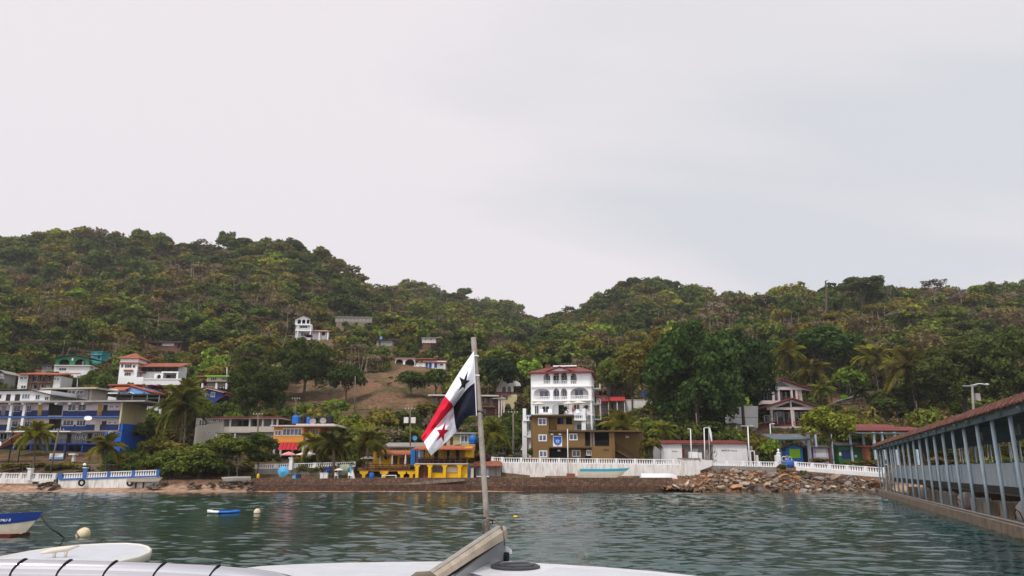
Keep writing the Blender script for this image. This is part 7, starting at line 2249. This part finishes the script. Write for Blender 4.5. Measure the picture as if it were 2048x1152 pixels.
for k in range(46):
    px = rd.uniform(292, 512) if k < 36 else rd.uniform(78, 118)
    py = rd.uniform(962, 978)
    Y = 118.2 - (py - 960) * .16
    s = rd.uniform(3.5, 9)
    o = link('rock', rd.choice(ROCKS)); o.location = P(px, py, Y); k_ = s * Y / F
    o.scale = (k_ * 1.3, k_, k_ * .7); o.rotation_euler = (rd.uniform(-.4, .4), rd.uniform(-.4, .4), rd.uniform(0, 6.28))
    v = rd.uniform(.6, 1.5); o.color = (.12 * v, .095 * v, .075 * v, 1)
    tag(o, 'dark wet shore rock on the beach below the shore thicket' if px > 290 else 'dark stone at the foot of the broken steps between the sea walls', 'rock', 'dark rocks on the left beach' if px > 290 else 'stones at the foot of the broken steps')


def rubble():
    px = np.arange(1325, 1790, 2.0); tt = np.linspace(0, 1.12, 46)
    A, B_ = np.meshgrid(px, tt)
    r = np.random.default_rng(2)
    V = []
    for i in range(A.shape[0]):
        for j in range(A.shape[1]):
            py = rtop(A[i, j]) - 3 + (rbot(A[i, j]) + 4 - rtop(A[i, j])) * B_[i, j]
            p = P(A[i, j], py, 124.2 - 9.4 * B_[i, j]); p.y += .7
            p += Vector(r.normal(size=3) * .13)
            V.append(p)
    nr, nc = A.shape
    a_ = (np.arange(nr - 1)[:, None] * nc + np.arange(nc - 1)[None]).ravel()
    me = mesh_np('rubble', np.array(V), np.stack([a_ + nc, a_ + nc + 1, a_ + 1, a_], -1), mat('rubble_fill', (124, 96, 74), .2, 1.2, .95, bump=.8, stone=2.2), 4)
    tag(link('rubble', me), 'small broken stones filling the gaps of the riprap slope', 'rubble', kind='stuff')
rubble()

# ------------------------------------------------------------------ small things along the shore
parasol(575, 906, 940, 129, 30, 'pink', 'faded pink parasol behind the white balustrade')
parasol(612, 906, 938, 131, 44, 'canvas', 'wide cream parasol behind the white balustrade')
parasol(736, 914, 940, 126, 30, 'canvas', 'pale parasol under the palm beside the restaurant deck')
parasol(677, 938, 957, 119.4, 18, 'canvas', 'small pale parasol over a chair on the stone revetment')
# open blue parasol tilted towards the water
o = empty('parasol', P(566, 943, 120.5), 'light blue parasol tipped on its side facing the water', 'parasol')
mb = MB(); Rr = 10.5 * 121 / F
rings = [[(Rr * f * math.cos(2 * PI * j / 12), -.35 * (1 - f) - .0, Rr * f * math.sin(2 * PI * j / 12)) for j in range(12)] for f in (1.0, .7, .35, .03)]
mb.loft(rings, caps=False).loft([[(x, y + .05, z) for x, y, z in q] for q in rings][::-1], caps=False).build('canopy', M['bluecanvas'], o); MB().tube([(0, -.3, 0), (0, 1.3, -.9)], .04, 6).build('pole', M['steel'], o)
for (x, lab) in ((643.5, 'white square bin at the left of the pair on the revetment'), (651.5, 'white square bin at the right of the pair on the revetment')):
    b = Bld('storage_bin', lab, 'bin', x, 957, 119.2, 0, 'white bins on the revetment'); b.box('body', M['white_plastic'], x - 3.6, x + 3.6, 947, 957, 0, .55); b.box('lid', M['white_clean'], x - 3.9, x + 3.9, 945.6, 946.9, -.04, .6)
b = Bld('tarp', 'pale green tarpaulin hanging over a frame on the revetment', 'tarpaulin', 690, 957, 119.6)
xs = np.linspace(679, 700, 9)
rings = []
for i, x in enumerate(xs):
    t = i / 8
    top, bot = 930 - 1.5 * math.sin(t * 3), 941 + 11 * math.sin(PI * min(1, t * .9 + .12))
    col = []
    for k in range(6):
        lx, lz = b.L(x + 1.2 * math.sin(k), top + (bot - top) * k / 5, .12 * math.sin(i * 1.7) - .1 * k / 5)
        col.append((lx, .12 * math.sin(i * 1.7) - .25 * math.sin(k * .7), lz))
    rings.append(col + [(p[0], p[1] + .05, p[2]) for p in col[::-1]])
MB().loft(rings).build('sheet', M['greentarp'], b.e, smooth=True); b.posts([679.5, 699.5], 929, 957, .3, M['darkwood'], .08, 'frame_post')
b = Bld('tarp', 'blue folded tarpaulin leaning beside the thick palm trunk', 'tarpaulin', 655, 948, 120); b.poly('sheet', M['blue'], [(649, 947), (655, 934), (660, 931), (661, 935), (656, 946)], 0, .25); b.poly('fold', M['bluetarp'], [(648, 947), (653, 938), (655, 941), (652, 947)], -.15, -.02)
b = Bld('tarp', 'pale crumpled sheet heap left of the restaurant deck', 'tarpaulin', 706, 957, 119.5); b.poly('sheet', M['white_stain'], [(699, 957), (701, 946), (704, 939), (707, 946), (709, 957)], 0, .5); b.poly('blue_fold', M['bluecanvas'], [(699, 945), (700, 932), (703, 938), (702, 946)], -.1, .1)
def chair(px, py, Y, label):
    o = empty('plastic_chair', P(px, py, Y), label, 'chair', .3)
    MB().box(-.25, .25, -.25, .25, .4, .45).build('seat', M['white_plastic'], o); MB().add([(-.25, .2, .45), (.25, .2, .45), (.23, .34, .95), (-.23, .34, .95), (-.25, .25, .45), (.25, .25, .45), (.23, .39, .95), (-.23, .39, .95)], [(0, 1, 2, 3), (4, 7, 6, 5), (0, 4, 5, 1), (2, 6, 7, 3), (1, 5, 6, 2), (0, 3, 7, 4)]).build('backrest', M['white_plastic'], o)
    for sx in (-.21, .21):
        for sy in (-.21, .21): MB().box(sx - .025, sx + .025, sy - .025, sy + .025, 0, .4).build('leg', M['white_plastic'], o)
chair(672, 957, 119.2, 'white plastic chair under the small pale parasol'); chair(699, 957, 119.2, 'white plastic chair right of the hanging tarpaulin')
o = empty('barrel', P(743, 957, 121), 'blue barrel lying in the shade under the restaurant deck', 'barrel', .3)
MB().lathe([(.34, 0), (.38, .1), (.4, .45), (.38, .8), (.34, .9)], 14).build('drum', M['tankblue'], o, smooth=True); MB().lathe([(.3, .9), (.3, .95)], 12).build('lid', M['navy'], o)
for (x, lab) in ((588, 'pale blue crate at the foot of the ramp wall'), (597, 'dark blue crate at the foot of the ramp wall')):
    b = Bld('crate', lab, 'crate', x, 957, 119.4); b.box('body', M['bluecanvas' if x < 590 else 'navy'], x - 3.4, x + 3.4, 951 if x < 590 else 949, 957, 0, .6); b.box('rim', M['skyblue' if x < 590 else 'blue'], x - 3.7, x + 3.7, 950.2 if x < 590 else 948, 951.2 if x < 590 else 949.2, -.05, .65)
o = empty('bollard', P(516, 957, 119), 'small yellow bollard on the left end of the stone revetment', 'bollard')
MB().lathe([(.22, 0), (.24, .35), (.18, .5), (.2, .62), (.1, .72)], 10).build('post', M['yellow'], o, smooth=True); MB().lathe([(.32, -.05), (.32, .03)], 10).build('base', M['concrete'], o)
b = Bld('tarpaulin_heap', 'blue tarpaulin heap with coiled ropes behind the balustrade gap', 'tarpaulin', 1578, 935, 124)
rg_ = np.random.default_rng(3)
rings = []
for a_, s_ in ((0, 1.0), (.5, 1.05), (.9, .8), (1.1, .35)): rings.append([(1.0 * s_ * math.cos(2 * PI * j / 14) * (1 + .08 * math.sin(3 * j)), .7 * s_ * math.sin(2 * PI * j / 14), a_ * 1.25 + .07 * math.sin(j * 2.1)) for j in range(14)])
MB().loft(rings).build('sheet', M['bluetarp'], b.e, smooth=True)
for k, (dx, dz, r_) in enumerate(((-.75, 1.35, .42), (-.3, 1.5, .32), (.2, 1.4, .3))):
    MB().tube([(dx + r_ * math.cos(2 * PI * j / 14), -.3 + .1 * math.sin(j), dz + r_ * math.sin(2 * PI * j / 14)) for j in range(15)], .07, 6, cap=False).build('rope_coil', M['beige' if k else 'canvas'], b.e, smooth=True)
b.rail(1560, 1590, 922, 935, -.6, M['steel'], 12, 2, .05, 'metal_barrier')
# carts and the blue canopy left of the brown house
for (x, lab) in ((1004, 'dark golf cart left of the grey pole'), (1034, 'dark golf cart beside the white hotel stair')):
    b = Bld('golf_cart', lab, 'golf cart', x, 917, 134)
    b.box('body', M['roof_dark'], x - 8, x + 8, 908, 915, 0, 1.2); b.box('roof', M['rubber'], x - 8, x + 8, 900.5, 902, -.1, 1.3); b.posts([x - 7, x + 6], 902, 909, .05, M['steel'], .07, 'roof_post'); b.box('seat', M['greywall'], x - 3, x + 4, 905.5, 909, .3, .9)
    for xx in (x - 5, x + 5):
        lx, lz = b.L(xx, 915, -.05); MB().lathe([(.26, -.08), (.28, 0), (.26, .08)], 12).xform(Matrix.Translation((lx, -.06, lz)) @ Matrix.Rotation(PI / 2, 4, 'X')).build('wheel', M['rubber'], b.e)
b = Bld('canopy', 'bright blue tarpaulin canopy on posts left of the brown house', 'canopy', 1012, 900, 142); b.slab('sheet', M['bluecanvas'], 998, 1010, 877, 0, .5, 2.5, .06); b.slab('sheet', M['blue'], 1009, 1026, 877, -.2, .4, 2.5, .08); b.posts([999, 1025], 878, 916, .05, M['steel'], .1)
b = Bld('beach_hut', 'low grey hut with terracotta roof between restaurant and white wall', 'hut', 975, 957, 124).keep(945, 1003, 922, 957)
b.box('wall', M['greywall'], 950, 1002, 931, 957, 1, 5, down=1); b.slab('roof', M['terracotta'], 945, 1003, 931, -.4, .8, 4, .14); b.door(958, 964, 935, 956, 'postgrey', 1); b.door(970, 977, 935, 956, 'postgrey', 1); b.posts([951, 992], 931, 957, -.2, M['brown'], .16, 'post', .6); b.box('counter', M['white_clean'], 953, 978, 952, 954, -.8, .4)
balustrade('balustrade', 'short white balustrade above the terracotta hut roof', 985, 1004, 128, 127.5, 914, 914.5, 924, 925, M['white_clean'], None, 1)
b = Bld('satellite_dish', 'round blue satellite dish on a mast above the restaurant roof', 'satellite dish', 829, 892, 133)
MB().lathe([(.02, -.14), (.25, -.1), (.42, .0), (.4, .02), (.2, -.06), (.02, -.09)], 14).xform(Matrix.Translation((0, 0, 1.35)) @ Matrix.Rotation(1.35, 4, 'X')).build('dish', M['bluecanvas'], b.e, smooth=True); MB().tube([(0, .2, -.6), (0, .1, 1.3)], .04).build('mast', M['steel'], b.e)
b = Bld('chain_fence', 'wire fence with thin posts on the bank behind the blue balustrade', 'fence', 215, 945, 128); b.rail(150, 300, 929, 945, 0, M['steel'], 9, 2, .05, 'fence_rail'); b.rail(0, 60, 926, 943, .5, M['steel'], 4, 2, .05, 'fence_rail')



def person(px, py, Y, label):
    o = empty('person', P(px, py, Y), label, 'person', .4)
    V = [(0, 0, .92), (0, .01, 1.15), (0, 0, 1.38), (0, -.01, 1.5), (0, -.03, 1.62), (0, -.03, 1.72),
         (.17, 0, 1.36), (.24, -.05, 1.1), (.22, -.2, .93), (.21, -.27, .86), (-.17, 0, 1.36), (-.25, -.02, 1.1), (-.24, -.12, .88), (-.23, -.17, .8),
         (.09, 0, .86), (.1, -.04, .48), (.1, .02, .08), (.11, -.14, .03), (-.09, 0, .86), (-.11, .0, .48), (-.11, .05, .08), (-.12, -.1, .03)]
    R_ = [.13, .12, .12, .055, .095, .07, .06, .045, .036, .04, .06, .045, .036, .04, .085, .058, .042, .035, .085, .058, .042, .035]
    E = [(0, 1), (1, 2), (2, 3), (3, 4), (4, 5), (2, 6), (6, 7), (7, 8), (8, 9), (2, 10), (10, 11), (11, 12), (12, 13), (0, 14), (14, 15), (15, 16), (16, 17), (0, 18), (18, 19), (19, 20), (20, 21)]

    def grow(name, idx, m, f):
        k = {v: i for i, v in enumerate(idx)}
        me = bpy.data.meshes.new(name)
        me.from_pydata([V[i] for i in idx], [(k[a], k[c]) for a, c in E if a in k and c in k], [])
        me.materials.append(m)
        q = link(name, me, o)
        sk = q.modifiers.new('skin', 'SKIN')
        for i, v in enumerate(idx): me.skin_vertices[0].data[i].radius = (R_[v] * f, R_[v] * f)
        me.skin_vertices[0].data[0].use_root = True
        q.modifiers.new('sub', 'SUBSURF').levels = 1
        return q
    skin = mat('skin', (160, 112, 84), .05, 3, .6)
    grow('body', list(range(22)), skin, 1.0)
    grow('shirt', [0, 1, 2, 6, 7, 10, 11], mat('pink_shirt_cloth', (214, 92, 108), .08, 4, .9), 1.18)
    grow('trousers', [0, 14, 15, 18, 19], M['navy'], 1.2)
    MB().lathe([(.1, 1.6), (.118, 1.68), (.1, 1.77), (.03, 1.81)], 12, (0, .015, 0)).build('hair', M['dark'], o, smooth=True)


person(1146.5, 829.3, 146.6, 'person in a pink top standing on the white hotel terrace')
T(476, 120.2, 34, 888, 952, 'grey brown', 'pale gnarled branches of an old shore tree above the tilted skiff', 'bare', base=P(476, 962, 120.2))

N_IND = 225
LANDMARKS = [('the teal shack', 193, 708), ('the green arched house', 145, 720), ('the towered villa', 256, 715), ('the derelict stone house', 330, 688), ('the small arched villa', 607, 650), ('the roofless ruin', 705, 642), ('the blue doored arcade house', 840, 722), ('the bare brown slope', 730, 800), ('the little white shed house', 860, 682), ('the small grey block house', 770, 685), ('the flagpole top', 947, 680), ('the white hotel roof', 1120, 730), ('the huge dark tree', 1392, 660), ('the church ruin', 1018, 760), ('the umbrella shaped tree', 1642, 660), ('the big leaning palm', 1816, 735), ('the dead skyline trunk', 1652, 570), ('the large skyline tree', 1720, 560), ('the utility pole by the pier', 1944, 775), ('the tall royal palm', 40, 660), ('the dome shaped tree', 424, 660), ('the orange tiled house', 80, 745), ('the two gabled house', 1560, 765), ('the bright red roof', 1225, 800), ('the brick brown house', 930, 795), ('the lime roofed house', 425, 752), ('the cream house gallery', 470, 840)]
# ------------------------------------------------------------------ forest on the hills
def blocked(px, py, r, Y):
    """would this crown cover a house that the photograph shows?"""
    for (x0, x1, y0, y1, yb) in KEEP:
        if Y < yb + 9 and px + r > x0 and px - r < x1 and py + r * .8 > y0 and py - r * .8 < y1:
            return True
    return False


BARE_PATCH = [(572, 758), (735, 745), (880, 752), (892, 800), (885, 872), (690, 872), (552, 862)]
RIGHT_PATCH = [(1640, 808), (1850, 800), (1850, 862), (1640, 862)]


def inside(poly, x, y):
    c = False
    for i in range(len(poly)):
        (a, b), (p, q) = poly[i], poly[i - 1]
        if (b > y) != (q > y) and x < (p - a) * (y - b) / (q - b) + a: c = not c
    return c


def forest():
    r = random.Random(21)
    cand = []
    Y = 141.0
    while Y < 1000:
        cr = 2.6 if Y < 180 else (3.4 if Y < 240 else (4.6 if Y < 340 else 5.0 + (Y - 340) * .004))
        stepx = cr * 1.25 / Y * F
        px = -260 + r.uniform(0, stepx)
        while px < 2300:
            x = px + r.uniform(-.4, .4) * stepx
            y = Y * (1 + r.uniform(-.4, .4) * cr * 1.3 / Y)
            cand.append((x, y, cr * r.choice([.55, .7, .85, 1.0, 1.0, 1.15, 1.35, 1.6]) * r.uniform(.9, 1.1)))
            px += stepx
        Y += cr * 1.3
    # which ground is hidden behind a nearer ridge
    cols = {}
    out = []
    for c in cand:
        cols.setdefault(int(c[0] // 40), []).append(c)
    for k, lst in cols.items():
        lst.sort(key=lambda c: c[1])
        best = 2000
        for (x, y, rad) in lst:
            g = float(gpy(x, y))
            rpx = rad * F / y / 1.03
            hgt = rad * 1.9
            top = g - hgt * F / y
            if top > best + 4: continue
            best = min(best, top + rpx * 1.3)
            out.append((x, y, rad, g, rpx, top))
    sel = []
    for (x, y, rad, g, rpx, top) in out:
        cy = g - rad * 1.15 * F / y
        if inside(BARE_PATCH, x, g): continue
        if inside(RIGHT_PATCH, x, g) and r.random() < .8: continue
        ok = False
        for f_ in (1, .62, .4):
            cy = g - rad * f_ * 1.15 * F / y
            if not blocked(x, cy, rpx * f_, y):
                ok = True
                break
        if not ok: continue
        rad *= f_; rpx *= f_
        if y < 150 and -80 < x < 250: continue
        if any((px_ - x) ** 2 < (rpx * .8) ** 2 and abs(Y_ - y) < rad + rx_ * .7 for (_, _, rx_, px_, Y_) in TREES_NEAR): continue
        sel.append((x, y, rad, g, rpx, top))
    return sel


def species(x, y, g, r):
    """colour name and crown kind; mixed woodland with drier patches on the middle slope and to the right"""
    n = math.sin(x * .013 + y * .021) + math.sin(x * .029 - y * .011 + 2) + .6 * math.sin(x * .051 + 1.3) * math.sin(y * .047)
    dry = 0.25 + .16 * n
    if x > 1420: dry += .25
    if 560 < g < 660 and x < 850: dry += .12
    if x < 900 and g < 560: dry -= .16
    if 1050 < x < 1420 and g < 640: dry -= .1
    t = r.random()
    if t < dry:
        q = r.random()
        if q < .22: return 'grey brown', 'bare'
        return r.choice(['brownish', 'grey brown', 'brownish', 'olive green', 'rust brown' if q > .9 else 'brownish']), 'thin'
    q = .5 + .22 * math.sin(x * .031 + y * .017 + 2.1) + .18 * math.sin(x * .011 - y * .037) + r.uniform(-.4, .4)
    if q < .2: return 'dark green', 'full'
    if q < .42: return 'deep green', 'full'
    if q < .70: return 'mid green', 'full'
    if q < .93: return 'olive green', 'full'
    return ('bright green' if q < 1.02 else 'yellow green'), 'full'


def undergrowth():
    r = random.Random(77)
    res = []
    for _ in range(26000):
        x = r.uniform(-150, 2200); y = 126 + 225 * r.random() ** 1.25
        rad = r.uniform(.7, 1.7)
        g = float(gpy(x, y))
        rpx = rad * F / y
        if y < 165 and x < 240: continue
        if y < 138 and not (240 < x < 500 or 600 < x < 720): continue
        if inside(BARE_PATCH, x, g) and r.random() < .99: continue
        if blocked(x, g - rpx * .6, rpx, y): continue
        res.append((x, y, rad, g, rpx, g - rpx))
    return res


TREES_NEAR = list(TREES)
_r = random.Random(33)
SEL = forest()
SEL = [s + species(s[0], s[1], s[3], _r) for s in SEL]
SEL.sort(key=lambda s: -s[4])
inframe = [s for s in SEL if -20 < s[0] < 2068]
IND = set(id(s) for s in inframe[:N_IND])

FULL = [crown_np([9, 14, 18, 24, 30, 12, 20][i % 7], [44, 28, 22, 17, 14, 34, 20][i % 7], 0.15, 600 + i, tri=True, spread=[.55, .62, .7, .78, .84, .6, .75][i % 7], crad=[(.3, .5), (.26, .42), (.22, .38), (.18, .3), (.15, .26), (.22, .5), (.16, .42)][i % 7], bottom=-.2 if i % 3 else -.5) for i in range(14)]
THIN = [crown_np(16, 14, 0.13, 700 + i, tri=True, spread=.75, crad=(.2, .36)) for i in range(4)]
BSH = [bare_np(800 + i, 3, .02) for i in range(4)]
CROWN_FULL = [crown_mesh('crown', M['leaf'], 20, 44, 0.115, 850 + i, spread=.68, crad=(.22, .4)) for i in range(5)]
CROWN_THIN = [crown_mesh('crown', M['leaf'], 20, 26, 0.085, 870 + i, spread=.75, crad=(.2, .36)) for i in range(4)]
SCRUB = [crown_np(7, 13, 0.24, 900 + i, tri=True, spread=.6, crad=(.3, .5)) for i in range(5)]
VV, FF, CC = [], [], []
base = 0
for (x, y, rad, g, rpx, top) in undergrowth():
    gp = P(x, g, y)
    V, Fc = SCRUB[_r.randrange(5)]
    W = V * np.array([rad * 1.2, rad * 1.2, rad]) + np.array([gp.x, gp.y, gp.z + rad * .35])
    col = np.array(GREENS[_r.choice(['olive green', 'mid green', 'brownish', 'dark green', 'olive green', 'brownish'])]) * _r.uniform(.7, 1.2)
    VV.append(W); FF.append(Fc + base); base += len(W)
    CC.append(np.tile(np.array([*col, 1.0]), (len(W), 1)))

counts = {}
singles = []
rg = np.random.default_rng(4)
for s in SEL:
    x, y, rad, g, rpx, top, cname, kind = s
    gp = P(x, g, y)
    col = np.array(GREENS[cname]) * _r.uniform(.75, 1.35)
    hz = rad * _r.uniform(.55, 1.15) * (1.25 if rad < 4 else .85)
    zc = gp.z + rad * (_r.uniform(.85, 1.3) if _r.random() < (.86 if y < 420 else .95) else _r.uniform(1.35, 1.7))
    rot = _r.uniform(0, 6.28)
    if id(s) in IND:
        singles.append((s, gp, col, hz, zc, rot))
        continue
    if kind == 'bare': V, Fc = BSH[_r.randrange(4)]
    elif kind == 'thin': V, Fc = THIN[_r.randrange(4)]
    else: V, Fc = FULL[_r.randrange(14)]
    c, sn = math.cos(rot), math.sin(rot)
    W = np.stack([(V[:, 0] * c - V[:, 1] * sn) * rad + gp.x, (V[:, 0] * sn + V[:, 1] * c) * rad + gp.y, V[:, 2] * hz / (.75 if kind != 'bare' else .8) + zc], -1)
    VV.append(W); FF.append(Fc + base); base += len(W)
    CC.append(np.tile(np.array([*col, 1.0]), (len(W), 1)))
    # a slim trunk
    if y < 600:
        tw = .05 * rad
        if kind == 'thin' and y < 460:
            for _k in range(3):
                ox, oy = _r.uniform(-.5, .5) * rad, -_r.uniform(.3, 1.0) * rad
                hh_ = _r.uniform(1.2, 2.1) * rad
                w3 = .035 * rad
                q = np.array([[ox - w3, oy, gp.z - .5], [ox + w3, oy, gp.z - .5], [ox + _r.uniform(-.4, .4) * rad, oy, gp.z + hh_]]) + np.array([gp.x, gp.y, 0])
                VV.append(q); FF.append(np.array([[0, 1, 2]]) + base); base += 3
                CC.append(np.tile(np.array([.26, .215, .16, 1.0]), (3, 1)))
        q = np.array([[-tw, 0, gp.z - .5], [tw, 0, gp.z - .5], [0, 0, zc], [0, -tw, gp.z - .5], [0, tw, gp.z - .5], [0, 0, zc]]) + np.array([gp.x, gp.y, 0])
        VV.append(q); FF.append(np.array([[0, 1, 2], [3, 4, 5]]) + base); base += 6
        CC.append(np.tile(np.array([.13, .11, .09, 1.0]), (6, 1)))
if VV:
    me = mesh_np('forest', np.concatenate(VV), np.concatenate(FF), M['forest_leaf'], 3, attr=np.concatenate(CC))
    tag(link('forest', me), 'mixed green and brown dry forest covering the hills', 'forest', kind='stuff')
print('forest trees', len(SEL), 'single', len(singles), 'faces', sum(len(f) for f in FF))
_ord = {1: 'closest', 2: 'second closest', 3: 'third closest', 4: 'fourth closest', 5: 'fifth closest', 6: 'sixth closest', 7: 'seventh closest', 8: 'eighth closest', 9: 'ninth closest', 10: 'tenth closest', 11: 'eleventh closest', 12: 'twelfth closest'}
_FORM = {'full': 'full crowned', 'thin': 'thin crowned', 'bare': 'leafless'}
# name every single tree by its look and the nearest landmark that can be found in the picture
_buck = {}
for k, (s, gp, col, hz, zc, rot) in enumerate(singles):
    x, y, rad, g, rpx, top, cname, kind = s
    cy = g - rad * F / y
    lm = min(LANDMARKS, key=lambda q: (q[1] - x) ** 2 + (1.6 * (q[2] - cy)) ** 2)
    dx, dy = x - lm[1], cy - lm[2]
    side = ('above' if dy < 0 else 'below') if abs(dy) > abs(dx) * .8 else ('to the left of' if dx < 0 else 'to the right of')
    _buck.setdefault((cname, kind, side, lm[0]), []).append((dx * dx + dy * dy, k))
_lab = {}
for key, lst in _buck.items():
    lst.sort()
    for i, (_, k) in enumerate(lst):
        cname, kind, side, lm = key
        o = '' if len(lst) == 1 else _ord.get(i + 1, 'farthest') + ' '
        if i >= 12: o = 'farther '
        _lab[k] = f'{o}{cname} {_FORM[kind]} tree {side} {lm}'.replace('to the left of', 'left of').replace('to the right of', 'right of')
for k, (s, gp, col, hz, zc, rot) in enumerate(singles):
    x, y, rad, g, rpx, top, cname, kind = s
    o = empty('hillside_tree', gp, _lab[k], 'tree', rot, 'trees on the village hillside')
    if kind == 'bare':
        c = link('branches', BARE[k % 3], o, (0, 0, zc - gp.z)); c.scale = (rad, rad, hz)
    else:
        c = link('crown', (CROWN_FULL if kind == 'full' else CROWN_THIN)[k % 4], o, (0, 0, zc - gp.z))
        c.scale = (rad, rad, hz / .75)
        c.color = (*col, 1)
    t = link('trunk', TRUNKS[k % 4], o)
    t.scale = (rad * .8, rad * .8, zc - gp.z)
